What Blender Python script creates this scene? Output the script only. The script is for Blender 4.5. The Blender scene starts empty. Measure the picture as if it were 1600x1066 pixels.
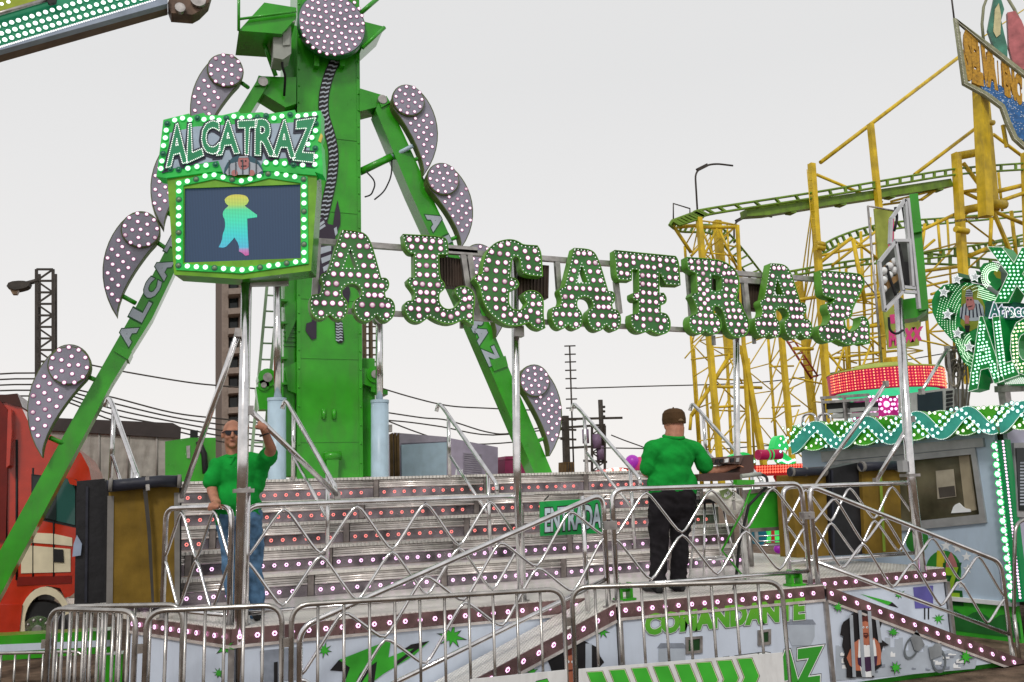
import bpy, bmesh, math, random
from mathutils import Vector, Matrix
from mathutils.geometry import tessellate_polygon
random.seed(7)
R = math.radians
scene = bpy.context.scene
COL = scene.collection

# ---------------------------------------------------------------- camera
FPX, PW, PH = 1350.0, 1600, 1066
YAW, PITCH, ROLL = R(21.4), R(10.2), R(2.0)
EYE = Vector((0, 0, 1.90))
FW = Vector((math.sin(YAW)*math.cos(PITCH), math.cos(YAW)*math.cos(PITCH), math.sin(PITCH)))
_r0 = Vector((math.cos(YAW), -math.sin(YAW), 0)); _u0 = _r0.cross(FW)
RT = _r0*math.cos(ROLL) - _u0*math.sin(ROLL)
UP = _r0*math.sin(ROLL) + _u0*math.cos(ROLL)
cam = bpy.data.cameras.new('camera'); camo = bpy.data.objects.new('camera', cam); COL.objects.link(camo)
m3 = Matrix((RT, UP, -FW)).transposed()
camo.matrix_world = Matrix.Translation(EYE) @ m3.to_4x4()
cam.sensor_width = 36; cam.lens = 36*FPX/PW; cam.clip_end = 3000; cam.clip_start = .05
scene.camera = camo
scene.render.resolution_x = 1024; scene.render.resolution_y = 682

# ---------------------------------------------------------------- sky (overcast) and soft sun
SUN_EL, SUN_AZ = R(42), R(-150)          # sun direction: from front-left of the ride, behind the photographer
world = bpy.data.worlds.new('World'); scene.world = world; world.use_nodes = True
wn = world.node_tree; wn.nodes.clear()
wo = wn.nodes.new('ShaderNodeOutputWorld'); bg = wn.nodes.new('ShaderNodeBackground')
sky = wn.nodes.new('ShaderNodeTexSky'); sky.sky_type = 'NISHITA'; sky.sun_disc = False
sky.sun_elevation = SUN_EL; sky.sun_rotation = SUN_AZ; sky.dust_density = 4; sky.air_density = 1.5
mx = wn.nodes.new('ShaderNodeMixRGB'); mx.inputs[0].default_value = .93
tc = wn.nodes.new('ShaderNodeTexCoord'); sp = wn.nodes.new('ShaderNodeSeparateXYZ')
rp = wn.nodes.new('ShaderNodeValToRGB')
rp.color_ramp.elements[0].position = 0.0; rp.color_ramp.elements[0].color = (1.0, .965, .94, 1)
rp.color_ramp.elements[1].position = .45; rp.color_ramp.elements[1].color = (.815, .81, .805, 1)
e_ = rp.color_ramp.elements.new(.16); e_.color = (.91, .89, .88, 1)
nz = wn.nodes.new('ShaderNodeTexNoise'); nz.inputs['Scale'].default_value = 1.6; nz.inputs['Detail'].default_value = 3
mr = wn.nodes.new('ShaderNodeMapRange'); mr.inputs[3].default_value = 9.75; mr.inputs[4].default_value = 10.25
vm = wn.nodes.new('ShaderNodeVectorMath'); vm.operation = 'SCALE'
wn.links.new(tc.outputs['Generated'], sp.inputs[0]); wn.links.new(sp.outputs[2], rp.inputs[0])
wn.links.new(tc.outputs['Generated'], nz.inputs['Vector']); wn.links.new(nz.outputs[0], mr.inputs[0])
wn.links.new(rp.outputs[0], vm.inputs[0]); wn.links.new(mr.outputs[0], vm.inputs['Scale'])
wn.links.new(sky.outputs[0], mx.inputs[1]); wn.links.new(vm.outputs[0], mx.inputs[2])
wn.links.new(mx.outputs[0], bg.inputs[0]); bg.inputs[1].default_value = .1
wn.links.new(bg.outputs[0], wo.inputs[0])
sl = bpy.data.lights.new('sun', 'SUN'); sl.energy = 1.5; sl.angle = R(10); sl.color = (1, .95, .88)
so = bpy.data.objects.new('sun', sl); COL.objects.link(so)
sd = Vector((math.sin(SUN_AZ)*math.cos(SUN_EL), math.cos(SUN_AZ)*math.cos(SUN_EL), math.sin(SUN_EL)))
so.rotation_euler = sd.to_track_quat('Z', 'Y').to_euler(); so.location = sd*60
vs = scene.view_settings; vs.view_transform = 'Standard'; vs.look = 'None'; vs.exposure = 0; vs.gamma = 1
scene.render.engine = 'CYCLES'

# ---------------------------------------------------------------- geometry from photo measurements
def ray(px, py): return FW*FPX + RT*(px-800) - UP*(py-533)
def onY(px, py, Y): d = ray(px, py); return EYE + d*((Y-EYE.y)/d.y)
def onZ(px, py, z): d = ray(px, py); return EYE + d*((z-EYE.z)/d.z)
class Pl:                                   # a vertical plane: point, heading angle; n points away from the viewer
    def __init__(s, p, ang=0):
        s.p = Vector((p[0], p[1], 0)); s.a = ang
        s.u = Vector((math.cos(ang), math.sin(ang), 0)); s.n = Vector((-math.sin(ang), math.cos(ang), 0))
    def pt(s, px, py, off=0):
        d = ray(px, py); t = ((s.p-EYE).dot(s.n)+0)/d.dot(s.n); return EYE + d*t + s.n*off
    def off(s, d): q = s.p + s.n*d; return Pl((q.x, q.y), s.a)
    def mpp(s, px, py): return (s.pt(px+1, py)-s.pt(px, py)).length      # metres per photo pixel
def PY(Y): return Pl((0, Y))
def zz(ox, oy, s, pts): return [(ox+x/s, oy+y/s) for x, y in pts]

# ---------------------------------------------------------------- materials
MATS = {}
def mat(name, col, rough=.5, metal=0, emit=0, ecol=None, var=.12, scale=6, bump=0, bscale=40, alpha=1, trans=0, grime=0, coat=0):
    if name in MATS: return MATS[name]
    m = bpy.data.materials.new(name); m.use_nodes = True; nt = m.node_tree; b = nt.nodes['Principled BSDF']
    b.inputs['Roughness'].default_value = rough; b.inputs['Metallic'].default_value = metal
    b.inputs['Specular IOR Level'].default_value = .12 if rough > .6 else .32
    if coat: b.inputs['Coat Weight'].default_value = coat; b.inputs['Coat Roughness'].default_value = .12
    c = (*col, 1)
    t = nt.nodes.new('ShaderNodeTexCoord')
    if var > 0:
        n = nt.nodes.new('ShaderNodeTexNoise'); n.inputs['Scale'].default_value = scale; n.inputs['Detail'].default_value = 6
        nt.links.new(t.outputs['Object'], n.inputs['Vector'])
        r = nt.nodes.new('ShaderNodeValToRGB')
        r.color_ramp.elements[0].position = .3; r.color_ramp.elements[1].position = .72
        r.color_ramp.elements[0].color = (*[x*(1-var*1.6) for x in col], 1)
        r.color_ramp.elements[1].color = (*[min(1, x*(1+var)) for x in col], 1)
        nt.links.new(n.outputs[0], r.inputs[0]); out = r.outputs[0]
        if grime:
            n2 = nt.nodes.new('ShaderNodeTexNoise'); n2.inputs['Scale'].default_value = 2.2; n2.inputs['Detail'].default_value = 9; n2.inputs['Roughness'].default_value = .7
            mp = nt.nodes.new('ShaderNodeMapping'); mp.inputs['Scale'].default_value = (3, 3, .6)
            nt.links.new(t.outputs['Object'], mp.inputs[0]); nt.links.new(mp.outputs[0], n2.inputs['Vector'])
            r2 = nt.nodes.new('ShaderNodeValToRGB'); r2.color_ramp.elements[0].position = .5; r2.color_ramp.elements[1].position = .75
            r2.color_ramp.elements[0].color = (0, 0, 0, 1); r2.color_ramp.elements[1].color = (grime, grime, grime, 1)
            nt.links.new(n2.outputs[0], r2.inputs[0])
            mxx = nt.nodes.new('ShaderNodeMixRGB'); nt.links.new(r2.outputs[0], mxx.inputs[0]); nt.links.new(out, mxx.inputs[1])
            mxx.inputs[2].default_value = (.09, .07, .05, 1); out = mxx.outputs[0]
        nt.links.new(out, b.inputs['Base Color'])
        r3 = nt.nodes.new('ShaderNodeMapRange'); r3.inputs[3].default_value = max(0, rough-.08); r3.inputs[4].default_value = min(1, rough+.12)
        nt.links.new(n.outputs[0], r3.inputs[0]); nt.links.new(r3.outputs[0], b.inputs['Roughness'])
    else: b.inputs['Base Color'].default_value = c
    if bump:
        n = nt.nodes.new('ShaderNodeTexNoise'); n.inputs['Scale'].default_value = bscale; n.inputs['Detail'].default_value = 4
        nt.links.new(t.outputs['Object'], n.inputs['Vector'])
        bp = nt.nodes.new('ShaderNodeBump'); bp.inputs['Strength'].default_value = bump; bp.inputs['Distance'].default_value = .02
        nt.links.new(n.outputs[0], bp.inputs['Height']); nt.links.new(bp.outputs[0], b.inputs['Normal'])
    if emit:
        b.inputs['Emission Color'].default_value = (*(ecol or col), 1); b.inputs['Emission Strength'].default_value = emit
    if trans: b.inputs['Transmission Weight'].default_value = trans; b.inputs['IOR'].default_value = 1.1
    MATS[name] = m; return m
def gradmat(name, c0, c1, z0, z1, rough=.45, emit=0):
    "paint sprayed from one colour into another by height"
    m = bpy.data.materials.new(name); m.use_nodes = True; nt = m.node_tree; b = nt.nodes['Principled BSDF']
    t = nt.nodes.new('ShaderNodeTexCoord'); s = nt.nodes.new('ShaderNodeSeparateXYZ'); nt.links.new(t.outputs['Object'], s.inputs[0])
    r = nt.nodes.new('ShaderNodeMapRange'); r.inputs[1].default_value = z0; r.inputs[2].default_value = z1
    nt.links.new(s.outputs[2], r.inputs[0]); mxx = nt.nodes.new('ShaderNodeMixRGB'); nt.links.new(r.outputs[0], mxx.inputs[0])
    mxx.inputs[1].default_value = (*c0, 1); mxx.inputs[2].default_value = (*c1, 1)
    nt.links.new(mxx.outputs[0], b.inputs['Base Color']); b.inputs['Roughness'].default_value = rough
    if emit: nt.links.new(mxx.outputs[0], b.inputs['Emission Color']); b.inputs['Emission Strength'].default_value = emit
    return m
GREEN = mat('green_paint', (.030, .34, .008), .28, var=.18, scale=2.5, grime=.28, coat=.45)
GREEND = mat('green_sign_paint', (.022, .17, .045), .42, var=.15, grime=.15)
GREENL = mat('light_green_side', (.17, .42, .04), .4, var=.15)
LETF = mat('letter_face_green', (.05, .19, .05), .4, var=.3, scale=2.5, grime=.12)
LETS = mat('letter_edge_green', (.12, .36, .035), .4, var=.25, scale=4, grime=.3)
STEEL = mat('stainless_steel', (.74, .73, .74), .13, 1.0, var=.15, scale=9)
STEELD = mat('dull_galvanised_steel', (.42, .40, .39), .38, .8, var=.25, scale=12, grime=.3)
ALU = mat('ribbed_aluminium', (.86, .81, .79), .22, .55, var=.14, scale=10, grime=.18)
ALUD = mat('worn_dark_aluminium', (.30, .26, .25), .36, .7, var=.3, scale=8, grime=.5)
BROWNM = mat('brown_anodised_strip', (.24, .15, .15), .25, .6, var=.25, scale=7)
STRIPD = mat('dark_led_strip', (.30, .26, .29), .2, .75, var=.45, scale=4)
WHITEP = mat('white_printed_panel', (.58, .65, .77), .4, var=.05, scale=2, grime=.12)
LBLUE = mat('pale_blue_enamel', (.42, .55, .66), .35, var=.08, grime=.15)
BLACK = mat('black_print', (.012, .011, .013), .5, var=.1)
DARK = mat('dark_rubber', (.018, .018, .02), .6, var=.2)
PRINTG = mat('bright_green_print', (.045, .40, .03), .4, var=.12, scale=5)
PRINTY = mat('lime_print', (.30, .52, .03), .4, var=.1)
WHITE = mat('white_print', (.78, .80, .82), .45, var=.04)
YELLOW = mat('yellow_paint', (.66, .46, .02), .42, var=.2, scale=2.5, grime=.4)
TRACK = mat('track_green_paint', (.15, .27, .025), .42, var=.22, scale=2.5, grime=.5)
LILAC = mat('lilac_panel_face', (.27, .265, .335), .4, var=.12, scale=3, grime=.25)
OLIVEB = mat('olive_panel_edge', (.10, .13, .04), .5, var=.2)
RED = mat('red_paint', (.50, .030, .010), .22, var=.10, coat=.7)
CREAM = mat('cream_paint', (.74, .66, .48), .35, var=.08)
GLASSD = mat('dark_window_glass', (.02, .028, .03), .06, var=0)
SKIN = mat('reddish_skin', (.42, .19, .12), .5, var=.14, scale=20, bump=.15, bscale=120)  # reddish skin of both men, one base colour with slight random mottling
SHIRT = mat('green_cotton', (.008, .28, .038), .85, var=.14, scale=9, bump=.35, bscale=11)
JEANS = mat('blue_denim', (.10, .20, .34), .85, var=.35, scale=14, bump=.5, bscale=14)
TROUS = mat('black_cotton_trousers', (.018, .016, .019), .85, var=.25, scale=12, bump=.5, bscale=12)
BULBW = mat('lit_white_bulb', (.85, .72, .80), .3, emit=.82, ecol=(1, .82, .92), var=0)
BULBD = mat('dim_bulb', (.62, .50, .56), .3, emit=.35, ecol=(1, .80, .88), var=0)
BULBR = mat('pink_bulb_collar', (.30, .06, .20), .35, emit=.10, ecol=(.75, .10, .45), var=0)
BULBG = mat('lit_cool_bulb', (.8, .9, .85), .3, emit=1.3, ecol=(.9, 1, .95), var=0)
BULBO = mat('unlit_green_bulb', (.015, .16, .09), .25, var=0)
BULBOG = mat('unlit_grey_bulb', (.18, .26, .16), .25, var=0)
COLG = mat('bright_green_bulb_collar', (.05, .6, .15), .3, emit=.35, ecol=(.05, .8, .2), var=0)
DOTW = mat('tiny_white_led', (.9, .9, .9), .3, emit=.75, ecol=(1, 1, .98), var=0)
LEDR = mat('lit_red_led', (.8, .1, .1), .3, emit=1.1, ecol=(1, .30, .26), var=0)
LEDP = mat('lit_pink_led', (.9, .5, .8), .3, emit=1.6, ecol=(1, .58, .95), var=0)

# ---------------------------------------------------------------- mesh builder
class MB:
    def __init__(s): s.v = []; s.f = []; s.m = []; s.s = []
    def add(s, vs, fs, mi=0, smooth=False):
        k = len(s.v); s.v += [Vector(v) for v in vs]
        for f in fs: s.f.append([k+i for i in f]); s.m.append(mi); s.s.append(smooth)
        return s
    def box(s, c, sz, ang=0, mi=0, rot=None):
        c = Vector(c); h = [x/2 for x in sz]; M = rot or Matrix.Rotation(ang, 3, 'Z')
        vs = [c+M@Vector((x*h[0], y*h[1], z*h[2])) for x in (-1, 1) for y in (-1, 1) for z in (-1, 1)]
        return s.add(vs, [(0, 1, 3, 2), (4, 6, 7, 5), (0, 4, 5, 1), (2, 3, 7, 6), (0, 2, 6, 4), (1, 5, 7, 3)], mi)
    def beam(s, a, b, w, h, mi=0, up=(0, 0, 1)):
        a, b = Vector(a), Vector(b); d = (b-a); L = d.length; d = d/L; upv = Vector(up)
        if abs(d.dot(upv)) > .97: upv = Vector((0, 1, 0))
        x = d.cross(upv).normalized(); z = x.cross(d)
        M = Matrix((x, d, z)).transposed(); return s.box((a+b)/2, (w, L, h), mi=mi, rot=M)
    def tube(s, pts, r, n=8, mi=0, closed=False, caps=True, r2=None):
        pts = [Vector(p) for p in pts]; N = len(pts); k = len(s.v); ring = []
        t0 = (pts[1]-pts[0]).normalized(); a = Vector((0, 0, 1)) if abs(t0.z) < .9 else Vector((0, 1, 0))
        x = t0.cross(a).normalized()
        for i, p in enumerate(pts):
            if closed: t = (pts[(i+1) % N]-pts[i-1]).normalized()
            else: t = (pts[min(i+1, N-1)]-pts[max(i-1, 0)]).normalized()
            x = (x-t*x.dot(t)).normalized(); y = t.cross(x)
            rr = r if r2 is None else r+(r2-r)*i/(N-1)
            ring.append([p+(x*math.cos(6.28318*j/n)+y*math.sin(6.28318*j/n))*rr for j in range(n)])
        vs = [v for g in ring for v in g]; fs = []
        for i in range(N if closed else N-1):
            for j in range(n):
                i2 = (i+1) % N; fs.append((i*n+j, i*n+(j+1) % n, i2*n+(j+1) % n, i2*n+j))
        s.add(vs, fs, mi, True)
        if caps and not closed:
            s.f.append([k+j for j in range(n)][::-1]); s.m.append(mi); s.s.append(False)
            s.f.append([k+(N-1)*n+j for j in range(n)]); s.m.append(mi); s.s.append(False)
        return s
    def prism(s, poly, vec, holes=(), mi=0, mside=None, back=True):
        vec = Vector(vec); loops = [[Vector(p) for p in poly]]+[[Vector(p) for p in h] for h in holes]
        flat = [p for l in loops for p in l]; tri = tessellate_polygon(loops)
        ms = mi if mside is None else mside
        s.add(flat, [tuple(t) for t in tri], mi)
        if back: s.add([p+vec for p in flat], [tuple(t)[::-1] for t in tri], ms)
        for l in loops:
            n = len(l); s.add(l+[p+vec for p in l], [(i, (i+1) % n, n+(i+1) % n, n+i) for i in range(n)], ms)
        return s
    def disc(s, c, r, ax, h, n=24, mi=0, mside=None):
        c = Vector(c); ax = Vector(ax).normalized(); a = Vector((0, 0, 1)) if abs(ax.z) < .9 else Vector((1, 0, 0))
        x = ax.cross(a).normalized(); y = ax.cross(x)
        return s.prism([c+(x*math.cos(6.28318*i/n)+y*math.sin(6.28318*i/n))*r for i in range(n)], ax*h, mi=mi, mside=mside)
    def ball(s, c, r, mi=0, nu=10, nv=6, sc=(1, 1, 1), rot=None):
        c = Vector(c); vs = []; fs = []
        for i in range(nv+1):
            th = math.pi*i/nv
            for j in range(nu):
                ph = 6.28318*j/nu; v = Vector((math.sin(th)*math.cos(ph)*r*sc[0], math.sin(th)*math.sin(ph)*r*sc[1], math.cos(th)*r*sc[2]))
                vs.append(c+(rot@v if rot else v))
        for i in range(nv):
            for j in range(nu): fs.append((i*nu+j, (i+1)*nu+j, (i+1)*nu+(j+1) % nu, i*nu+(j+1) % nu))
        return s.add(vs, fs, mi, True)
    def mesh(s, name, mats, org=Vector((0, 0, 0))):
        me = bpy.data.meshes.new(name); me.from_pydata([v-org for v in s.v], [], s.f)
        for m in (mats if isinstance(mats, (list, tuple)) else [mats]): me.materials.append(m)
        me.polygons.foreach_set('material_index', s.m); me.polygons.foreach_set('use_smooth', s.s)
        bm = bmesh.new(); bm.from_mesh(me); bmesh.ops.recalc_face_normals(bm, faces=bm.faces); bm.to_mesh(me); bm.free()
        return me
    def build(s, name, mats, parent=None, label=None, cat=None, group=None, kind=None, bevel=0):
        org = ORG[parent] if parent is not None else Vector((0, 0, 0))
        o = bpy.data.objects.new(name, s.mesh(name, mats, org)); COL.objects.link(o)
        if parent is not None: o.parent = parent; ORG[o] = org
        else: ORG[o] = org
        tag(o, label, cat, group, kind)
        if bevel:
            md = o.modifiers.new('bevel', 'BEVEL'); md.width = bevel; md.segments = 2; md.limit_method = 'ANGLE'
        return o
ORG = {}
def tag(o, label=None, cat=None, group=None, kind=None):
    if label: o['label'] = label
    if cat: o['category'] = cat
    if group: o['group'] = group
    if kind: o['kind'] = kind
    return o
def thing(name, label, cat, loc=(0, 0, 0), group=None):
    o = bpy.data.objects.new(name, None); COL.objects.link(o); o.location = loc; o.empty_display_size = .1
    ORG[o] = Vector(loc); return tag(o, label, cat, group)
def inst(name, me, parent, pos, rz=0, sc=1, kind=None):
    o = bpy.data.objects.new(name, me); COL.objects.link(o); o.parent = parent
    o.location = Vector(pos)-ORG[parent]; o.rotation_euler = (0, 0, rz); o.scale = (sc, sc, sc)
    return o
def fillet(pts, rad, k=5, closed=False):
    pts = [Vector(p) for p in pts]; N = len(pts); out = []
    for i, p in enumerate(pts):
        if not closed and i in (0, N-1): out.append(p); continue
        a, b = pts[i-1], pts[(i+1) % N]; da, db = a-p, b-p
        q = min(rad, da.length*.48, db.length*.48); A = p+da.normalized()*q; B = p+db.normalized()*q
        for j in range(k+1):
            t = j/k; out.append(A*(1-t)**2+p*2*t*(1-t)+B*t*t)
    return out
def smooth2(poly, lim=52, it=2):
    "round only the gentle corners of a traced outline"
    for _ in range(it):
        out = []; n = len(poly)
        for i in range(n):
            a, p, b = Vector(poly[i-1]), Vector(poly[i]), Vector(poly[(i+1) % n])
            d1, d2 = (p-a), (b-p)
            ang = math.degrees(abs(d1.angle(d2, 0))) if d1.length and d2.length else 0
            if ang < lim: out += [tuple(p+(a-p)*.25), tuple(p+(b-p)*.25)]
            else: out.append(tuple(p))
        poly = out
    return poly
def area2(p): return sum(p[i-1][0]*p[i][1]-p[i][0]*p[i-1][1] for i in range(len(p)))/2
def inset(poly, d):
    sg = 1 if area2(poly) > 0 else -1; out = []; n = len(poly)
    for i in range(n):
        a, p, b = Vector(poly[i-1]), Vector(poly[i]), Vector(poly[(i+1) % n])
        e = (b-a)
        if e.length == 0: continue
        e.normalize(); out.append((p.x-e.y*d*sg, p.y+e.x*d*sg))
    return out
def sample(poly, step, closed=True):
    out = []; acc = 0; n = len(poly)
    for i in range(n if closed else n-1):
        a, b = Vector(poly[i]), Vector(poly[(i+1) % n]); L = (b-a).length
        while acc < L: out.append(tuple(a+(b-a)*(acc/L))); acc += step
        acc -= L
    return out
def inside(p, poly):
    x, y = p[0], p[1]; c = False; j = len(poly)-1
    for i in range(len(poly)):
        if (poly[i][1] > y) != (poly[j][1] > y) and x < (poly[j][0]-poly[i][0])*(y-poly[i][1])/(poly[j][1]-poly[i][1])+poly[i][0]: c = not c
        j = i
    return c
def plate(mb, px, pl, th, off=0, holes=(), mi=0, mside=None):
    "solid sheet traced in photo pixels, standing on plane pl, thickness th away from the viewer"
    q = pl.off(off) if off else pl
    return mb.prism([q.pt(*p) for p in px], q.n*th, [[q.pt(*p) for p in h] for h in holes], mi, mside)
def bulb_mesh(name, r, mats, h=.6, seg=8):
    mb = MB(); mb.disc((0, 0, 0), r*1.34, (0, -1, 0), r*.18, seg+2, mi=1)
    vs = []; fs = []; n = seg
    for i in range(4):
        th = math.pi/2*i/3
        for j in range(n): vs.append((r*math.cos(th)*math.cos(6.2832*j/n), -r*.18-r*h*math.sin(th), r*math.cos(th)*math.sin(6.2832*j/n)))
    for i in range(3):
        for j in range(n): fs.append((i*n+j, i*n+(j+1) % n, (i+1)*n+(j+1) % n, (i+1)*n+j))
    mb.add(vs, fs, 0, True); return mb.mesh(name, mats)
def dots(mb, pts, pl, r, off=-.004, n=5, mi=0, h=.006):
    "tiny raised LEDs on a plane; pts are photo pixels"
    q = pl.off(off)
    for p in pts:
        c = q.pt(*p); vs = [c+(q.u*math.cos(6.2832*j/n)+Vector((0, 0, 1))*math.sin(6.2832*j/n))*r for j in range(n)]
        vs += [v*1-q.n*h-(v-c)*.3 for v in vs]
        mb.add(vs, [tuple(range(n, 2*n))]+[(j, (j+1) % n, n+(j+1) % n, n+j) for j in range(n)], mi)
    return mb
# text: glyph outlines from the built-in font, mapped into a photo quad on a plane
TXT = {}
def glyphs(txt, offset=0.0, shear=0.0):
    key = (txt, offset, shear)
    if key in TXT: return TXT[key]
    cu = bpy.data.curves.new('t', 'FONT'); cu.body = txt; cu.offset = offset; cu.shear = shear; cu.resolution_u = 3
    o = bpy.data.objects.new('t', cu); COL.objects.link(o)
    bpy.context.view_layer.update(); dg = bpy.context.evaluated_depsgraph_get()
    me = o.evaluated_get(dg).to_mesh(); vs = [(v.co.x, v.co.y) for v in me.vertices]; fs = [tuple(p.vertices) for p in me.polygons]
    o.evaluated_get(dg).to_mesh_clear(); bpy.data.objects.remove(o); bpy.data.curves.remove(cu)
    TXT[key] = (vs, fs); return TXT[key]
def text(mb, txt, quad, pl, off=-.003, offset=.02, shear=0, mi=0, grow=0, arch=0, th=.002):
    "quad: bottom-left, bottom-right, top-right, top-left in photo px"
    b0, _ = glyphs(txt, 0.0, shear); vs, fs = glyphs(txt, offset, shear)
    x0, x1 = min(v[0] for v in b0), max(v[0] for v in b0); y0, y1 = min(v[1] for v in b0), max(v[1] for v in b0)
    q = pl.off(off); bl, br, tr, tl = [Vector(p) for p in quad]; out = []
    for x, y in vs:
        s = (x-x0)/(x1-x0); t = (y-y0)/(y1-y0)
        p = bl*(1-s)*(1-t)+br*s*(1-t)+tr*s*t+tl*(1-s)*t
        if arch: p = p+Vector((0, -arch*4*s*(1-s)))
        out.append(q.pt(p.x, p.y))
    k = len(out); cnt = {}
    for f in fs:
        for i in range(len(f)): e = (f[i], f[(i+1) % len(f)]); cnt[e] = 1
    side = [(e[1], e[0], k+e[0], k+e[1]) for e in cnt if (e[1], e[0]) not in cnt]
    mb.add(out+[v+q.n*th for v in out], list(fs)+side, mi)
    return mb
def outline_px(txt, quad, offset, step):
    vs, fs = glyphs(txt, offset); b0, _ = glyphs(txt, 0.0)
    x0, x1 = min(v[0] for v in b0), max(v[0] for v in b0); y0, y1 = min(v[1] for v in b0), max(v[1] for v in b0)
    bl, br, tr, tl = [Vector(p) for p in quad]
    def mp(v):
        s = (v[0]-x0)/(x1-x0); t = (v[1]-y0)/(y1-y0); return bl*(1-s)*(1-t)+br*s*(1-t)+tr*s*t+tl*(1-s)*t
    cnt = {}
    for f in fs:
        for i in range(len(f)): cnt[(f[i], f[(i+1) % len(f)])] = 1
    nxt = {e[0]: e[1] for e in cnt if (e[1], e[0]) not in cnt}; out = []
    while nxt:
        a, b = nxt.popitem(); loop = [a]
        while b in nxt and b != a: loop.append(b); b = nxt.pop(b)
        out += sample([tuple(mp(vs[i])) for i in loop], step)
    return out
def star(c, r, n=5, inner=.42, rot=0, sx=1, jit=0):
    rnd = random.Random(int(c[0]*7+c[1])); o = []
    for i in range(2*n):
        rr = (r if i % 2 == 0 else r*inner)*(1+rnd.uniform(-jit, jit)); a = math.pi*i/n+rot-math.pi/2
        o.append((c[0]+rr*math.cos(a)*sx, c[1]+rr*math.sin(a)))
    return o
def circ(c, r, n=24, sx=1): return [(c[0]+r*sx*math.cos(6.28318*i/n), c[1]+r*math.sin(6.28318*i/n)) for i in range(n)]
# ================================================================ ground
def plate_mat(name, col, rough, metal, sc):
    m = bpy.data.materials.new(name); m.use_nodes = True; nt = m.node_tree; b = nt.nodes['Principled BSDF']
    t = nt.nodes.new('ShaderNodeTexCoord'); hs = []
    for a in (.785, -.785):
        mp = nt.nodes.new('ShaderNodeMapping'); mp.inputs['Rotation'].default_value = (0, 0, a)
        w = nt.nodes.new('ShaderNodeTexWave'); w.inputs['Scale'].default_value = sc; w.inputs['Distortion'].default_value = .4
        nt.links.new(t.outputs['Object'], mp.inputs[0]); nt.links.new(mp.outputs[0], w.inputs[0]); hs.append(w)
    mt = nt.nodes.new('ShaderNodeMath'); mt.operation = 'MULTIPLY'
    nt.links.new(hs[0].outputs['Fac'], mt.inputs[0]); nt.links.new(hs[1].outputs['Fac'], mt.inputs[1])
    bp = nt.nodes.new('ShaderNodeBump'); bp.inputs['Strength'].default_value = .9; bp.inputs['Distance'].default_value = .014
    nt.links.new(mt.outputs[0], bp.inputs['Height']); nt.links.new(bp.outputs[0], b.inputs['Normal'])
    n = nt.nodes.new('ShaderNodeTexNoise'); n.inputs['Scale'].default_value = 1.7; n.inputs['Detail'].default_value = 7
    nt.links.new(t.outputs['Object'], n.inputs[0]); r = nt.nodes.new('ShaderNodeValToRGB')
    r.color_ramp.elements[0].position = .3; r.color_ramp.elements[1].position = .75
    r.color_ramp.elements[0].color = (*[c*.7 for c in col], 1); r.color_ramp.elements[1].color = (*[min(1, c*1.1) for c in col], 1)
    nt.links.new(n.outputs[0], r.inputs[0]); nt.links.new(r.outputs[0], b.inputs['Base Color'])
    b.inputs['Roughness'].default_value = rough; b.inputs['Metallic'].default_value = metal
    return m
DIAM = plate_mat('diamond_plate', (.93, .89, .84), .26, .2, 9)
DIAMD = plate_mat('stair_tread_plate', (.86, .82, .78), .3, .3, 10)
GROUND = mat('gravel_ground', (.17, .12, .085), .9, var=.4, scale=5, bump=1, bscale=60)
g = MB(); g.add([(-400, -60, 0), (600, -60, 0), (600, 900, 0), (-400, 900, 0)], [(0, 1, 2, 3)])
g.build('ground', GROUND, kind='structure')

DK, YM, YC = .97, 7.45, 6.9             # deck height, main front edge, entrance front edge
CX0, CX1 = 3.60, 5.80                    # entrance island between the ramps
SLL, SLR = .372, .372                    # ramp slopes
def led_row(parent, A, B, nrm, up, sp, r, m, start=.06, name='led_lights'):
    A, B = Vector(A), Vector(B); L = (B-A).length; d = (B-A)/L; nrm = Vector(nrm).normalized(); up = Vector(up).normalized(); mb = MB(); s = start
    while s < L-.03:
        c = A+d*s+nrm*.006; n = 6; vs = []
        for rr, h in ((r, 0), (r*.88, .006), (r*.5, .006)):
            vs += [c+nrm*h+(d*math.cos(6.2832*j/n)+up*math.sin(6.2832*j/n))*rr for j in range(n)]
        fs = [(i*n+j, i*n+(j+1) % n, (i+1)*n+(j+1) % n, (i+1)*n+j) for i in range(2) for j in range(n)]
        mb.add(vs, fs); s += sp*(1+random.uniform(-.04, .04))
    return mb.build(name, m, parent, kind='stuff')

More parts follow.
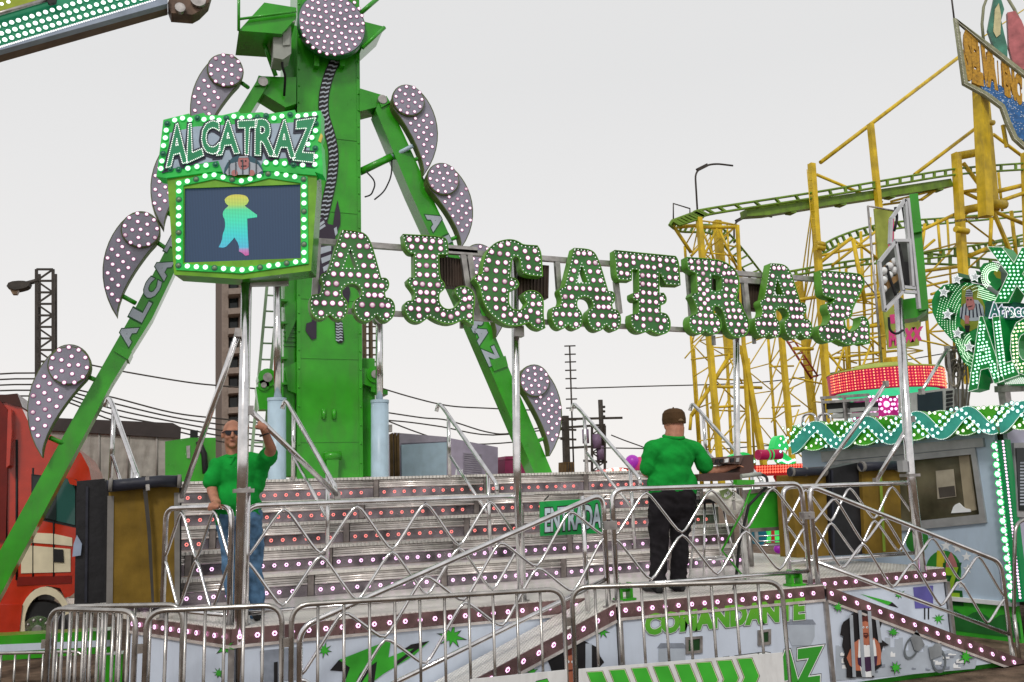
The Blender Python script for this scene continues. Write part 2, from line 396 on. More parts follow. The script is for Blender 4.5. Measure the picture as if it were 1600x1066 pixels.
# ================================================================ ride platform
plat = thing('ride_platform', 'raised steel deck of the ride with white printed front panels and LED edging', 'platform', (4, 8, 0))
DP = [(.45, 7.33), (CX0-.02, YM), (CX0, YM-.003), (CX0, YC), (CX1, YC), (CX1, YM), (7.93, YM), (7.93, 10.9), (-1.05, 10.9), (-.32, 8.75)]
MB().prism([(x, y, DK) for x, y in DP], (0, 0, -.045)).build('deck', DIAM, plat)
def vpanel(name, a, b, z0, z1, m, parent, th=.03, inward=None):
    a, b = Vector((*a, 0)), Vector((*b, 0)); d = (b-a).normalized(); n = Vector((-d.y, d.x, 0))
    zz_ = Vector((0, 0, 1))
    mb = MB().prism([a+zz_*z0, b+zz_*z0, b+zz_*z1, a+zz_*z1], n*th); return mb.build(name, m, parent)
for a, b in (((.45, 7.33), (3.58, YM)), ((CX0, YC), (CX1, YC)), ((CX1+.004, YM), (7.93, YM)), ((-.32, 8.75), (.445, 7.325)), ((7.93, YM), (7.93, 9.2))):
    aa, bb = Vector((*a, 0)), Vector((*b, 0)); d = (bb-aa).normalized(); n = Vector((d.y, -d.x, 0))
    vpanel('edge_strip', (aa+n*.012)[:2], (bb+n*.012)[:2], DK-.125, DK-.008, BROWNM, plat)
    vpanel('trim_rail', (aa+n*.02)[:2], (bb+n*.02)[:2], DK-.150, DK-.127, ALU, plat, .035)
    w = vpanel('front_panel', a, b, .06, DK-.152, WHITEP, plat)
    led_row(plat, aa+n*.014+Vector((0, 0, DK-.066)), bb+n*.014+Vector((0, 0, DK-.066)), n, (0, 0, 1), .135, .021, LEDP)
for x, y in ((CX0, YC-.012), (CX1, YC-.012), (.45, 7.31), (7.93, YM-.02)):
    MB().box((x, y, .43), (.045, .03, .78)).build('corner_post', STEELD, plat)
# the green lugs on the deck edge
for x, y in ((3.72, YC+.10), (5.55, YC+.10)):
    mb = MB()
    for dx in (-.05, .05):
        prof = [(-.09, 0), (.09, 0), (.09, .1), (.045, .15), (-.045, .15), (-.09, .1)]
        mb.prism([(x+dx-.012+(a*.0), y+a*.5, DK+.002+z) for a, z in prof], (.024, 0, 0))
    mb.box((x, y, DK+.012), (.17, .12, .018)); mb.tube([(x-.07, y, DK+.09), (x+.07, y, DK+.09)], .02, 8)
    mb.build('lifting_lug', GREEN, plat)
# inner frame so nothing is hollow below the deck
MB().box((4, 9.3, .46), (7.6, 2.6, .8)).build('understructure', DARK, plat)

# ramps
def ramp(side):
    lab = 'left' if side < 0 else 'right'
    x0 = CX0 if side < 0 else CX1; L = DK/SLL; x1 = x0+side*(L-.06); zl = .022
    t = thing('ramp', 'sloping diamond plate ramp with LED edge, '+('descending to the left under the entrance sign' if side < 0 else 'descending to the right past the handcuffs print'), 'ramp', (x1, 7.15, 0), 'entrance ramps')
    top = [(x0, YC, DK), (x1, YC, zl), (x1, YM-.03, zl), (x0, YM-.03, DK)]
    if side < 0: top = [(x0-.004, YC, DK), (x1, YC, zl), (x1, YM-.16, zl), (x0-.004, YM-.03, DK)]
    else: top = [(x0+.004, YC, DK), (x1, YC, zl), (x1, YM-.03, zl), (x0+.004, YM-.03, DK)]
    MB().prism(top, (0, 0, -.03)).build('ramp_plate', DIAM, t)
    def pan(name, zo0, zo1, y, m, th=.02, xe=0):
        d0, d1 = min(L-.06, (DK+zo0-.012)/SLL), min(L-.06, (DK+zo1-.012)/SLL); f = lambda d, zo: (x0+side*d, y, DK+zo-SLL*d)
        a = [f(.03, zo0), f(d0, zo0), f(d1, zo1), f(.03, zo1)]
        return MB().prism(a, (0, th, 0)).build(name, m, t)
    pan('edge_strip', .0, -.125, YC-.016, BROWNM)
    pan('trim_rail', -.127, -.152, YC-.024, ALU, .03)
    xb = x0+side*(DK-.155-.06)/SLL
    MB().prism([(x0+side*.03, YC-.002, DK-.155), (xb, YC-.002, .06), (x0+side*.03, YC-.002, .06)], (0, .02, 0)).build('side_panel', WHITEP, t)
    A = Vector((x0+side*.02, YC-.016, DK-.062)); B = Vector((x0+side*(DK-.062-.03)/SLL, YC-.016, .03))
    led_row(t, A, B, (0, -1, 0), (0, 0, 1), .15, .022, LEDP)
    return t
rampL = ramp(-1); rampR = ramp(1)
MB().prism([(5.9, YC+.02, .058), (8.2, YC+.02, .058), (8.15, YC+.06, .001), (5.9, YC+.06, .001)], (0, .02, 0)).build('green_skirt', PRINTG, rampR)

# ================================================================ steps up to the ride
steps = thing('ride_steps', 'wide aluminium steps with rows of red LEDs behind the railings', 'steps', (3.2, 9.3, DK))
SX0, SX1 = -.55, 6.75
for i in range(5):
    y = 9.30+.32*i; z = DK+.245*i; cut = [SX0]; random.seed(20+i)
    x = SX0+.5+.24*i
    while x < SX1-.6: cut.append(x); x += 1.42
    cut.append(SX1)
    for a, b in zip(cut, cut[1:]):
        a2, b2 = a+.006, b-.07
        MB().box(((a2+b2)/2, y+.012, z+.055), (b2-a2, .024, .105)).build('led_strip', STRIPD, steps)
        mb = MB()
        for k, (zo, pr) in enumerate(((.125, .02), (.150, .006), (.172, .016), (.196, .004))):
            mb.tube([(a2, y+.012-pr, z+zo), (b2, y+.012-pr, z+zo)], .013, 8)
        mb.box(((a2+b2)/2, y+.03, z+.16), (b2-a2, .03, .10)); mb.build('riser', ALU, steps)
        MB().box(((b-.035), y+.005, z+.12), (.062, .03, .23)).build('riser_post', ALUD, steps)
        led_row(steps, (a2, y-.002, z+.06), (b2, y-.002, z+.06), (0, -1, 0), (0, 0, 1), .125, .021, LEDR if i > 1 else LEDP)
    MB().box(((SX0+SX1)/2, y+.145+(.9 if i == 4 else 0), z+.228), (SX1-SX0, .36+(1.8 if i == 4 else 0), .03)).build('tread', DIAMD, steps)
    MB().box(((SX0+SX1)/2, y+.42+(.4 if i == 4 else 0), z+.10), (SX1-SX0-.02, .7, .20)).build('core', DARK, steps)

# ================================================================ tubular railings with wavy infill
def zig(A, B, zl, zh, n, ph, fil=.06):
    "rounded zigzag between two lines that may slope"
    A, B = Vector(A), Vector(B); pts = []; N = n*16
    for i in range(N+1):
        t = i/N; base = A.lerp(B, t); w = math.asin(.95*math.cos(math.pi*(t*n*2+ph)))/math.asin(.95)
        pts.append(Vector((base.x, base.y, (zh(t)+zl(t))/2+w*(zh(t)-zl(t))/2)))
    return pts
def rail(name, label, A, B, zt, zb, n, foot, r=.024, ph=1, gr='wavy tube railings'):
    A, B = Vector((*A, 0)), Vector((*B, 0)); t = thing(name, label, 'railing', (A.x, A.y, min(foot)), gr)
    T = lambda s: zt[0]+(zt[1]-zt[0])*s
    Bm = lambda s: zb[0]+(zb[1]-zb[0])*s
    M = lambda s: (T(s)+Bm(s))/2
    P = lambda s, z: A.lerp(B, s)+Vector((0, 0, z))
    fr = fillet([P(0, foot[0]), P(0, T(0)), P(1, T(1)), P(1, foot[1])], .12, 7)
    MB().tube(fr, r, 10).build('frame', STEEL, t)
    MB().tube([P(0, Bm(0)), P(1, Bm(1))], r*.85, 10).build('bottom_rail', STEEL, t)
    e = r*1.5
    MB().tube(zig(P(.0, 0), P(1, 0), lambda s: M(s)+.012, lambda s: T(s)-e, n, ph), r*.55, 8).build('wave_tube', STEEL, t)
    MB().tube(zig(P(.0, 0), P(1, 0), lambda s: Bm(s)+e, lambda s: M(s)-.012, n, ph+1), r*.55, 8).build('wave_tube', STEEL, t)
    for s in (.0, 1.0):
        p = P(s, foot[0] if s == 0 else foot[1]); MB().disc(p, .05, (0, 0, 1), .012, 12).build('foot_plate', STEELD, t)
    return t
rail('railing', 'short railing running back behind the LED screen pole, under the left man\'s hand', (.44, 7.46), (-.06, 8.28), (1.9, 1.9), (1.05, 1.05), 2, (DK, DK))
rail('railing', 'long wavy railing between the LED screen pole and the entrance sign', (.545, 7.44), (2.97, 7.50), (1.9, 1.9), (1.06, 1.06), 4, (DK, DK))
rail('railing', 'wavy railing in front of the man in the cap', (3.625, 6.955), (5.70, 6.955), (1.93, 1.93), (1.10, 1.10), 3, (DK, DK))
rail('railing', 'level wavy railing behind the right ramp by the folded mats', (5.90, 7.50), (7.66, 7.50), (1.9, 1.9), (1.14, 1.14), 3, (DK, DK))
rail('railing', 'sloping ramp handrail rising to the entrance sign', (3.535, 6.955), (.92, 6.955), (1.90, .98), (1.17, .25), 4, (.93, .0))
rail('railing', 'sloping ramp handrail descending to the right towards the booth', (5.79, 6.955), (8.20, 6.955), (1.91, 1.04), (1.18, .30), 4, (.965, .05))
# upright and clamp pieces of the ramp rail
x = onY(917, 860, 6.955).x
ex = thing('rail_post', 'upright steel post at the top of the ramp beside the entrance sign', 'post', (x, 6.98, .9))
MB().tube([(x, 6.995, .91), (x, 6.995, 1.885)], .022, 10).build('tube', STEEL, ex)
MB().box((3.58, 6.955, 1.62), (.13, .07, .07)).build('clamp', STEELD, ex)
cl = thing('rail_clamp', 'bolted clamp joining the two railings right of the control desk', 'clamp', (5.735, 6.955, 1.6))
MB().box((5.735, 6.955, 1.62), (.13, .075, .07)).build('plate', STEELD, cl, bevel=.006)
MB().tube([(5.735, 6.90, 1.62), (5.735, 6.92, 1.62)], .014, 6).build('bolt', STEELD, cl)

# handrails on the steps
def stair_rail(t0, t1, lab):
    a = onY(t0[0], t0[1], 10.75); b = onY(t1[0], t1[1], 9.42); t = thing('stair_handrail', lab, 'handrail', (b.x, b.y, DK+.25), 'handrails on the steps')
    d = (b-a).normalized()
    MB().tube(fillet([a+Vector((-.05, .02, -.10)), a+Vector((-.02, 0, .01)), a+d*.12, b, b+Vector((0, 0, -.12))], .08, 5), .026, 10).build('top_rail', STEEL, t)
    p = a.lerp(b, .16); q = a.lerp(b, .86)
    MB().tube([p, (p.x, p.y, 2.185)], .024, 8).build('post', STEEL, t)
    MB().tube([q, (q.x, q.y, DK+.25)], .024, 8).build('post', STEEL, t)
    c = (p+Vector((0, 0, -.5))); e = q+Vector((0, 0, -.5)); MB().tube([c, e], .019, 8).build('lower_rail', STEEL, t)
    return t
for t0, t1, lab in (((172, 622), (215, 745), 'stair handrail standing above the folded padded mats at left'),
                    ((448, 626), (524, 761), 'stair handrail in front of the green mast beside the left man'),
                    ((688, 631), (776, 757), 'stair handrail in front of the white container'),
                    ((898, 631), (1000, 748), 'stair handrail beside the transformer poles, left of the man in the cap'),
                    ((1083, 631), (1190, 750), 'stair handrail right of the man in the cap above the control desk')):
    stair_rail(t0, t1, lab)

# ================================================================ prints on the panels
pc = PY(YC-.004)
def pr(name, parent, m): return (name, parent, m)
def decal(name, parent, px, pl, m, off=-.003, th=.0015, label=None):
    o = plate(MB(), px, pl, th, off).build(name, m, parent)
    if label: o['label'] = label
    return o
def starburst(parent, c, r, pl):
    decal('star_print_outline', parent, star(c, r*1.3, 8, .40, .2, jit=.25), pl, BLACK, -.003)
    decal('star_print', parent, star(c, r*1.05, 8, .45, .2, jit=.25), pl, PRINTG, -.006)
# central panel
Q = [(1010, 991), (1256, 966), (1256, 936), (1010, 962)]
text(MB(), 'COMANDANTE', Q, pc, -.004, .10, 0).build('lettering_outline', BLACK, plat)
text(MB(), 'COMANDANTE', Q, pc, -.007, .085, 0).build('lettering_edge', WHITE, plat)
gG = gradmat('green_lime_letter_print', (.03, .30, .02), (.16, .46, .02), .55, .95)
text(MB(), 'COMANDANTE', Q, pc, -.010, .06, 0).build('lettering', gG, plat)
Q = [(1020, 1104), (1278, 1068), (1280, 1014), (1022, 1048)]
text(MB(), 'ALCATRAZ', Q, pc, -.004, .10, 0).build('lettering_outline', BLACK, plat)
text(MB(), 'ALCATRAZ', Q, pc, -.007, .085, 0).build('lettering_edge', WHITE, plat)
text(MB(), 'ALCATRAZ', Q, pc, -.010, .06, 0).build('lettering', gG, plat)
PALE = mat('pale_grey_print', (.40, .45, .52), .45, var=.08); PALE2 = mat('mid_grey_print', (.24, .27, .33), .45, var=.15, scale=14)
def tower_print(parent, cx, top, s, pl):
    decal('watchtower_print', parent, [(cx-14*s, top+40*s), (cx-12*s, top+90*s), (cx+12*s, top+90*s), (cx+14*s, top+40*s)], pl, PALE, -.0025)
    decal('watchtower_print', parent, [(cx-20*s, top+8*s), (cx-20*s, top+25*s), (cx-14*s, top+39*s), (cx+14*s, top+39*s), (cx+20*s, top+25*s), (cx+20*s, top+8*s)], pl, PALE, -.0025)
    decal('watchtower_print', parent, [(cx-17*s, top), (cx-22*s, top+7*s), (cx+22*s, top+7*s), (cx+17*s, top)], pl, PALE2, -.0025)
tower_print(plat, 1252, 968, 1.05, pc); tower_print(plat, 1050, 1005, 1.05, pc)
for cx, cy, sx, sy in ((1085, 1008, 11, 13), (1195, 996, 8, 12)):
    fr = MB(); plate(fr, [(cx-sx-2, cy-sy+1), (cx+sx+2, cy-sy-1), (cx+sx+2, cy+sy-1), (cx-sx-2, cy+sy+1)], pc, .02, -.014, [[(cx-sx+2, cy-sy+5), (cx+sx-2, cy-sy+3), (cx+sx-2, cy+sy-5), (cx-sx+2, cy+sy-3)]])
    w = fr.build('hatch', STEELD, plat)
    plate(MB(), [(cx-sx+2, cy-sy+5), (cx+sx-2, cy-sy+3), (cx+sx-2, cy+sy-5), (cx-sx+2, cy+sy-3)], pc, .003, -.004).build('opening', mat('dark_green_recess', (.01, .05, .012), .6), w)
# left main panel: padlocked door, jagged arrow, stars
pm = Pl((.45, 7.33), math.atan2(YM-7.33, 3.58-.45)).off(-.002)
decal('door_print', plat, [(406, 1017), (466, 1011), (466, 1062), (408, 1067)], pm, PALE2)
decal('chain_print', plat, [(428, 1035), (434, 1034), (434, 1100), (428, 1100)], pm, BLACK, -.006)
starburst(plat, (507, 1016), 10, pm); starburst(plat, (706, 995), 17, pm)
jag = zz(400, 940, 3.2, [(415, 292), (675, 190), (662, 280), (868, 197), (790, 270), (640, 360), (560, 420), (440, 420), (470, 330)])
decal('jagged_arrow_print', plat, jag, pm, PRINTG, -.006)
decal('jagged_arrow_shade', plat, zz(400, 940, 3.2, [(370, 345), (415, 292), (480, 330), (440, 403), (430, 403), (440, 350)]), pm, BLACK, -.004)
decal('jagged_arrow_shade', plat, zz(400, 940, 3.2, [(520, 360), (605, 300), (590, 410), (560, 410), (565, 350), (530, 403), (500, 403)]), pm, BLACK, -.008)
decal('jagged_arrow_shade', plat, zz(400, 940, 3.2, [(730, 245), (775, 215), (868, 197), (800, 245), (690, 330), (700, 300), (790, 235)]), pm, BLACK, -.008)
# wing panel on the far left
pw = Pl((.445, 7.325), math.atan2(8.75-7.325, -.32-.445)+math.pi).off(-.002)
starburst(plat, (352, 1012), 12, pw); starburst(plat, (341, 1052), 6, pw)
# right main panel: padlocked lock plate and stars
pmr = PY(YM-.002)
decal('lock_print', plat, [(1427, 918), (1458, 915), (1458, 950), (1430, 951)], pmr, mat('violet_print', (.12, .11, .38), .4))
for x in (1444, 1450): decal('chain_print', plat, [(x, 950), (x+2, 950), (x+2, 968), (x, 968)], pmr, BLACK)
starburst(plat, (1405, 929), 7, pmr); starburst(plat, (1466, 967), 7, pmr)
decal('jagged_arrow_print', plat, zz(1280, 920, 5, [(320, 40), (570, 105), (540, 130)]), pmr, PRINTG); 
decal('jagged_arrow_shade', plat, zz(1280, 920, 5, [(570, 105), (620, 150), (540, 130)]), pmr, BLACK)
# right ramp: prisoner behind torn bars, handcuffs, skyline
zr = lambda pts: zz(1280, 920, 5, pts)
rnd = random.Random(4)
sky_ = [(130, 720)]; x = 130
while x < 1200:
    w_ = rnd.uniform(18, 46); h_ = 440+max(0, (x-700))*.17+rnd.uniform(-70, 60)+(60 if x < 200 else 0)
    h_ = max(h_, 420+(x-750)*.25 if x > 750 else 380); sky_ += [(x, h_), (x+w_, h_)]; x += w_
sky_ += [(1225, 600), (1215, 625)]
decal('city_print', rampR, zr(sky_), pc, PALE, -.0025)
for k in range(34):
    x = rnd.uniform(140, 1080); y = 560+rnd.uniform(-40, 110)-(x-140)*.02+max(0, (x-700))*.05; y = min(y, 690-(x-140)*.075); w_ = rnd.uniform(16, 70); h_ = rnd.uniform(8, 30)
    decal('city_print_detail', rampR, zr([(x, y-h_), (x+w_*.3, y-h_*1.5), (x+w_*.55, y-h_*.9), (x+w_, y-h_*1.05), (x+w_, y), (x, y)]), pc, PALE2 if k % 2 else WHITE, -.0035-.0003*k)
hole = [(300, 172), (355, 165), (400, 190), (425, 235), (495, 250), (470, 330), (490, 400), (548, 442), (500, 450), (480, 520), (490, 600), (440, 640), (425, 695), (350, 690), (290, 690), (250, 700), (215, 690), (215, 620), (190, 560), (200, 500), (180, 440), (190, 370), (165, 360), (175, 290), (190, 260), (240, 225), (250, 200)]
decal('torn_hole_print', rampR, zr(hole), pc, BLACK, -.018)
PSK = mat('printed_skin', (.48, .16, .09), .5, var=.15); PSH = mat('printed_hair', (.10, .02, .015), .5)
decal('arm_print', rampR, zr([(275, 420), (320, 390), (430, 385), (470, 420), (485, 500), (480, 590), (450, 600), (440, 470), (310, 470), (300, 560), (330, 590), (325, 640), (290, 640), (240, 600), (215, 540), (240, 480)]), pc, PSK, -.020)
decal('vest_print', rampR, zr([(310, 395), (345, 440), (400, 440), (430, 390), (445, 470), (450, 560), (410, 690), (335, 690), (305, 530)]), pc, WHITE, -.022)
decal('neck_print', rampR, zr([(345, 370), (395, 370), (400, 420), (372, 445), (342, 420)]), pc, PSK, -.0235)
decal('face_print', rampR, zr([(332, 255), (385, 250), (392, 330), (385, 370), (368, 388), (345, 370), (334, 330)]), pc, PSK, -.025)
decal('hair_print', rampR, zr([(328, 262), (332, 222), (375, 212), (392, 228), (388, 262), (360, 252)]), pc, PSH, -.0265)
decal('beard_print', rampR, zr([(345, 345), (380, 345), (383, 372), (368, 390), (350, 375)]), pc, PSH, -.0265)
decal('mouth_print', rampR, zr([(352, 356), (374, 356), (372, 362), (354, 362)]), pc, PSK, -.028)
for ex_ in (346, 374): decal('eye_print', rampR, zr(circ((ex_, 302), 8, 8)), pc, WHITE, -.0265); decal('pupil_print', rampR, zr(circ((ex_+2, 303), 3.5, 6)), pc, BLACK, -.028)
decal('number_board_print', rampR, zr([(300, 540), (455, 525), (450, 590), (410, 640), (370, 650), (305, 590)]), pc, mat('plum_print', (.05, .02, .06), .5), -.0235)
for a, b in (((250, 205), (275, 690)), ((318, 170), (350, 690)), ((392, 175), (425, 680)), ((455, 245), (478, 420))):
    decal('bar_print', rampR, zr([(a[0]-13, a[1]), (a[0]+13, a[1]), (b[0]+13, b[1]), (b[0]-13, b[1])]), pc, mat('grey_bar_print', (.36, .40, .45), .4), -.029)
CUFF = mat('steel_grey_print', (.13, .15, .165), .35, var=.2); 
def cuff(c, rx, ry, rot, body):
    o = []; i_ = []
    for k in range(26):
        a = 6.2832*k/26; x, y = rx*math.cos(a), ry*math.sin(a); o.append((c[0]+x*math.cos(rot)-y*math.sin(rot), c[1]+x*math.sin(rot)+y*math.cos(rot)))
        x *= .76; y *= .80; i_.append((c[0]+x*math.cos(rot)-y*math.sin(rot), c[1]+x*math.sin(rot)+y*math.cos(rot)))
    plate(MB(), zr(o), pc, .0015, -.018, [zr(i_)]).build('handcuff_print', CUFF, rampR)
    decal('handcuff_print', rampR, zr(body), pc, mat('light_steel_print', (.24, .26, .28), .35, var=.2), -.020)
cuff((722, 460), 55, 95, .35, [(715, 390), (762, 322), (800, 385), (825, 440), (780, 490), (745, 480)])
cuff((935, 560), 58, 100, -.12, [(855, 460), (890, 450), (905, 430), (955, 425), (960, 520), (870, 555)])
for k in range(6): plate(MB(), zr(circ((800+k*17, 375-22*math.sin(k*.62)+k*6), 11, 10)), pc, .0015, -.018, [zr(circ((800+k*17, 375-22*math.sin(k*.62)+k*6), 6, 10))]).build('chain_print', CUFF, rampR)
for c, r_ in (((148, 143), 36), ((580, 338), 36), ((600, 615), 40), ((1145, 530), 48)): starburst(rampR, (1280+c[0]/5, 920+c[1]/5), r_/5, pc.off(-.016))
# left ramp print: face in a torn hole
zl_ = lambda pts: zz(600, 720, 3.08, pts)
decal('torn_hole_print', rampL, zl_([(780, 945), (820, 930), (845, 900), (900, 870), (960, 865), (1030, 900), (1040, 940), (1060, 970), (1030, 1000), (1030, 1100), (830, 1100), (800, 990)]), pc, BLACK)
decal('face_print', rampL, zl_([(868, 935), (912, 925), (920, 1000), (912, 1080), (875, 1080)]), pc, PSK, -.006)
decal('hair_print', rampL, zl_([(865, 945), (870, 905), (912, 900), (915, 930)]), pc, PSH, -.009)
decal('mouth_print', rampL, zl_([(882, 1008), (908, 1004), (908, 1012), (884, 1016)]), pc, PSH, -.009)
for ex_ in (886, 908): decal('eye_print', rampL, zl_(circ((ex_, 968), 7, 8)), pc, WHITE, -.009)
decal('bar_print', rampL, zl_([(970, 880), (1000, 880), (1000, 1080), (970, 1080)]), pc, PALE, -.006)
starburst(rampL, (941, 986), 9, pc); starburst(rampL, (832, 1051), 8, pc)
# ================================================================ green mast with hydraulic rams and slanted legs
YT = 12.0
pt = PY(YT)
mast = thing('ride_mast', 'tall green steel mast of the ride with a round lilac light disc near its top', 'ride mast', (2, 12.4, 0))
def cp(px, py, Y=YT): return onY(px, py, Y)
a = cp(464, 745); b = cp(567, 745); W = b.x-a.x; xm = (a.x+b.x)/2
def xz(px, py): p = cp(px, py); return p.x, p.z
xt = (cp(464.5, 0).x+cp(561, 0).x)/2; wt = cp(561, 0).x-cp(464.5, 0).x
top = cp(512, 0).z+1.6; z0 = 1.4
DEP = .85
mb = MB(); xl0, xl1 = a.x, cp(464.5, 0).x; xr0, xr1 = b.x, cp(561, 0).x
def colx(z, s): t = (z-a.z)/(cp(512, 0).z-a.z); return (xl0+(xl1-xl0)*t) if s < 0 else (xr0+(xr1-xr0)*t)
mb.prism([(colx(z0, -1), YT, z0), (colx(z0, 1), YT, z0), (colx(top, 1), YT, top), (colx(top, -1), YT, top)], (0, DEP, 0))
mb.build('column', GREEN, mast, bevel=.012)
# welded edge strips and bolts
for s in (-1, 1):
    mb = MB(); x0, x1 = colx(z0, s), colx(top, s)
    mb.prism([(x0+s*.002, YT-.012, z0), (x0-s*.05, YT-.012, z0), (x1-s*.05, YT-.012, top), (x1+s*.002, YT-.012, top)], (0, .01, 0)); mb.build('edge_flange', GREEN, mast)
for py_ in (215, 330, 468, 560, 690):
    z_ = cp(515, py_).z; MB().box(((colx(z_, -1)+colx(z_, 1))/2, YT-.004, z_), (colx(z_, 1)-colx(z_, -1)-.11, .010, .022)).build('weld_seam', GREEN, mast)
mbb = MB()
for s in (-1, 1):
    for k in range(34): z_ = z0+.25+k*.26; mbb.ball((colx(z_, s)-s*.025, YT-.013, z_), .016, 0, 6, 4)
mbb.build('flange_bolts', GREEN, mast, kind='stuff')
# rear guide column on the left with ribs
for px0, px1, y0, y1, yy in ((441, 463, 430, 745, 12.15), (567, 586, 560, 745, 12.2), (443, 464, 40, 175, 12.25), (440, 463, 175, 300, 12.3)):
    A, B = onY(px0, y1, yy), onY(px1, y0, yy); MB().box(((A.x+B.x)/2, yy+.25, (A.z+B.z)/2), (B.x-A.x, .5, B.z-A.z)).build('guide_column', GREEN, mast, bevel=.01)
rnd = random.Random(3)
for py_ in (470, 505, 560, 600):
    A = onY(441, py_, 12.1); MB().box((A.x, 12.25, A.z), (.14, .4, .03)).build('gusset', GREEN, mast)
mb = MB()
for py_ in (505, 512, 519, 526, 533, 540): p = onY(452, py_, 12.14); mb.box((p.x, p.y, p.z), (.16, .02, .02))
mb.build('ladder_rungs', GREEN, mast)
# sheave housings on both sides
for px, py_, r_ in ((418, 590, 15), (586, 585, 13), (412, 602, 9)):
    p = onY(px, py_, 12.05); m_ = pt.mpp(px, py_)
    h = MB().disc(p, r_*m_, (0, 1, 0), .35, 16).build('pulley', GREEN, mast); MB().disc(p-Vector((0, .03, 0)), r_*m_*.5, (0, 1, 0), .03, 12).build('hub', STEELD, h)
for q in ([(400, 605), (443, 600), (443, 640), (405, 640)], [(445, 480), (463, 470), (463, 500), (447, 535)], [(445, 575), (463, 565), (463, 615), (450, 610)], [(567, 575), (590, 580), (590, 608), (567, 600)], [(580, 605), (606, 610), (606, 617), (580, 612)]):
    plate(MB(), q, pt, .25, .08).build('bracket', GREEN, mast)
lug = plate(MB(), [(510, 712), (530, 711), (528, 748), (512, 748)], pt, .10, -.12).build('lug', GREEN, mast)
MB().tube([onY(507, 713, YT-.09), onY(533, 712, YT-.09)], .06, 10).build('pin', GREEN, lug)
for px in (506, 522): MB().tube([onY(px, 640, YT-.012), onY(px, 655, YT-.012)], .03, 8).build('weld_pad', GREEN, mast)
# hydraulic rams
for (bx0, bx1, by), (rx0, rx1, ry) in (((418, 447, 627), (427, 439.5, 440)), ((580, 607, 630), (587, 598.5, 500))):
    Y = 11.75; A = onY((bx0+bx1)/2, 750, Y); B = onY((bx0+bx1)/2, by, Y); r_ = (onY(bx1, by, Y)-onY(bx0, by, Y)).length/2
    ram = MB().tube([(A.x, Y, 1.9), (A.x, Y, A.z), B], r_, 20).build('hydraulic_ram', LBLUE, mast)
    MB().disc(B, r_*1.05, (0, 0, 1), .04, 20).build('end_cap', LBLUE, ram)
    C = onY((rx0+rx1)/2, ry, Y); r2 = (onY(rx1, ry, Y)-onY(rx0, ry, Y)).length/2
    MB().tube([(A.x, Y, B.z), C], r2, 16).build('piston_rod', STEEL, ram)
    MB().tube([C+Vector((0, -.09, .02)), C+Vector((0, .09, .02))], r2*1.7, 14).build('rod_eye', STEELD, ram)
    MB().box((A.x+(.12 if bx0 > 500 else -.12), Y, B.z-.35), (.10, .08, .10)).build('valve', STEELD, ram)
# round light disc
dc = onY(519, 38, YT-.28); dr = 52*pt.mpp(519, 38)*.985
pd = PY(YT-.28)
disc = MB().disc(dc, dr, (0, 1, 0), .12, 40).build('light_disc_rim', GREEND, mast)
MB().disc(dc-Vector((0, .012, 0)), dr*.965, (0, 1, 0), .012, 40).build('light_disc', LILAC, disc)
bmP = bulb_mesh('small_bulb', .022, [BULBW, BULBR], .5, 8)
pts = []
for k, (rr, n) in enumerate(((.0, 1), (.2, 6), (.4, 11), (.58, 16), (.76, 20), (.92, 25))):
    for j in range(n): pts.append((519+52*rr*math.cos(6.2832*j/n+k*.4), 38+52*rr*math.sin(6.2832*j/n+k*.4)))
for p in pts:
    if p[1] > -4: inst('disc_bulb', bmP, disc, pd.pt(*p, off=-.014))
for px in (494, 534): p = onY(px, 93, YT-.05); MB().box(p, (.07, .12, .26)).build('disc_bracket', GREEN, mast)
# upper service platforms, switch box
plate(MB(), [(373, 48), (413, 4), (463, 12), (463, 28), (440, 53)], PY(11.4), .7, 0).build('service_platform', GREEN, mast)
mb = MB(); f_ = [onY(373, 48, 11.35), onY(373, -30, 11.35)]; mb.tube(f_, .02, 6); mb.tube([onY(374, 30, 11.35), onY(463, 18, 11.35)], .018, 6); mb.build('platform_rail', GREEN, mast)
plate(MB(), [(562, 32), (601, 42), (566, 74), (562, 70)], PY(11.8), .6, 0).build('service_platform', GREEN, mast)
MB().tube([onY(566, 75, 11.75), onY(601, 43, 11.75)], .03, 6).build('platform_rail', GREEN, mast)
MB().tube([onY(562, 22, 11.75), onY(590, -2, 11.75)], .035, 6).build('platform_strut', GREEN, mast)
sb = plate(MB(), [(427, 48), (440, 40), (455, 41), (455, 84), (442, 93), (427, 90)], PY(11.5), .35).build('switch_box', mat('grey_plastic_box', (.33, .35, .32), .5, grime=.2), mast, bevel=.02)
plate(MB(), [(442, 50), (453, 50), (453, 70), (442, 71)], PY(11.5), .02, -.02).build('box_lid', mat('grey_plastic_box', (.4, .4, .4)), sb)
MB().tube([onY(408, 55, 11.7), onY(431, 119, 11.9)], .035, 6).build('platform_strut', GREEN, mast)
MB().tube(fillet([onY(441, 92, 11.6), onY(441, 105, 11.6), onY(446, 118, 11.7), onY(444, 150, 11.9)], .1), .018, 6).build('cable', DARK, mast)
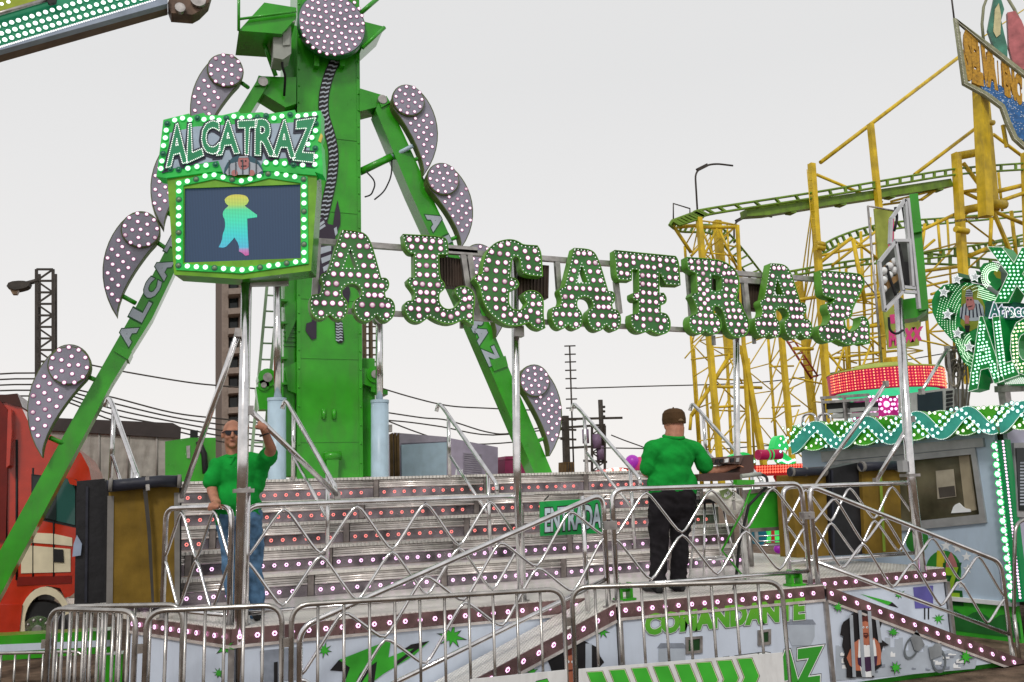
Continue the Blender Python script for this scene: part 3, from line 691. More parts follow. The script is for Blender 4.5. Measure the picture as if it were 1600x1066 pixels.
# painted rope and dangling striped figure on the mast
rope = zz(480, 90, 2.268, [(100, 12), (78, 60), (60, 130), (60, 200), (80, 270), (93, 340), (88, 420), (72, 500), (58, 560), (45, 610)])
rp_ = [Vector(p) for p in rope]; path = []
for i in range(len(rp_)-1):
    a0, a1, a2, a3 = rp_[max(0, i-1)], rp_[i], rp_[i+1], rp_[min(len(rp_)-1, i+2)]
    for t in (0, .25, .5, .75): path.append(.5*((2*a1)+(a2-a0)*t+(2*a0-5*a1+4*a2-a3)*t*t+(3*a1-a0-3*a2+a3)*t**3))
ptf = PY(YT-.013)
L_ = []; R_ = []
for i, p in enumerate(path):
    d = (path[min(i+1, len(path)-1)]-path[max(i-1, 0)]).normalized(); nn = Vector((-d.y, d.x)); L_.append(tuple(p+nn*8)); R_.append(tuple(p-nn*8))
decal('rope_print', mast, L_+R_[::-1], ptf, BLACK, -.004)
acc = sample([tuple(p) for p in path], 7.2, False)
for i in range(len(acc)-1):
    p = Vector(acc[i]); d = (Vector(acc[i+1])-p).normalized(); nn = Vector((-d.y, d.x)); e = d
    q = [p-nn*6.5-e*2.5, p-nn*1+e*1, p+nn*1-e*.2, p+nn*6.5+e*2, p+nn*6.5+e*4.5, p+nn*1+e*2.2, p-nn*1+e*3.4, p-nn*6.5+e*.5]
    decal('rope_strand_print', mast, [tuple(v) for v in q], ptf, PALE, -.007)
fig = zz(470, 330, 3.478, [(90, 60), (120, 30), (150, 70), (175, 75), (185, 0), (200, -60), (215, 10), (215, 70), (190, 130), (170, 230), (140, 320), (230, 430), (260, 400), (270, 440), (255, 520), (240, 480), (150, 420), (85, 560), (85, 690), (60, 700), (25, 650), (30, 610), (60, 600), (70, 480), (100, 330), (85, 220)])
decal('dangling_figure_print', mast, fig, ptf, mat('aubergine_print', (.035, .025, .045), .5), -.009)
for k, q in enumerate(([(95, 200), (165, 185), (165, 215), (105, 235)], [(110, 255), (165, 235), (160, 265), (115, 285)], [(120, 305), (155, 285), (150, 315), (125, 330)], [(95, 70), (125, 50), (130, 62), (92, 92)], [(90, 95), (130, 70), (135, 82), (95, 108)], [(180, 95), (195, 85), (200, 120), (188, 135)])):
    decal('stripe_print', mast, zz(470, 330, 3.478, q), ptf, PALE, -.012)
leg2 = zz(470, 330, 3.478, [(185, 600), (225, 600), (235, 700), (225, 718), (200, 715), (190, 690)])
decal('figure_leg_print', mast, leg2, ptf, BLACK, -.009)
for k in range(7):
    y = 606+k*15; decal('stripe_print', mast, zz(470, 330, 3.478, [(190, y), (205, y+4), (215, y-2), (227, y+3), (228, y+10), (215, y+6), (205, y+12), (191, y+8)]), ptf, PALE, -.012)

# slanted support legs
def leg(poly, lab, letters, plY, bands):
    base = onY(*poly[-1][:2], plY); t = thing('support_leg', lab, 'support leg', (base.x, base.y, 0), 'slanted legs of the ride')
    P_ = PY(plY); h = len(poly)//2
    plate(MB(), poly, P_, .34).build('leg_beam', GREEN, t, bevel=.012)
    for i, (ch, q) in enumerate(letters):
        text(MB(), ch, q, P_, -.004, .10).build('lettering_outline', mat('dark_green_print', (.012, .10, .02), .4), t)
        text(MB(), ch, q, P_, -.008, .055).build('lettering', PALE, t)
    for q in bands: plate(MB(), q, P_, .40, -.03).build('telescope_collar', GREEN, t, bevel=.008)
    return t
def lq(c, ux, uy, w, h):      # letter quad: centre, baseline direction, width, height (px)
    u = Vector((ux, uy)).normalized(); v = Vector((u.y, -u.x)); c = Vector(c)
    return [tuple(c-u*w/2-v*h/2), tuple(c+u*w/2-v*h/2), tuple(c+u*w/2+v*h/2), tuple(c-u*w/2+v*h/2)]
Ld = (-.47, .88)
lets = [(c, lq((392-16-177*s, 180+10+332*s), .47, -.88, 27, 20)) for c, s in zip('ALCATRAZ', (1.0, .885, .785, .69, .58, .47, .37, .27))]
legL = leg([(405, 120), (421, 128), (391, 178), (238, 497), (174, 600), (-50, 1026), (-50, 950), (144, 600), (210, 484), (371, 176)],
    'long green slanted leg with grey lettering crossing in front of the red truck', lets, 11.9, [[(183, 538), (206, 550), (200, 562), (177, 548)], [(404, 118), (424, 122), (420, 132), (398, 134)]])
lets = [(c, lq((607+8+(x-607), y), .42, .9, 24, 18)) for c, x, y in (('A', 672, 345), ('L', 690, 385), ('C', 705, 420), ('A', 716, 450), ('T', 727, 478), ('R', 737, 502), ('A', 744, 522), ('Z', 760, 556))]
legR = leg([(587, 172), (592, 158), (604, 152), (611, 166), (667, 290), (770, 516), (864, 741), (884, 790), (856, 790), (836, 741), (736, 508), (641, 300)],
    'green slanted leg with grey lettering running down behind the big letters', lets, 11.9, [[(766, 563), (790, 556), (794, 572), (772, 580)], [(592, 156), (604, 150), (610, 160), (596, 168)]])
for q in ([(463, 121), (463, 162), (446, 168), (398, 138), (405, 119)], [(562, 138), (602, 150), (602, 164), (562, 174)]):
    br = plate(MB(), q, PY(11.95), .36).build('leg_bracket', GREEN, mast, bevel=.01)
    c = (sum(p[0] for p in q)/len(q), sum(p[1] for p in q)/len(q))
for c in ((411, 127), (598, 155)): MB().disc(onY(*c, 11.86), .07, (0, 1, 0), .4, 12).build('hinge_pin', STEELD, mast)
# little ram on the right leg
rm = thing('leg_ram', 'thin green locking ram between the mast and the right leg', 'ram', onY(562, 268, 12.1))
MB().tube([onY(562, 269, 12.1), onY(612, 245, 12.0)], .055, 10).build('barrel', GREEN, rm); MB().tube([onY(612, 245, 12), onY(645, 228, 11.8)], .032, 8).build('rod', LBLUE, rm)
MB().tube(fillet([onY(572, 268, 12), onY(588, 285, 12), onY(580, 305, 12), onY(570, 308, 12)], .2, 5), .012, 5).build('hose', DARK, rm)
MB().tube(fillet([onY(612, 250, 12), onY(612, 275, 12), onY(600, 300, 12), onY(585, 312, 12)], .2, 5), .012, 5).build('hose', DARK, rm)

# comma shaped light panels bolted to the legs
bmC = bulb_mesh('panel_bulb', .021, [BULBW, BULBR], .5, 8)
bmCd = bulb_mesh('panel_bulb_dim', .021, [BULBD, BULBR], .5, 8)
def comma(c, r, tip, side, lab, Y=11.75, arms=()):
    P_ = PY(Y); m_ = P_.mpp(*c); t = thing('light_panel', lab, 'light panel', P_.pt(*c), 'comma shaped light panels on the ride legs')
    tx, ty = (tip[0]-c[0])/r, (tip[1]-c[1])/r; s = side       # s=-1: tail bulges left
    k = ty/4.3
    def B(p0, p1, p2, p3, n=12): return [tuple(Vector(p0)*(1-u)**3+Vector(p1)*3*u*(1-u)**2+Vector(p2)*3*u*u*(1-u)+Vector(p3)*u**3 for u in [i/n])[0] for i in range(n)]
    outer = B((s*.75, -.68), (s*1.75, .2), (s*2.6, 2.3*k), (tx, ty)); inner = B((tx, ty), (tx-s*.05, ty-1.3*k), (-s*.1, 1.4*k), (-s*.62, .78))
    back = [(q.x, q.y) for q in outer+inner]
    arc = []; a0 = math.atan2(.78, -s*.62); a1 = math.atan2(-.68, s*.75)
    # go round the circle on the side opposite the tail
    if s < 0:
        a0, a1 = math.atan2(.78, .62), math.atan2(-.68, -.75)
        arc = [(math.cos(a0+(a1-a0)*i/16), math.sin(a0+(a1-a0)*i/16)) for i in range(1, 16)]
    else:
        a0, a1 = math.atan2(.78, -.62), math.atan2(-.68, .75)+2*math.pi
        arc = [(math.cos(a0+(a1-a0)*i/16), math.sin(a0+(a1-a0)*i/16)) for i in range(1, 16)]
    full = back+arc; px = [(c[0]+q[0]*r, c[1]+q[1]*r) for q in full]
    rim = plate(MB(), px, P_, .16).build('panel_shell', OLIVEB, t)
    ins = inset(px, -1.4) if False else inset(px, 1.4)
    plate(MB(), ins, P_, .008, -.006).build('panel_face', LILAC, rim)
    d = MB().disc(P_.pt(*c, off=-.05), r*m_, (0, 1, 0), .06, 28).build('disc_shell', OLIVEB, t)
    MB().disc(P_.pt(*c, off=-.06), r*m_*.94, (0, 1, 0), .012, 28).build('disc_face', LILAC, d)
    for j in range(3): 
        n = (1, 5, 11)[j]; rr = (0, .42, .82)[j]
        for i in range(n): a = 6.2832*i/n+j*.5+c[0]; inst('bulb', bmC if random.random() > .12 else bmCd, d, P_.pt(c[0]+r*rr*math.cos(a), c[1]+r*rr*math.sin(a), off=-.062))
    stp = r*.46; ins2 = inset(px, 3.0); row = 0; y = c[1]+r*.2
    while y < tip[1]-5:
        x = c[0]-2.2*r+(stp*.5 if row % 2 else 0)
        while x < c[0]+2.2*r:
            q = (x+random.uniform(-.8, .8), y+s*.25*(x-c[0]))
            if inside(q, ins2) and math.hypot(q[0]-c[0], q[1]-c[1]) > r*1.13: inst('bulb', bmC if random.random() > .12 else bmCd, rim, P_.pt(*q, off=-.008))
            x += stp*1.15
        y += stp*.82; row += 1
    for p0, p1 in arms: MB().tube([onY(*p0, Y+.1), onY(*p1, 11.95)], .03, 6).build('mounting_arm', GREEN, t)
    return t
comma((108.8, 572), 34, (65.6, 715), -1, 'comma shaped light panel lowest on the left leg, over the red truck', arms=(((140, 590), (150, 594)), ((78, 684), (105, 696))))
comma((220, 361), 31, (183, 495), -1, 'comma shaped light panel beside the grey letters on the left leg', arms=(((247, 380), (262, 390)), ((190, 462), (212, 474))))
comma((290, 236), 28.5, (256, 358), -1, 'comma shaped light panel mostly hidden behind the LED screen sign', arms=(((300, 260), (318, 275)), ((258, 330), (290, 350))))
comma((352, 112.6), 28.5, (318, 232), -1, 'comma shaped light panel at the top of the left leg', arms=(((378, 130), (388, 137)), ((322, 200), (352, 214))))
comma((637, 159), 25, (662.6, 274), 1, 'comma shaped light panel at the top of the right leg', arms=(((616, 165), (605, 168)), ((657, 247), (646, 250))))
comma((691, 281.5), 25, (721, 388), 1, 'comma shaped light panel above the letter L of the big sign', arms=(((670, 292), (660, 296)), ((716, 370), (700, 376))))
comma((748, 408), 25, (776, 527), 1, 'comma shaped light panel almost hidden behind the letter C of the big sign', arms=(((725, 415), (716, 418)), ((770, 495), (755, 500))))
comma((833.6, 595.5), 23.5, (859, 713), 1, 'comma shaped light panel lowest on the right leg, above the steps', arms=(((812, 605), (800, 608)), ((853, 684), (838, 690))))

# ================================================================ swinging gondola arm overhead at top left
zg = lambda pts: zz(0, 0, 3.5525, pts)
pg = Pl((onY(100, 40, 9.5).x, 9.5), 0)
gon = thing('gondola_arm', 'overhead gondola arm with rows of white bulbs on a green face', 'gondola', pg.pt(120, 40))
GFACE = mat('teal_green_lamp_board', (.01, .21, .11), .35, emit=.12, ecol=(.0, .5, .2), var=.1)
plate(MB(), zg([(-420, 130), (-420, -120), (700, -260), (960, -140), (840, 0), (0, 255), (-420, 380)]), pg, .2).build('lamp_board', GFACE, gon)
plate(MB(), zg([(-420, 380), (0, 255), (845, 0), (930, -30), (930, 20), (0, 278), (-420, 410)]), pg, .10, -.05).build('edge_profile', mat('blue_grey_trim', (.30, .36, .46), .35), gon)
def hplate(px0, px1, name, m, d0, d1):
    A = [pg.off(d0).pt(*p) for p in zg(px0)]
    return A
q = [(-420, 410), (0, 278), (930, 20), (930, 26), (0, 285), (-420, 418)]
plate(MB(), zg(q), pg, .22, .0).build('underside', mat('worn_tan_underside', (.16, .105, .075), .5, var=.2, grime=.4), gon)
plate(MB(), zg([(-420, 408), (0, 276), (600, 110), (600, 114), (0, 283), (-420, 415)]), pg, .06, .23).build('green_stripe', mat('olive_green_stripe', (.11, .19, .02), .5), gon)
plate(MB(), zg([(-420, 408), (0, 276), (930, 18), (930, 24), (0, 283), (-420, 415)]), pg, .05, .30).build('rear_edge', mat('worn_tan_underside', (0, 0, 0)), gon)
plate(MB(), zg([(-420, 40), (-420, -150), (300, -150), (300, -5), (0, 85), (-420, 210)]), pg, .02, -.012).build('yellow_green_patch', mat('yellow_green_enamel', (.30, .38, .01), .4), gon)
MB().tube([pg.off(-.06).pt(*p) for p in zg([(-420, 200), (0, 75), (290, -10)])], .022, 8).build('conduit', STEELD, gon)
plate(MB(), zg([(265, -20), (315, -20), (310, 10), (275, 20), (262, 10)]), pg, .05, -.09).build('conduit_clamp', DARK, gon)
hd = plate(MB(), zg([(930, 20), (960, -60), (1180, -60), (1160, 10), (1110, 60), (1070, 82), (950, 72)]), pg, .2, .02).build('end_knuckle', mat('greasy_brown_steel', (.14, .09, .065), .5, .3, var=.4, grime=.5), gon, bevel=.02)
for c, r_ in (((1100, -5), 45), ((1000, 40), 30)): MB().disc(pg.off(-.03).pt(*zg([c])[0]), r_/3.5525*pg.mpp(250, 20), (0, 1, 0), .06, 14).build('knuckle_bolt', STEELD, hd)
bmG = bulb_mesh('gondola_bulb', 4.0*pg.mpp(100, 40), [BULBG, GFACE], .4, 10)
pg2 = pg.off(-.002)
for row, (x0, y0) in enumerate(((27, 222), (8, 187), (27, 137), (10, 25))):
    for k in range(-4, 24):
        x = x0+37.7*k; y = y0-11.4*k
        if (row == 3 and k > 1): continue
        if y > -40: inst('bulb', bmG, gon, pg2.pt(*zg([(x, y)])[0]))
dots(MB(), [zg([(x, 262-.305*x)])[0] for x in range(-40, 860, 13)], pg, .012, -.056).build('led_string', DOTW, gon, kind='stuff')

# ================================================================ the big ALCATRAZ letters
pa = PY(7.30); TH = .10
zA = lambda pts: zz(475, 350, 6.27, pts)
OUT = {}
OUT['A'] = (zA([(365, 60), (580, 72), (660, 175), (755, 530), (800, 528), (830, 560), (835, 610), (815, 655), (790, 672), (800, 722), (850, 730), (885, 780), (893, 840), (880, 900), (850, 945), (800, 965), (750, 940), (708, 888), (680, 930), (630, 965), (560, 955), (510, 905), (490, 850), (485, 790), (500, 740), (540, 715), (565, 690), (555, 640), (520, 600), (470, 590), (430, 595), (390, 620), (370, 650), (375, 710), (410, 740), (430, 790), (430, 850), (415, 900), (380, 935), (340, 945), (290, 930), (255, 888), (220, 920), (170, 945), (110, 925), (75, 880), (55, 820), (55, 740), (75, 700), (115, 692), (150, 690), (180, 640), (180, 590), (160, 550), (160, 510), (185, 485), (225, 480)]),
            [zA([(455, 240), (520, 435), (390, 430)])],
            zA([(418, 117), (486, 120), (557, 122), (387, 210), (541, 218), (616, 222), (356, 305), (549, 314), (645, 319), (322, 398), (585, 410), (671, 414), (290, 491), (373, 495), (455, 499), (536, 501), (618, 513), (700, 513), (235, 585), (315, 586), (617, 601), (693, 606), (760, 609), (228, 680), (309, 685), (631, 697), (691, 699), (751, 702), (117, 772), (197, 776), (279, 778), (358, 782), (568, 792), (669, 796), (764, 797), (823, 801), (166, 873), (350, 885), (616, 887), (810, 894)]))
zL = lambda pts: zz(615, 355, 6.46, pts)
OUT['L'] = (zL([(90, 72), (500, 92), (548, 140), (550, 280), (455, 282), (465, 520), (510, 560), (520, 600), (505, 640), (465, 665), (455, 720), (470, 780), (510, 820), (560, 830), (620, 810), (655, 760), (670, 735), (630, 690), (615, 650), (625, 615), (670, 595), (730, 598), (785, 630), (815, 680), (820, 760), (805, 850), (805, 990), (760, 975), (705, 930), (640, 965), (560, 985), (470, 965), (400, 930), (360, 900), (310, 950), (250, 970), (190, 955), (140, 910), (115, 860), (102, 800), (115, 760), (150, 742), (185, 745), (205, 720), (212, 680), (195, 640), (165, 600), (140, 570), (135, 530), (160, 508), (205, 515), (203, 272), (155, 265), (105, 195)]), [],
            zL([(158, 127), (237, 131), (316, 133), (392, 143), (470, 150), (183, 199), (280, 206), (373, 211), (473, 218), (258, 293), (328, 296), (400, 299), (257, 384), (331, 389), (407, 393), (261, 480), (336, 485), (408, 488), (219, 567), (290, 577), (366, 583), (446, 585), (270, 659), (332, 661), (400, 667), (253, 740), (330, 746), (399, 749), (173, 821), (250, 827), (341, 836), (440, 832), (257, 897), (500, 884), (576, 905), (642, 874), (698, 822), (760, 804), (718, 729), (766, 717), (713, 651), (763, 896)]))
zC = lambda pts: zz(725, 365, 6.664, pts)
OUT['C'] = (zC([(440, 60), (520, 65), (580, 92), (612, 118), (760, 125), (805, 190), (818, 450), (650, 440), (585, 385), (580, 290), (560, 250), (530, 240), (505, 260), (490, 320), (480, 455), (530, 465), (565, 500), (572, 540), (550, 575), (510, 590), (470, 600), (462, 680), (470, 740), (500, 785), (550, 800), (600, 790), (640, 755), (650, 720), (615, 670), (605, 630), (640, 600), (700, 590), (760, 605), (810, 650), (830, 720), (825, 830), (835, 950), (845, 985), (810, 1008), (745, 995), (700, 960), (675, 930), (600, 955), (520, 970), (430, 955), (340, 900), (260, 830), (205, 740), (175, 650), (160, 560), (125, 510), (98, 475), (112, 438), (150, 422), (183, 415), (185, 340), (210, 240), (260, 150), (330, 90)]), [],
            zC([(381, 128), (457, 109), (537, 157), (633, 185), (736, 183), (287, 193), (371, 210), (454, 217), (663, 257), (759, 270), (256, 282), (350, 304), (432, 304), (672, 350), (762, 368), (233, 376), (331, 389), (422, 398), (162, 470), (231, 472), (329, 491), (422, 501), (498, 521), (221, 571), (321, 580), (413, 593), (251, 675), (328, 685), (406, 689), (720, 656), (714, 737), (780, 735), (333, 773), (418, 783), (690, 806), (411, 857), (486, 842), (580, 852), (650, 870), (768, 828), (533, 901), (771, 912)]))
zT = lambda pts: zz(850, 375, 6.877, pts)
OUT['T'] = (zT([(755, 110), (1410, 175), (1448, 235), (1462, 490), (1310, 485), (1255, 400), (1240, 345), (1235, 570), (1280, 570), (1310, 610), (1315, 660), (1290, 695), (1250, 700), (1250, 780), (1310, 790), (1345, 840), (1358, 900), (1350, 970), (1310, 1010), (1250, 1022), (1190, 1005), (1140, 970), (1090, 995), (1030, 1005), (970, 980), (930, 920), (920, 850), (930, 800), (980, 790), (1005, 780), (1005, 660), (965, 655), (940, 620), (945, 575), (985, 560), (1010, 560), (1005, 320), (945, 320), (938, 440), (800, 435), (762, 380)]), [],
            zT([(813, 177), (882, 178), (955, 187), (1027, 192), (1099, 200), (1170, 207), (1242, 214), (1315, 222), (1385, 228), (812, 265), (884, 272), (960, 247), (1053, 288), (1114, 291), (1180, 300), (1247, 276), (1329, 313), (1408, 321), (828, 356), (891, 365), (1057, 382), (1120, 385), (1186, 392), (1345, 405), (1413, 411), (1059, 473), (1125, 479), (1187, 487), (998, 603), (1065, 566), (1130, 572), (1193, 579), (1261, 634), (1058, 657), (1132, 665), (1201, 671), (1060, 752), (1133, 756), (1205, 763), (992, 839), (1067, 850), (1140, 852), (1217, 860), (1290, 868), (1066, 923), (1255, 942)]))
zR = lambda pts: zz(1060, 390, 7.107, pts)
OUT['R'] = (zR([(85, 85), (380, 105), (500, 130), (600, 195), (650, 260), (675, 350), (670, 450), (640, 540), (700, 610), (720, 680), (770, 760), (785, 830), (780, 900), (740, 960), (670, 985), (600, 970), (545, 910), (515, 830), (500, 740), (480, 680), (440, 635), (400, 630), (388, 660), (390, 710), (440, 740), (470, 790), (478, 860), (450, 920), (400, 950), (340, 945), (295, 905), (250, 945), (190, 945), (140, 910), (110, 850), (105, 780), (130, 730), (190, 715), (200, 680), (185, 620), (160, 560), (135, 520), (150, 485), (200, 485), (190, 270), (120, 240), (90, 200)]),
            [zR([(370, 285), (440, 285), (478, 310), (480, 430), (450, 462), (400, 462), (368, 440)])],
            zR([(139, 134), (218, 143), (298, 149), (381, 154), (453, 159), (521, 190), (152, 204), (222, 210), (303, 214), (373, 222), (440, 232), (504, 266), (556, 264), (606, 264), (272, 269), (228, 328), (315, 338), (530, 350), (582, 354), (638, 361), (275, 384), (235, 441), (318, 455), (531, 442), (613, 455), (281, 494), (242, 551), (323, 557), (381, 530), (449, 532), (519, 515), (590, 520), (289, 599), (530, 604), (597, 602), (247, 656), (330, 661), (547, 679), (609, 677), (671, 680), (237, 729), (298, 736), (365, 742), (565, 750), (628, 753), (691, 756), (171, 804), (239, 811), (308, 816), (370, 821), (434, 821), (582, 830), (665, 833), (747, 838), (231, 883), (406, 893), (640, 906), (712, 908)]))
zZ = lambda pts: zz(1255, 410, 7.617, pts)
OUT['Z'] = (zZ([(195, 95), (650, 130), (695, 160), (722, 220), (725, 280), (580, 560), (580, 620), (560, 665), (490, 690), (495, 750), (520, 800), (560, 825), (620, 800), (660, 745), (670, 690), (665, 650), (700, 640), (745, 660), (775, 710), (785, 780), (785, 970), (720, 985), (680, 960), (600, 985), (540, 990), (470, 970), (385, 920), (330, 955), (270, 960), (210, 930), (175, 870), (165, 800), (180, 755), (230, 745), (265, 745), (295, 700), (305, 640), (280, 590), (265, 540), (280, 490), (330, 490), (370, 440), (250, 415), (210, 370)]), [],
            zZ([(248, 152), (318, 157), (389, 165), (459, 171), (528, 180), (597, 187), (664, 196), (256, 241), (324, 250), (395, 260), (464, 265), (533, 272), (602, 278), (669, 286), (269, 337), (342, 349), (410, 352), (480, 356), (549, 362), (617, 371), (421, 444), (495, 450), (569, 460), (323, 550), (396, 535), (466, 542), (533, 552), (348, 625), (408, 630), (466, 633), (525, 613), (336, 716), (394, 720), (452, 725), (211, 800), (285, 805), (347, 810), (407, 816), (469, 822), (296, 886), (478, 897), (544, 868), (625, 865), (600, 916), (716, 722), (698, 801), (744, 803), (695, 889), (752, 893)]))
sign = thing('letter_sign', 'row of big green bulb letters spelling ALCATRAZ on a steel frame above the railings', 'sign', (4, 7.4, DK))
bmL = bulb_mesh('letter_bulb', .0195, [BULBW, BULBR], .65, 10)
bmLd = bulb_mesh('letter_bulb_dim', .0195, [BULBD, BULBR], .65, 10)
refA = pa.pt(*OUT['A'][0][0]); shift = {3: pa.pt(895.8, 385)-refA, 6: pa.pt(1203, 415)-refA}
for i, ch in enumerate('ALCATRAZ'):
    o_, h_, b_ = OUT[ch]; D = shift.get(i, Vector((0, 0, 0))); D = Vector((D.x, 0, D.z))
    if i in shift: D.z = 0 if abs(D.z) < .03 else D.z
    so_ = smooth2(o_, 50, 2)
    poly = [pa.pt(*p)+D for p in so_]; hol = [[pa.pt(*p)+D for p in smooth2(h, 40, 1)] for h in h_]
    le = MB().prism(poly, (0, TH, 0), hol, 0, 1).build('letter', [LETF, LETS], sign)
    le['label'] = 'letter '+ch
    # raised edge lip
    mb = MB(); ins = [pa.pt(*p)+D for p in inset(so_, 1.1)]; n = len(poly); up_ = Vector((0, -.012, 0))
    if len(ins) == n:
        vs = poly+[p+up_ for p in poly]+[p+up_ for p in ins]+ins
        fs = []
        for k in range(n):
            k2 = (k+1) % n
            for r_ in range(3): fs.append((r_*n+k, r_*n+k2, (r_+1)*n+k2, (r_+1)*n+k))
        mb.add(vs, fs); mb.build('letter_lip', LETS, le)
    if i < 6:
        for p in b_: inst('bulb', bmL if random.random() > .13 else bmLd, le, pa.pt(*p)+D+Vector((0, -.002, 0)))
    else:
        mb = MB()
        for p in b_:
            for f, c0 in ((bmL, pa.pt(*p)+D+Vector((0, -.002, 0))),):
                k = len(mb.v); mb.v += [v.co+c0 for v in f.vertices]
                for pp in f.polygons: mb.f.append([k+x for x in pp.vertices]); mb.m.append(pp.material_index); mb.s.append(pp.use_smooth)
        mb.build('bulbs', [BULBW, BULBR], le, kind='stuff')
    mb = MB(); pts = sample(inset(so_, 3.0), 6.2)
    for h in h_: pts += sample(inset(h, -2.6), 6.2)
    for p in pts:
        c = pa.pt(*p)+D; n = 5; vs = [c+Vector((math.cos(6.2832*j/n), 0, math.sin(6.2832*j/n)))*.0046+Vector((0, -.001, 0)) for j in range(n)]
        vs += [v+Vector((0, -.006, 0)) for v in vs]; mb.add(vs, [tuple(range(n, 2*n))]+[(j, (j+1) % n, n+(j+1) % n, n+j) for j in range(n)])
    mb.build('edge_leds', DOTW, le, kind='stuff')
# frame: upper and lower bars, posts, floodlight blocks
fy = 7.30+TH+.035
def fbar(p0, p1, name='frame_bar', w=.05):
    MB().beam(onY(*p0, fy), onY(*p1, fy), .05, w).build(name, STEELD, sign)
fbar((492, 377), (1315, 440)); fbar((500, 484), (1330, 530), w=.045)
for a, b in (((722, 392), (738, 500)), ((733, 395), (746, 495)), ((962, 440), (968, 490)), ((1163, 440), (1172, 520)), ((497, 380), (490, 480)), ((870, 410), (876, 495)), ((1075, 425), (1082, 510))): fbar(a, b, 'frame_upright', .045)
for a, b in (((692, 388), (745, 392)), ((1152, 438), (1192, 441))): fbar(a, b, 'frame_bracket', .06)
FLD = mat('ribbed_dark_heat_sink', (.07, .045, .035), .5, .2, var=.2)
for q in ([(687, 400), (731, 406), (731, 451), (688, 446)], [(806, 410), (858, 415), (857, 466), (806, 461)], [(1166, 440), (1193, 441), (1191, 485), (1168, 483)], [(1113, 432), (1121, 433), (1121, 455), (1113, 455)]):
    f_ = plate(MB(), q, PY(fy+.05), .10).build('floodlight', FLD, sign)
    mb = MB(); P_ = PY(fy+.05); n = 10
    for k in range(n):
        s = (k+.5)/n; A = Vector(q[0]).lerp(Vector(q[1]), s); B = Vector(q[3]).lerp(Vector(q[2]), s); A2 = A+(B-A)*.03; B2 = B+(A-B)*.03
        mb.beam(P_.pt(*A2, off=-.008), P_.pt(*B2, off=-.008), .006, .016)
    mb.build('cooling_fins', mat('heat_sink_fins', (.10, .07, .055), .5, .3), f_)
for (px0, py0), (px1, py1), r_ in (((804, 395), (813, 880), .036), ((1150, 450), (1165, 885), .033)):
    A = onY(px0, py0, 7.48); B = onY(px1, py1, 7.48)
    po = MB().tube([(B.x, 7.48, DK), (B.x, 7.48, 2.2), (A.x, 7.48, A.z)], r_, 14).build('post', STEEL, sign)
    MB().box((A.x, 7.46, onY(px0, 519, 7.48).z), (.09, .08, .10)).build('clamp', STEELD, po)
for px, py_ in ((721, 505), (1115, 532), (1178, 530)): p = onY(px, py_, fy); MB().box(p, (.03, .03, .10)).build('hanger', STEELD, sign)

# ================================================================ LED screen sign on its pole at left
ps = Pl((.50, 7.20), -YAW+R(2))
zs = lambda pts: zz(220, 160, 3.553, pts)
scr = thing('screen_sign', 'green lit sign with ALCATRAZ header above a blue LED screen on a steel pole', 'sign', (.50, 7.36, DK))
HG = mat('lit_green_header_board', (.02, .42, .06), .35, emit=.16, ecol=(.0, .8, .1), var=.3, scale=5)
hdr = zs([(125, 97), (268, 62), (275, 76), (350, 58), (360, 72), (452, 72), (545, 50), (552, 62), (672, 55), (700, 66), (855, 42), (862, 60), (1000, 46), (1000, 175), (985, 215), (1002, 225), (1012, 402), (965, 385), (975, 405), (690, 380), (400, 385), (140, 420), (85, 412), (92, 380)])
hb = plate(MB(), hdr, ps, .16, -.02).build('header_board', [HG], scr)
hi = mat('pale_blue_header_print', (.34, .44, .55), .4, var=.08)
decal('header_face', hb, zs([(160, 170), (300, 135), (560, 120), (740, 118), (945, 105), (935, 300), (690, 318), (640, 390), (460, 400), (430, 325), (150, 372)]), ps, hi, -.024)
edge = plate(MB(), zs([(145, 402), (975, 380), (978, 470), (945, 935), (565, 982), (185, 957)]), ps, .22, .0, [zs([(243, 478), (885, 455), (888, 865), (240, 890)])], 0, 1).build('screen_frame', [mat('lime_green_frame', (.16, .42, .02), .35, var=.2), GREEN], scr)
band = zs([(195, 437), (410, 390), (560, 425), (710, 385), (925, 412), (930, 895), (565, 950), (195, 930)])
bi = zs([(236, 462), (410, 425), (560, 458), (710, 420), (888, 447), (893, 872), (565, 917), (233, 897)])
plate(MB(), band, ps, .012, -.012, [bi]).build('bulb_band', HG, edge)
SCREEN = mat('blue_led_screen', (.02, .035, .075), .3, emit=.55, ecol=(.05, .11, .20), var=0)
nt = SCREEN.node_tree; wv = nt.nodes.new('ShaderNodeTexWave'); wv.inputs['Scale'].default_value = 26; wv.bands_direction = 'X'
tcn = nt.nodes.new('ShaderNodeTexCoord'); nt.links.new(tcn.outputs['Object'], wv.inputs[0])
mrn = nt.nodes.new('ShaderNodeMapRange'); mrn.inputs[3].default_value = .18; mrn.inputs[4].default_value = .42
nt.links.new(wv.outputs['Fac'], mrn.inputs[0]); nt.links.new(mrn.outputs[0], nt.nodes['Principled BSDF'].inputs['Emission Strength'])
screen = plate(MB(), zs([(240, 476), (887, 453), (890, 868), (238, 892)]), ps, .10, .02).build('led_screen', SCREEN, scr)
zf = ps.pt(*zs([(560, 800)])[0]).z-DK; zh = ps.pt(*zs([(560, 540)])[0]).z-DK
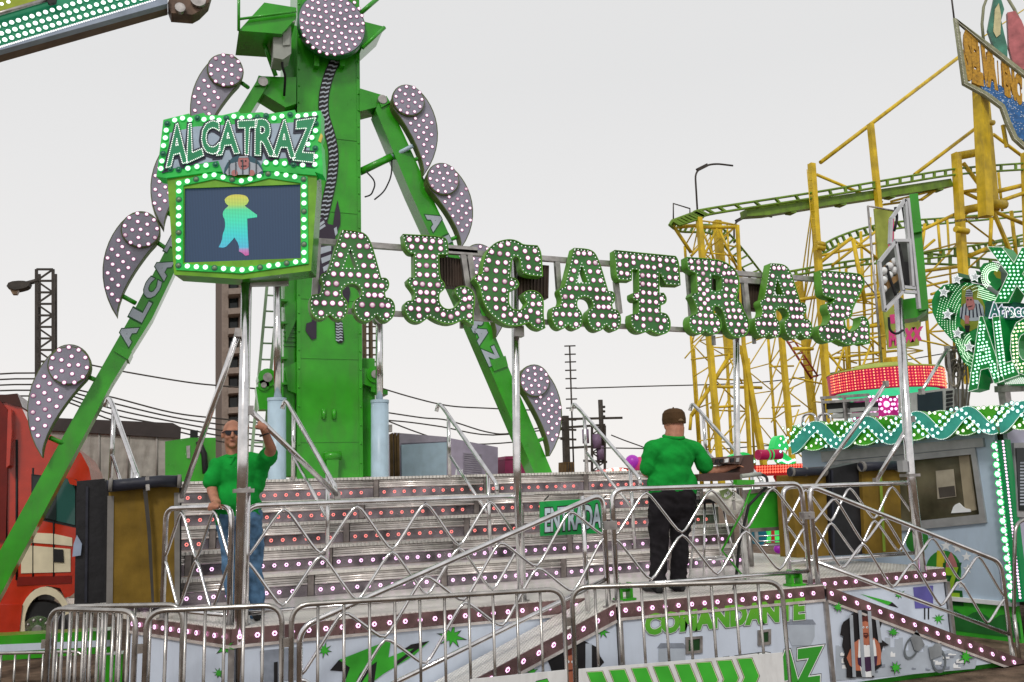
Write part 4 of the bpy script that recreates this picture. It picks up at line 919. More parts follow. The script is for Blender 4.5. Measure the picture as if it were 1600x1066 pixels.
def ramp_led():
    m = bpy.data.materials.new('led_figure_pixels'); m.use_nodes = True; nt = m.node_tree; b = nt.nodes['Principled BSDF']
    t = nt.nodes.new('ShaderNodeTexCoord'); sx = nt.nodes.new('ShaderNodeSeparateXYZ'); nt.links.new(t.outputs['Object'], sx.inputs[0])
    r = nt.nodes.new('ShaderNodeMapRange'); r.inputs[1].default_value = ps.pt(*zs([(560, 850)])[0]).z-DK; r.inputs[2].default_value = ps.pt(*zs([(530, 512)])[0]).z-DK
    nt.links.new(sx.outputs[2], r.inputs[0]); c = nt.nodes.new('ShaderNodeValToRGB'); e = c.color_ramp.elements
    e[0].position = .0; e[0].color = (.62, .05, .30, 1); e[1].position = 1; e[1].color = (.70, .62, .06, 1)
    for p, col in ((.09, (.55, .20, .50, 1)), (.14, (.06, .50, .72, 1)), (.35, (.02, .66, .64, 1)), (.58, (.03, .76, .46, 1)), (.76, (.06, .72, .32, 1)), (.84, (.45, .68, .10, 1))):
        q = e.new(p); q.color = col
    nt.links.new(r.outputs[0], c.inputs[0]); w = nt.nodes.new('ShaderNodeTexWave'); w.inputs['Scale'].default_value = 26; w.bands_direction = 'X'
    w2 = nt.nodes.new('ShaderNodeTexWave'); w2.inputs['Scale'].default_value = 26; w2.bands_direction = 'Z'
    nt.links.new(t.outputs['Object'], w.inputs[0]); nt.links.new(t.outputs['Object'], w2.inputs[0])
    mm = nt.nodes.new('ShaderNodeMath'); mm.operation = 'ADD'; nt.links.new(w.outputs['Fac'], mm.inputs[0]); nt.links.new(w2.outputs['Fac'], mm.inputs[1])
    r2 = nt.nodes.new('ShaderNodeMapRange'); r2.inputs[2].default_value = 2; r2.inputs[3].default_value = .55; r2.inputs[4].default_value = 1.15; nt.links.new(mm.outputs[0], r2.inputs[0])
    nt.links.new(c.outputs[0], b.inputs['Emission Color']); nt.links.new(r2.outputs[0], b.inputs['Emission Strength']); b.inputs['Base Color'].default_value = (.02, .03, .04, 1)
    return m
figp = [(465, 540), (480, 522), (510, 512), (560, 512), (590, 522), (600, 545), (590, 565), (576, 574), (600, 592), (645, 625), (645, 638), (590, 645), (592, 700), (597, 795), (600, 848), (580, 852), (562, 835), (545, 828), (545, 790), (520, 750), (490, 785), (465, 808), (432, 805), (450, 770), (455, 730), (468, 700), (468, 655), (453, 625), (460, 600), (487, 574), (470, 560)]
decal('led_figure', screen, zs(smooth2(figp, 50, 1)), ps, ramp_led(), .016, .002)
bmS = bulb_mesh('sign_bulb', 3.75*ps.mpp(380, 300), [BULBG, COLG], .45, 8); bmSo = bulb_mesh('sign_bulb_off', 3.6*ps.mpp(380, 300), [BULBO, BULBO], .45, 8); bmSg = bulb_mesh('sign_bulb_grey', 3.6*ps.mpp(380, 300), [BULBOG, BULBO], .45, 8)
HB = [(153, 125), (195, 107), (238, 96), (279, 105), (320, 95), (357, 103), (402, 95), (440, 107), (480, 95), (522, 86), (566, 95), (610, 87), (653, 90), (700, 82), (743, 96), (788, 85), (833, 76), (876, 85), (921, 80), (968, 75), (148, 163), (143, 205), (133, 248), (130, 292), (124, 333), (118, 375), (170, 377), (216, 380), (268, 374), (318, 364), (368, 357), (420, 352), (700, 342), (753, 342), (802, 347), (852, 352), (903, 355), (970, 352), (975, 125), (974, 165), (953, 203), (932, 240), (972, 262), (974, 308)]
OFF = {(153, 125), (320, 95), (480, 95), (653, 90), (700, 82), (833, 76), (130, 292), (170, 377), (216, 380), (420, 352), (852, 352), (975, 125), (972, 262)}
for p in HB: inst('bulb', bmSo if p in OFF else bmS, hb, ps.pt(*zs([p])[0], off=-.026), ps.a)
FB = [(215, 453), (262, 442), (310, 430), (360, 413), (410, 407), (460, 420), (510, 433), (561, 440), (610, 430), (660, 412), (709, 400), (758, 400), (808, 408), (857, 417), (906, 430)]+[(215-i*.3, 497+45.7*i) for i in range(10)]+[(908, 472+45.6*i) for i in range(10)]+[(262, 912), (312, 916), (362, 918), (412, 922), (463, 926), (514, 930), (565, 933), (616, 926), (664, 919), (714, 910), (764, 904), (812, 896), (862, 889)]
for i, p in enumerate(FB): inst('bulb', bmSg if i in (2, 6, 10, 14, 16, 20, 24, 28, 32, 38, 43, 46) else bmS, edge, ps.pt(*zs([p])[0], off=-.013), ps.a)
LQ = [('A', [(150, 350), (250, 325), (228, 125), (176, 135)]), ('L', [(262, 325), (340, 290), (304, 122), (268, 130)]), ('C', [(345, 285), (435, 275), (430, 108), (340, 118)]), ('A', [(432, 285), (538, 275), (510, 108), (460, 110)]), ('T', [(556, 285), (620, 280), (640, 108), (545, 112)]), ('R', [(640, 285), (738, 290), (735, 100), (642, 104)]), ('A', [(742, 292), (848, 300), (820, 105), (775, 110)]), ('Z', [(855, 312), (955, 322), (960, 100), (865, 112)])]
PGL = mat('deep_green_letter_print', (.008, .22, .09), .4, emit=.06, ecol=(0, .5, .2), var=.1)
dl = MB()
for ch, q in LQ:
    q = zs(q); sh = [(x-1.6, y+2) for x, y in q]
    text(MB(), ch, sh, ps, -.029, .10).build('letter_shadow', mat('navy_print', (.01, .015, .04), .4), hb)
    text(MB(), ch, q, ps, -.033, .075).build('letter_outline', mat('navy_print', (.01, .015, .04), .4), hb)
    text(MB(), ch, q, ps, -.037, .05).build('letter', PGL, hb)
    dots(dl, outline_px(ch, q, .035, 2.9), ps, 1.0*ps.mpp(380, 230), -.039)
dl.build('letter_leds', DOTW, hb, kind='stuff')
# little barred window with a prisoner
ppl = ps.off(-.028)
wq = [(460+110*(1-math.cos(a*.3142)), 398-108*math.sin(a*.3142)) for a in range(11)]
wn_ = decal('cell_window_print', hb, zs(wq), ppl, mat('teal_dark_print', (.02, .09, .13), .4))
decal('shirt_print', hb, zs([(470, 390), (500, 340), (540, 330), (605, 330), (650, 345), (675, 380), (640, 400), (480, 404)]), ppl, PALE, -.005)
decal('face_print', hb, zs(smooth2([(538, 330), (545, 305), (570, 300), (595, 305), (605, 335), (598, 362), (570, 376), (545, 365)], 60, 1)), ppl, mat('pink_skin_print', (.45, .17, .17), .5), -.008)
for y in (290, 300): decal('cap_stripe_print', hb, zs([(548, y), (592, y-2), (598, y+6), (545, y+8)]), ppl, BLACK if y == 290 else PALE, -.011)
for ex_ in (558, 582): decal('eye_print', hb, zs(circ((ex_, 325), 5, 6)), ppl, BLACK, -.011)
decal('mouth_print', hb, zs([(556, 352), (586, 350), (586, 355), (556, 357)]), ppl, BLACK, -.011)
for ex_ in (520, 615): decal('fist_print', hb, zs(circ((ex_, 392), 18, 8)), ppl, mat('pink_skin_print', (.4, .2, .2)), -.013)
for x_ in (490, 527, 565, 602, 640): decal('bar_print', hb, zs([(x_-3, 400), (x_-3, 330-abs(40-abs(x_-565))*.3), (x_+3, 330-abs(40-abs(x_-565))*.3), (x_+3, 400)]), ppl, mat('dark_bar_print', (.04, .06, .08), .4), -.015)
plate(MB(), zs([(984, 215), (1000, 170), (1010, 185), (998, 222)]), ps, .02, -.03).build('yellow_tip', mat('yellow_plastic', (.75, .6, .1), .4), scr)
zb = ps.pt(380, 436).z
po = MB().tube([(.51, 7.36, DK-.6), (.51, 7.36, zb+.5)], .044, 18).build('pole', STEEL, scr)
MB().tube([(.55, 7.40, DK), (.55, 7.40, 2.05)], .03, 12).build('rear_tube', STEEL, scr)
MB().box((.52, 7.37, 2.02), (.16, .14, .03)).build('pole_clamp', STEELD, po)
MB().beam((.50, 7.36, zb), ps.pt(440, 430, .25), .06, .05).build('mount', STEELD, scr)
bk = MB(); 
for z_ in (4.1, 4.7): bk.box((.55, 7.42, z_), (1.0, .05, .05), ps.a)
bk.build('rear_bars', STEELD, scr)
# diagonal braces tied to the pole
def brace(p0, Y0, p1, Y1, lab, r_=.024):
    a, b = onY(*p0, Y0), onY(*p1, Y1); t = thing('brace', lab, 'brace', b, 'diagonal steel braces')
    MB().tube([a, b], r_, 10).build('tube', STEEL, t)
    for q in (a, b): MB().box(q, (.05, .05, .07)).build('end_fitting', STEELD, t)
brace((391, 641), 7.36, (527, 775), 7.9, 'diagonal steel brace gripped by the left man')
brace((372, 520), 7.36, (283, 779), 8.2, 'diagonal steel brace leaning left behind the folded mats')
# ================================================================ red truck behind the left leg
YTR = 13.5
ptr = PY(YTR); zt = lambda pts: zz(0, 600, 2.2875, pts)
truck = thing('truck', 'red truck cab with cream lower doors parked behind the left leg', 'truck', (-1.6, 14.5, 0))
cab = zt([(-300, 45), (20, 45), (62, 40), (78, 85), (108, 150), (170, 178), (240, 208), (290, 248), (318, 300), (330, 360), (332, 560), (325, 700), (250, 760), (232, 765), (215, 730), (170, 722), (120, 735), (88, 780), (75, 850), (68, 900), (-300, 900)])
plate(MB(), cab, ptr, 2.4).build('cab', RED, truck, bevel=.04)
plate(MB(), zt([(-300, 60), (0, 60), (25, 90), (30, 160), (20, 560), (-300, 560)]), ptr, .06, -.05).build('rear_panel', mat('dark_red_paint', (.16, .010, .006), .3), truck)
for x_ in (22, 60): MB().tube([ptr.pt(*zt([(x_, 200)])[0], off=-.006), ptr.pt(*zt([(x_, 700)])[0], off=-.006)], .016, 5).build('panel_gap', DARK, truck)
plate(MB(), zt([(-300, 38), (20, 38), (62, 34), (80, 82), (50, 78), (20, 66), (-300, 70)]), ptr, 2.3, -.03).build('roof_visor', mat('smoked_visor', (.06, .015, .01), .2), truck)
plate(MB(), zt([(60, 690), (255, 685), (255, 712), (60, 722)]), ptr, .02, -.012).build('sill', mat('dark_red_sill', (.20, .012, .008), .3), truck)
plate(MB(), zt([(112, 322), (275, 342), (275, 515), (112, 480)]), ptr, .03, -.006).build('window_rubber', DARK, truck)
plate(MB(), zt([(28, 95), (40, 90), (42, 170), (34, 290), (22, 300)]), ptr, .2, -.18).build('side_fairing', RED, truck)
win = plate(MB(), zt([(120, 332), (225, 335), (268, 350), (268, 505), (205, 490), (120, 470)]), ptr, .05, -.02).build('side_window', mat('teal_window_glass', (.03, .10, .09), .06, var=0), truck)
plate(MB(), zt([(118, 330), (200, 334), (200, 488), (118, 470)]), ptr, .02, -.035).build('window_divider', GLASSD, win)
plate(MB(), zt([(80, 530), (190, 535), (258, 550), (258, 580), (190, 573), (78, 565)]), ptr, .02, -.012).build('cream_stripe', CREAM, truck)
plate(MB(), zt([(75, 575), (252, 590), (252, 672), (75, 677)]), ptr, .02, -.012).build('cream_door_panel', CREAM, truck)
plate(MB(), zt([(190, 590), (225, 592), (228, 638), (190, 636)]), ptr, .02, -.03).build('door_handle', DARK, truck)
plate(MB(), zt([(238, 330), (272, 345), (276, 365), (250, 358)]), ptr, .2, -.25).build('mirror', RED, truck)
for x_ in (192, 118): MB().tube([ptr.pt(*zt([(x_, 300)])[0], off=-.004), ptr.pt(*zt([(x_, 690)])[0], off=-.004)], .012, 5).build('door_seam', DARK, truck)
plate(MB(), zt([(-300, 790), (80, 790), (68, 900), (-300, 915)]), ptr, .3, -.06).build('side_step', RED, truck)
ar0, ar1 = [], []
for k in range(15):
    a = math.pi*(1.02-.92*k/14); ar0.append((162+95*math.cos(a), 860-135*math.sin(a))); ar1.append((162+75*math.cos(a), 860-108*math.sin(a)))
plate(MB(), zt(ar0+ar1[::-1]), ptr, .35, -.04).build('wheel_arch', CREAM, truck)
plate(MB(), zt([(68, 850), (88, 850), (90, 900), (66, 900)]), ptr, .3, -.045).build('wheel_arch_tail', CREAM, truck)
wc = ptr.pt(*zt([(132, 880)])[0]); wr = wc.z
wh = MB().disc((wc.x, YTR+.02, wc.z), wc.z-.005, (0, 1, 0), .32, 28).build('wheel', DARK, truck)
MB().disc((wc.x, YTR-.005, wc.z), wr*.5, (0, 1, 0), .03, 20).build('rim', STEEL, wh)
mb = MB()
for k in range(10): mb.ball((wc.x+wr*.36*math.cos(k*.628), YTR-.012, wc.z+wr*.36*math.sin(k*.628)), .022, 0, 6, 4)
mb.disc((wc.x, YTR-.05, wc.z), wr*.16, (0, 1, 0), .05, 10); mb.build('wheel_nuts', STEELD, wh)
MB().box((-3.5, 14.8, .75), (3.6, 1.9, .5)).build('chassis', DARK, truck)

# green outrigger beam with a pale stripe in front of the truck
ob = thing('outrigger', 'low green outrigger beam with a pale stripe in front of the truck wheel', 'outrigger', (-1.2, 11, 0))
po_ = PY(11.0)
plate(MB(), [(-60, 997), (172, 985), (172, 1020), (-60, 1037)], po_, .3).build('beam', GREEN, ob, bevel=.01)
plate(MB(), [(-60, 1010), (172, 1000), (172, 1010), (-60, 1022)], po_, .004, -.006).build('stripe', WHITEP, ob)
for x_ in (-1.9, -.6): MB().box((x_, 11.15, .16), (.25, .25, .32)).build('jack', GREEN, ob)

# ================================================================ boxes and trailers behind
pq = PY(17)
tr = thing('trailer', 'dirty white curtain trailer with dark roof edge behind the left leg', 'trailer', onY(180, 745, 17))
plate(MB(), [(70, 668), (280, 684), (282, 760), (70, 770)], pq, 2.4).build('curtain', mat('dirty_cream_canvas', (.42, .40, .37), .7, var=.15, grime=.5, bump=.3, bscale=4), tr)
plate(MB(), [(62, 652), (270, 661), (283, 668), (282, 685), (62, 672)], pq, 2.5, -.06).build('roof_edge', mat('black_brown_roof', (.05, .04, .04), .6), tr)
for x_ in (110, 155, 200, 245): MB().tube([pq.pt(x_, 676, -.01), pq.pt(x_, 750, -.01)], .02, 5).build('curtain_seam', mat('seam_canvas', (.33, .31, .29), .7), tr)
gb = thing('cabinet', 'bright green steel cabinet behind the left man', 'cabinet', onY(298, 745, 12.8))
pg_ = PY(12.8)
plate(MB(), [(258, 690), (296, 684), (337, 684), (337, 757), (258, 757)], pg_, 1.0).build('body', GREEN, gb, bevel=.02)
plate(MB(), [(291, 697), (297, 696), (297, 716), (292, 716)], pg_, .02, -.02).build('latch', STEELD, gb)
mb = MB(); mb.box(onY(303, 681, 12.9), (.10, .15, .14)); mb.tube([onY(310, 690, 12.75), onY(319, 710, 12.72), onY(321, 740, 12.75)], .04, 6); mb.build('hose', DARK, gb)
# pale containers in the middle
pw_ = PY(15.5)
ct = thing('container', 'pale lilac container with louvred vent and blue door behind the steps', 'container', onY(690, 747, 15.5))
plate(MB(), [(612, 677), (700, 684), (778, 699), (778, 760), (612, 760)], pw_, 2.2).build('body', mat('pale_lilac_panel', (.46, .40, .52), .4, var=.08, grime=.12), ct)
plate(MB(), [(627, 695), (698, 691), (698, 748), (628, 750)], pw_, .04, -.05).build('door', LBLUE, ct)
plate(MB(), [(616, 676), (700, 683), (700, 690), (626, 693), (625, 750), (617, 750)], pw_, .05, -.04).build('door_frame', mat('lilac_frame', (.40, .36, .44), .4), ct)
for k in range(11): y = 707+k*3.4; plate(MB(), [(725, y), (753, y+2.4), (753, y+4.4), (725, y+2)], pw_, .02, -.025).build('louvre', mat('lilac_frame', (.4, .4, .4)), ct)
for x_ in (713, 722): plate(MB(), [(x_-2, 747), (x_-1, 735), (x_+1, 733), (x_+2, 747)], pw_, .01, -.02).build('lettering', WHITE, ct)
wb = thing('timber_stack', 'upright brown timber planks beside the right hydraulic ram', 'planks', onY(614, 745, 13.5))
for x_, w_ in ((610, 4), (616, 3), (620, 4)): plate(MB(), [(x_, 678+x_ % 7), (x_+w_, 676), (x_+w_+1, 750), (x_+1, 750)], PY(13.5), .08).build('plank', mat('old_timber', (.13, .08, .035), .7, var=.3), wb)
mg = thing('crate', 'magenta box standing behind the pole in front of the right leg', 'box', onY(808, 745, 16))
plate(MB(), [(789, 716), (827, 715), (827, 762), (789, 762)], PY(16), 1.0).build('body', mat('magenta_paint', (.30, .03, .10), .4), mg)
plate(MB(), [(790, 713), (826, 712), (827, 717), (789, 718)], PY(16), 1.05, -.02).build('lid', mat('magenta_paint', (.3, 0, .1)), mg)
lk = thing('access_ladder', 'narrow brown ladder seen just right of the green mast', 'ladder', onY(574, 600, 13.4))
for x_ in (569, 579): MB().tube([onY(x_, 495, 13.4), onY(x_+1, 620, 13.4)], .035, 6).build('stile', mat('rusty_tan_steel', (.22, .14, .09), .6, var=.3), lk)
for y in range(500, 620, 11): MB().tube([onY(569, y, 13.4), onY(590, y-.6, 13.4)], .014, 5).build('rung', MATS['rusty_tan_steel'], lk)
l2 = thing('access_ladder', 'pale green slanted ladder left of the hydraulic ram behind the screen pole', 'ladder', onY(395, 740, 12.6))
for x_ in (0, 20): MB().beam(onY(418-x_*.3+x_*.3, 437, 12.6) + Vector((x_*.008, 0, 0)), onY(390, 745, 12.6)+Vector((x_*.008, 0, 0)), .04, .05).build('stile', mat('pale_green_paint', (.30, .42, .28), .5, grime=.3), l2)
for k in range(12): a_ = onY(418, 437, 12.6).lerp(onY(390, 745, 12.6), k/12); MB().tube([a_, a_+Vector((.16, 0, 0))], .014, 5).build('rung', MATS['pale_green_paint'], l2)

# apartment block far behind
bd = thing('apartment_block', 'brown apartment tower with balconies seen behind the screen pole', 'building', (8, 60, 0))
BR = mat('brown_render', (.15, .11, .09), .8, var=.12, grime=.2); BT = mat('tan_render', (.27, .22, .19), .8, var=.1)
pb_ = PY(60)
plate(MB(), [(347, 300), (388, 297), (388, 775), (347, 775)], pb_, 10).build('wall', BR, bd)
plate(MB(), [(347, 300), (357, 299), (357, 775), (347, 775)], pb_, .5, -.5).build('pilaster', BT, bd)
plate(MB(), [(373, 300), (386, 299), (386, 775), (373, 775)], pb_, .5, -.5).build('pilaster', BT, bd)
for k in range(11):
    y = 420+k*31
    bl = plate(MB(), [(357, y), (386, y-2), (386, y+7), (357, y+9)], pb_, 1.4, -1.5).build('balcony', BT, bd)
    plate(MB(), [(359, y-16), (371, y-17), (371, y-1), (359, y)], pb_, .1, -.1).build('window', GLASSD, bd)

# ================================================================ utility poles, antenna, lamps, wires
DKS = mat('dark_weathered_steel', (.05, .042, .036), .6, var=.3)
lp = thing('lattice_pole', 'dark lattice pole with a street lamp arm at far left', 'lamp post', onY(70, 760, 24))
pl_ = 24; 
def lat(parent, x0, x1, y0, y1, Y, n, w, m, d=.5):
    for xx, yo in ((x0, 0), (x1, 0), (x0, d), (x1, d)):
        MB().beam(onY(xx, y0, Y)+Vector((0, yo, 0)), onY(xx, y1, Y)+Vector((0, yo, 0)), w, w).build('upright', m, parent)
    for k in range(n+1):
        y = y0+(y1-y0)*k/n
        MB().beam(onY(x0, y, Y), onY(x1, y, Y), w*.7, w*.7).build('crossbar', m, parent)
        if k < n:
            y2 = y0+(y1-y0)*(k+1)/n
            MB().beam(onY(x0 if k % 2 else x1, y, Y), onY(x1 if k % 2 else x0, y2, Y), w*.6, w*.6).build('diagonal', m, parent)
lat(lp, 57, 83, 421, 745, 24, 18, .07, DKS)
MB().tube(fillet([onY(60, 438, 24), onY(50, 441, 24), onY(42, 443, 24)], .2), .06, 6).build('lamp_arm', DKS, lp)
lh = plate(MB(), smooth2([(10, 447), (14, 440), (34, 438), (47, 441), (44, 448), (30, 452), (20, 453)], 60, 1), PY(24), .35, -.2).build('lamp_head', DKS, lp)
plate(MB(), [(14, 450), (30, 451), (26, 459), (19, 459)], PY(24), .2, -.12).build('lamp_glass', mat('amber_lamp_glass', (.30, .20, .12), .3), lh)
an = thing('antenna_mast', 'thin antenna mast with short crossbars rising behind the steps', 'antenna', onY(892, 745, 30))
MB().tube([onY(890, 540, 30), onY(897, 750, 30)], .035, 6).build('mast', DKS, an)
for k, y in enumerate((541, 554, 566, 579, 592, 607, 624, 638)):
    MB().tube([onY(882+k*.4, y, 30), onY(899+k*.4, y-.5, 30)], .028, 5).build('crossbar', DKS, an)
tp = thing('power_pole', 'lattice power pole carrying transformers beyond the steps', 'power pole', onY(930, 745, 28))
lat(tp, 925, 945, 665, 750, 28, 6, .07, DKS); MB().tube([onY(938, 625, 28), onY(941, 700, 28)], .09, 8).build('insulator_post', DKS, tp)
for y in (636, 643, 651): MB().tube([onY(937, y, 28), onY(945, y, 28)], .05, 6).build('insulator', DKS, tp)
for a_, b_ in (((885, 655), (972, 653)), ((885, 668), (945, 664)), ((890, 700), (925, 698)), ((912, 720), (948, 722))): MB().beam(onY(*a_, 28), onY(*b_, 28), .08, .08).build('crossarm', DKS, tp)
MAUV = mat('mauve_grey_metal', (.20, .13, .22), .5, var=.2)
for c, s in (((932, 690), 9), ((915, 682), 6), ((938, 708), 7)):
    o = MB(); p = onY(*c, 28); o.tube([p+Vector((0, 0, -.25)), p+Vector((0, 0, .25))], s*.02, 10); o.build('transformer', MAUV, tp)
tq = thing('power_pole', 'shorter dark pole with crossarms left of the transformer pole', 'power pole', onY(882, 745, 28))
MB().beam(onY(883, 650, 28), onY(886, 750, 28), .2, .2).build('shaft', DKS, tq)
for y in (655, 671, 686): MB().beam(onY(876, y, 28), onY(900, y+1, 28), .07, .07).build('crossarm', DKS, tq)
cb = thing('meter_cabinet', 'small brown slatted cabinet under the short power pole', 'cabinet', onY(890, 745, 27))
plate(MB(), [(882, 722), (897, 722), (897, 750), (882, 750)], PY(27), .5).build('body', mat('old_timber', (.1, .1, .1)), cb)
for x_ in (886, 890, 894): plate(MB(), [(x_, 723), (x_+1, 723), (x_+1, 750), (x_, 750)], PY(27), .03, -.03).build('slat', DKS, cb)
# overhead wires
def wire(lab, pts, Y, r_=.022):
    P_ = [onY(*p, Y) for p in pts]; out = []
    for i in range(len(P_)-1):
        a0, a1, a2, a3 = P_[max(0, i-1)], P_[i], P_[i+1], P_[min(len(P_)-1, i+2)]
        for k in range(5):
            t = k/5; out.append(.5*((2*a1)+(a2-a0)*t+(2*a0-5*a1+4*a2-a3)*t*t+(3*a1-a0-3*a2+a3)*t**3))
    out.append(P_[-1]); o = MB().tube(out, r_, 5).build('overhead_wire', DKS, None, lab, 'wire', 'overhead wires'); return o
wire('topmost overhead wire sloping from the lattice pole to the mast', [(140, 570), (200, 582), (290, 597), (345, 603), (460, 612)], 25)
for k, nth in enumerate(('topmost', 'second from top', 'middle', 'second from bottom', 'lowest')): wire(nth+' of the five sagging wires behind the left leg', [(-500, 560+k*7), (-200, 592+k*7), (60, 583+k*9), (110, 606+k*6), (180, 622+k*9), (270, 645+k*7), (350, 655+k*9), (465, 668+k*9)], 25+k*.3)
wire('upper overhead wire from the mast towards the right leg', [(575, 600), (640, 620), (700, 634), (760, 638), (830, 641)], 25)
wire('overhead wire dipping behind the right leg', [(606, 645), (660, 653), (700, 657), (760, 675), (800, 677), (880, 660)], 25)
wire('overhead wire sagging past the container roof', [(606, 657), (640, 660), (690, 667), (770, 680), (880, 668)], 25.5)
wire('low overhead wire running down to the container', [(606, 658), (650, 675), (700, 690), (760, 694), (880, 684)], 26)
wire('long thin overhead wire crossing behind the coaster', [(898, 607), (1000, 604), (1180, 598), (1300, 583), (1420, 562), (1520, 545)], 26)
wire('black wire behind the man in the cap at head level', [(940, 700), (1005, 701), (1100, 703), (1190, 697), (1230, 695)], 26)
wire('short drooping wire beside the power pole', [(955, 680), (975, 688), (1000, 697), (1012, 702)], 26)
# street lamps on thin posts by the coaster
for lab, pst, Y in (('slim street lamp with long curved arm above the coaster curve', [(1090, 335), (1086, 268), (1105, 258), (1120, 256), (1145, 259)], 34), ('slim curved street lamp arm behind the coaster curve', [(1147, 380), (1147, 348), (1165, 338), (1185, 335), (1206, 339)], 34)):
    t = thing('street_lamp', lab, 'street lamp', onY(*pst[0], Y), 'slim street lamps')
    MB().tube(fillet([onY(*p, Y) for p in pst], .5), .05, 6).build('pole', DKS, t); a_ = onY(*pst[2], Y); MB().beam(onY(pst[1][0]+3, pst[1][1]-2, Y), a_, .12, .16).build('lamp_head', DKS, t)

# ================================================================ roller coaster
YK = 22
rc = thing('roller_coaster', 'yellow and green steel roller coaster behind the right half of the letters', 'roller coaster', onY(1270, 760, YK))
def bars(name, lst, Y, m, sq=False):
    for it in lst:
        (x0, y0, x1, y1, w), Yo = it[:5], (it[5] if len(it) > 5 else 0)
        a_, b_ = onY(x0, y0, Y+Yo), onY(x1, y1, Y+Yo); w_ = w*(.52 if sq else .72)*(a_-EYE).dot(FW)/FPX
        mb = MB().beam(a_, b_, w_, w_) if sq else MB().tube([a_, b_], w_/2, 10)
        mb.build(name, m, rc)
def track(A, B, Y0, Y1, n, w, beam=None, sub=6):
    def curve(P):
        out = []; N = len(P)
        Q = [onY(*p, Y0+(Y1-Y0)*i/(N-1)) for i, p in enumerate(P)]
        for i in range(N-1):
            a0, a1, a2, a3 = Q[max(0, i-1)], Q[i], Q[i+1], Q[min(N-1, i+2)]
            for k in range(sub): t = k/sub; out.append(.5*((2*a1)+(a2-a0)*t+(2*a0-5*a1+4*a2-a3)*t*t+(3*a1-a0-3*a2+a3)*t**3))
        out.append(Q[-1]); return out
    ca, cb_ = curve(A), curve(B); r_ = w*(ca[0]-EYE).dot(FW)/FPX/2
    MB().tube(ca, r_, 8).build('rail', TRACK, rc); MB().tube(cb_, r_, 8).build('rail', TRACK, rc)
    for k in range(n+1):
        t = k/n*(len(ca)-1.001); i = int(t); f = t-i
        MB().beam(ca[i].lerp(ca[i+1], f), cb_[i].lerp(cb_[i+1], f), r_*2.2, r_*1.6).build('tie', TRACK, rc)
# top straight with its deep spine beam
track([(1050, 345), (1080, 334), (1108, 326), (1271, 301), (1400, 279), (1502, 263), (1620, 254)], [(1062, 352), (1095, 341), (1120, 333), (1275, 309), (1400, 288), (1502, 272), (1620, 264)], YK, YK, 34, 4.2)
for q in ([(1166, 327), (1486, 279), (1490, 290), (1440, 299), (1300, 320), (1200, 336), (1168, 338)],): plate(MB(), q, PY(YK), .35, .1).build('spine_beam', TRACK, rc)
for x_ in (1240, 1318, 1395, 1470): y = 327-(x_-1200)*.155+9; plate(MB(), [(x_-10, y-6), (x_+8, y-9), (x_+4, y+3), (x_-4, y+2)], PY(YK), .3, .12).build('bracket', TRACK, rc)
track([(1050, 345), (1070, 352), (1110, 352), (1135, 362), (1165, 395), (1200, 440)], [(1046, 352), (1064, 362), (1106, 364), (1124, 376), (1148, 405), (1180, 445)], YK, YK+4, 22, 4)
track([(1277, 388), (1310, 370), (1360, 354), (1420, 345), (1490, 340), (1600, 330)], [(1284, 398), (1315, 381), (1365, 364), (1425, 354), (1490, 348), (1600, 338)], YK+6, YK+6, 22, 3.6)
track([(1230, 425), (1330, 408), (1420, 398), (1520, 384), (1620, 370)], [(1232, 432), (1330, 416), (1420, 407), (1520, 396), (1620, 380)], YK+1, YK+1, 22, 3.8)
track([(1440, 396), (1490, 400), (1540, 405), (1620, 412)], [(1440, 412), (1490, 414), (1540, 420), (1620, 428)], YK+3, YK+3, 10, 4)
track([(1520, 384), (1560, 376), (1620, 362)], [(1525, 392), (1560, 385), (1620, 372)], YK+7, YK+7, 7, 3.4)
bars('column', [(1268, 256, 1302, 760, 17), (1360, 194, 1374, 330, 15), (1372, 330, 1385, 760, 15, 1.5), (1494, 240, 1515, 600, 20), (1537, 150, 1553, 330, 22), (1092, 340, 1128, 760, 15), (1120, 345, 1140, 560, 20, 1), (1152, 352, 1174, 760, 9), (1160, 540, 1194, 730, 15), (1217, 480, 1240, 740, 14), (1248, 440, 1280, 740, 17, 2), (1600, 240, 1606, 420, 14), (1552, 330, 1590, 420, 9), (1393, 560, 1402, 640, 30, 1), (1410, 545, 1425, 640, 14, 4)], YK, YELLOW, True)
bars('thin_column', [(1070, 385, 1096, 760, 6), (1084, 545, 1098, 760, 6), (1103, 600, 1112, 760, 6), (1200, 525, 1218, 760, 6), (1136, 560, 1146, 760, 7), (1320, 520, 1326, 600, 6), (1340, 500, 1345, 600, 5), (1170, 560, 1180, 740, 5)], YK+1, YELLOW)
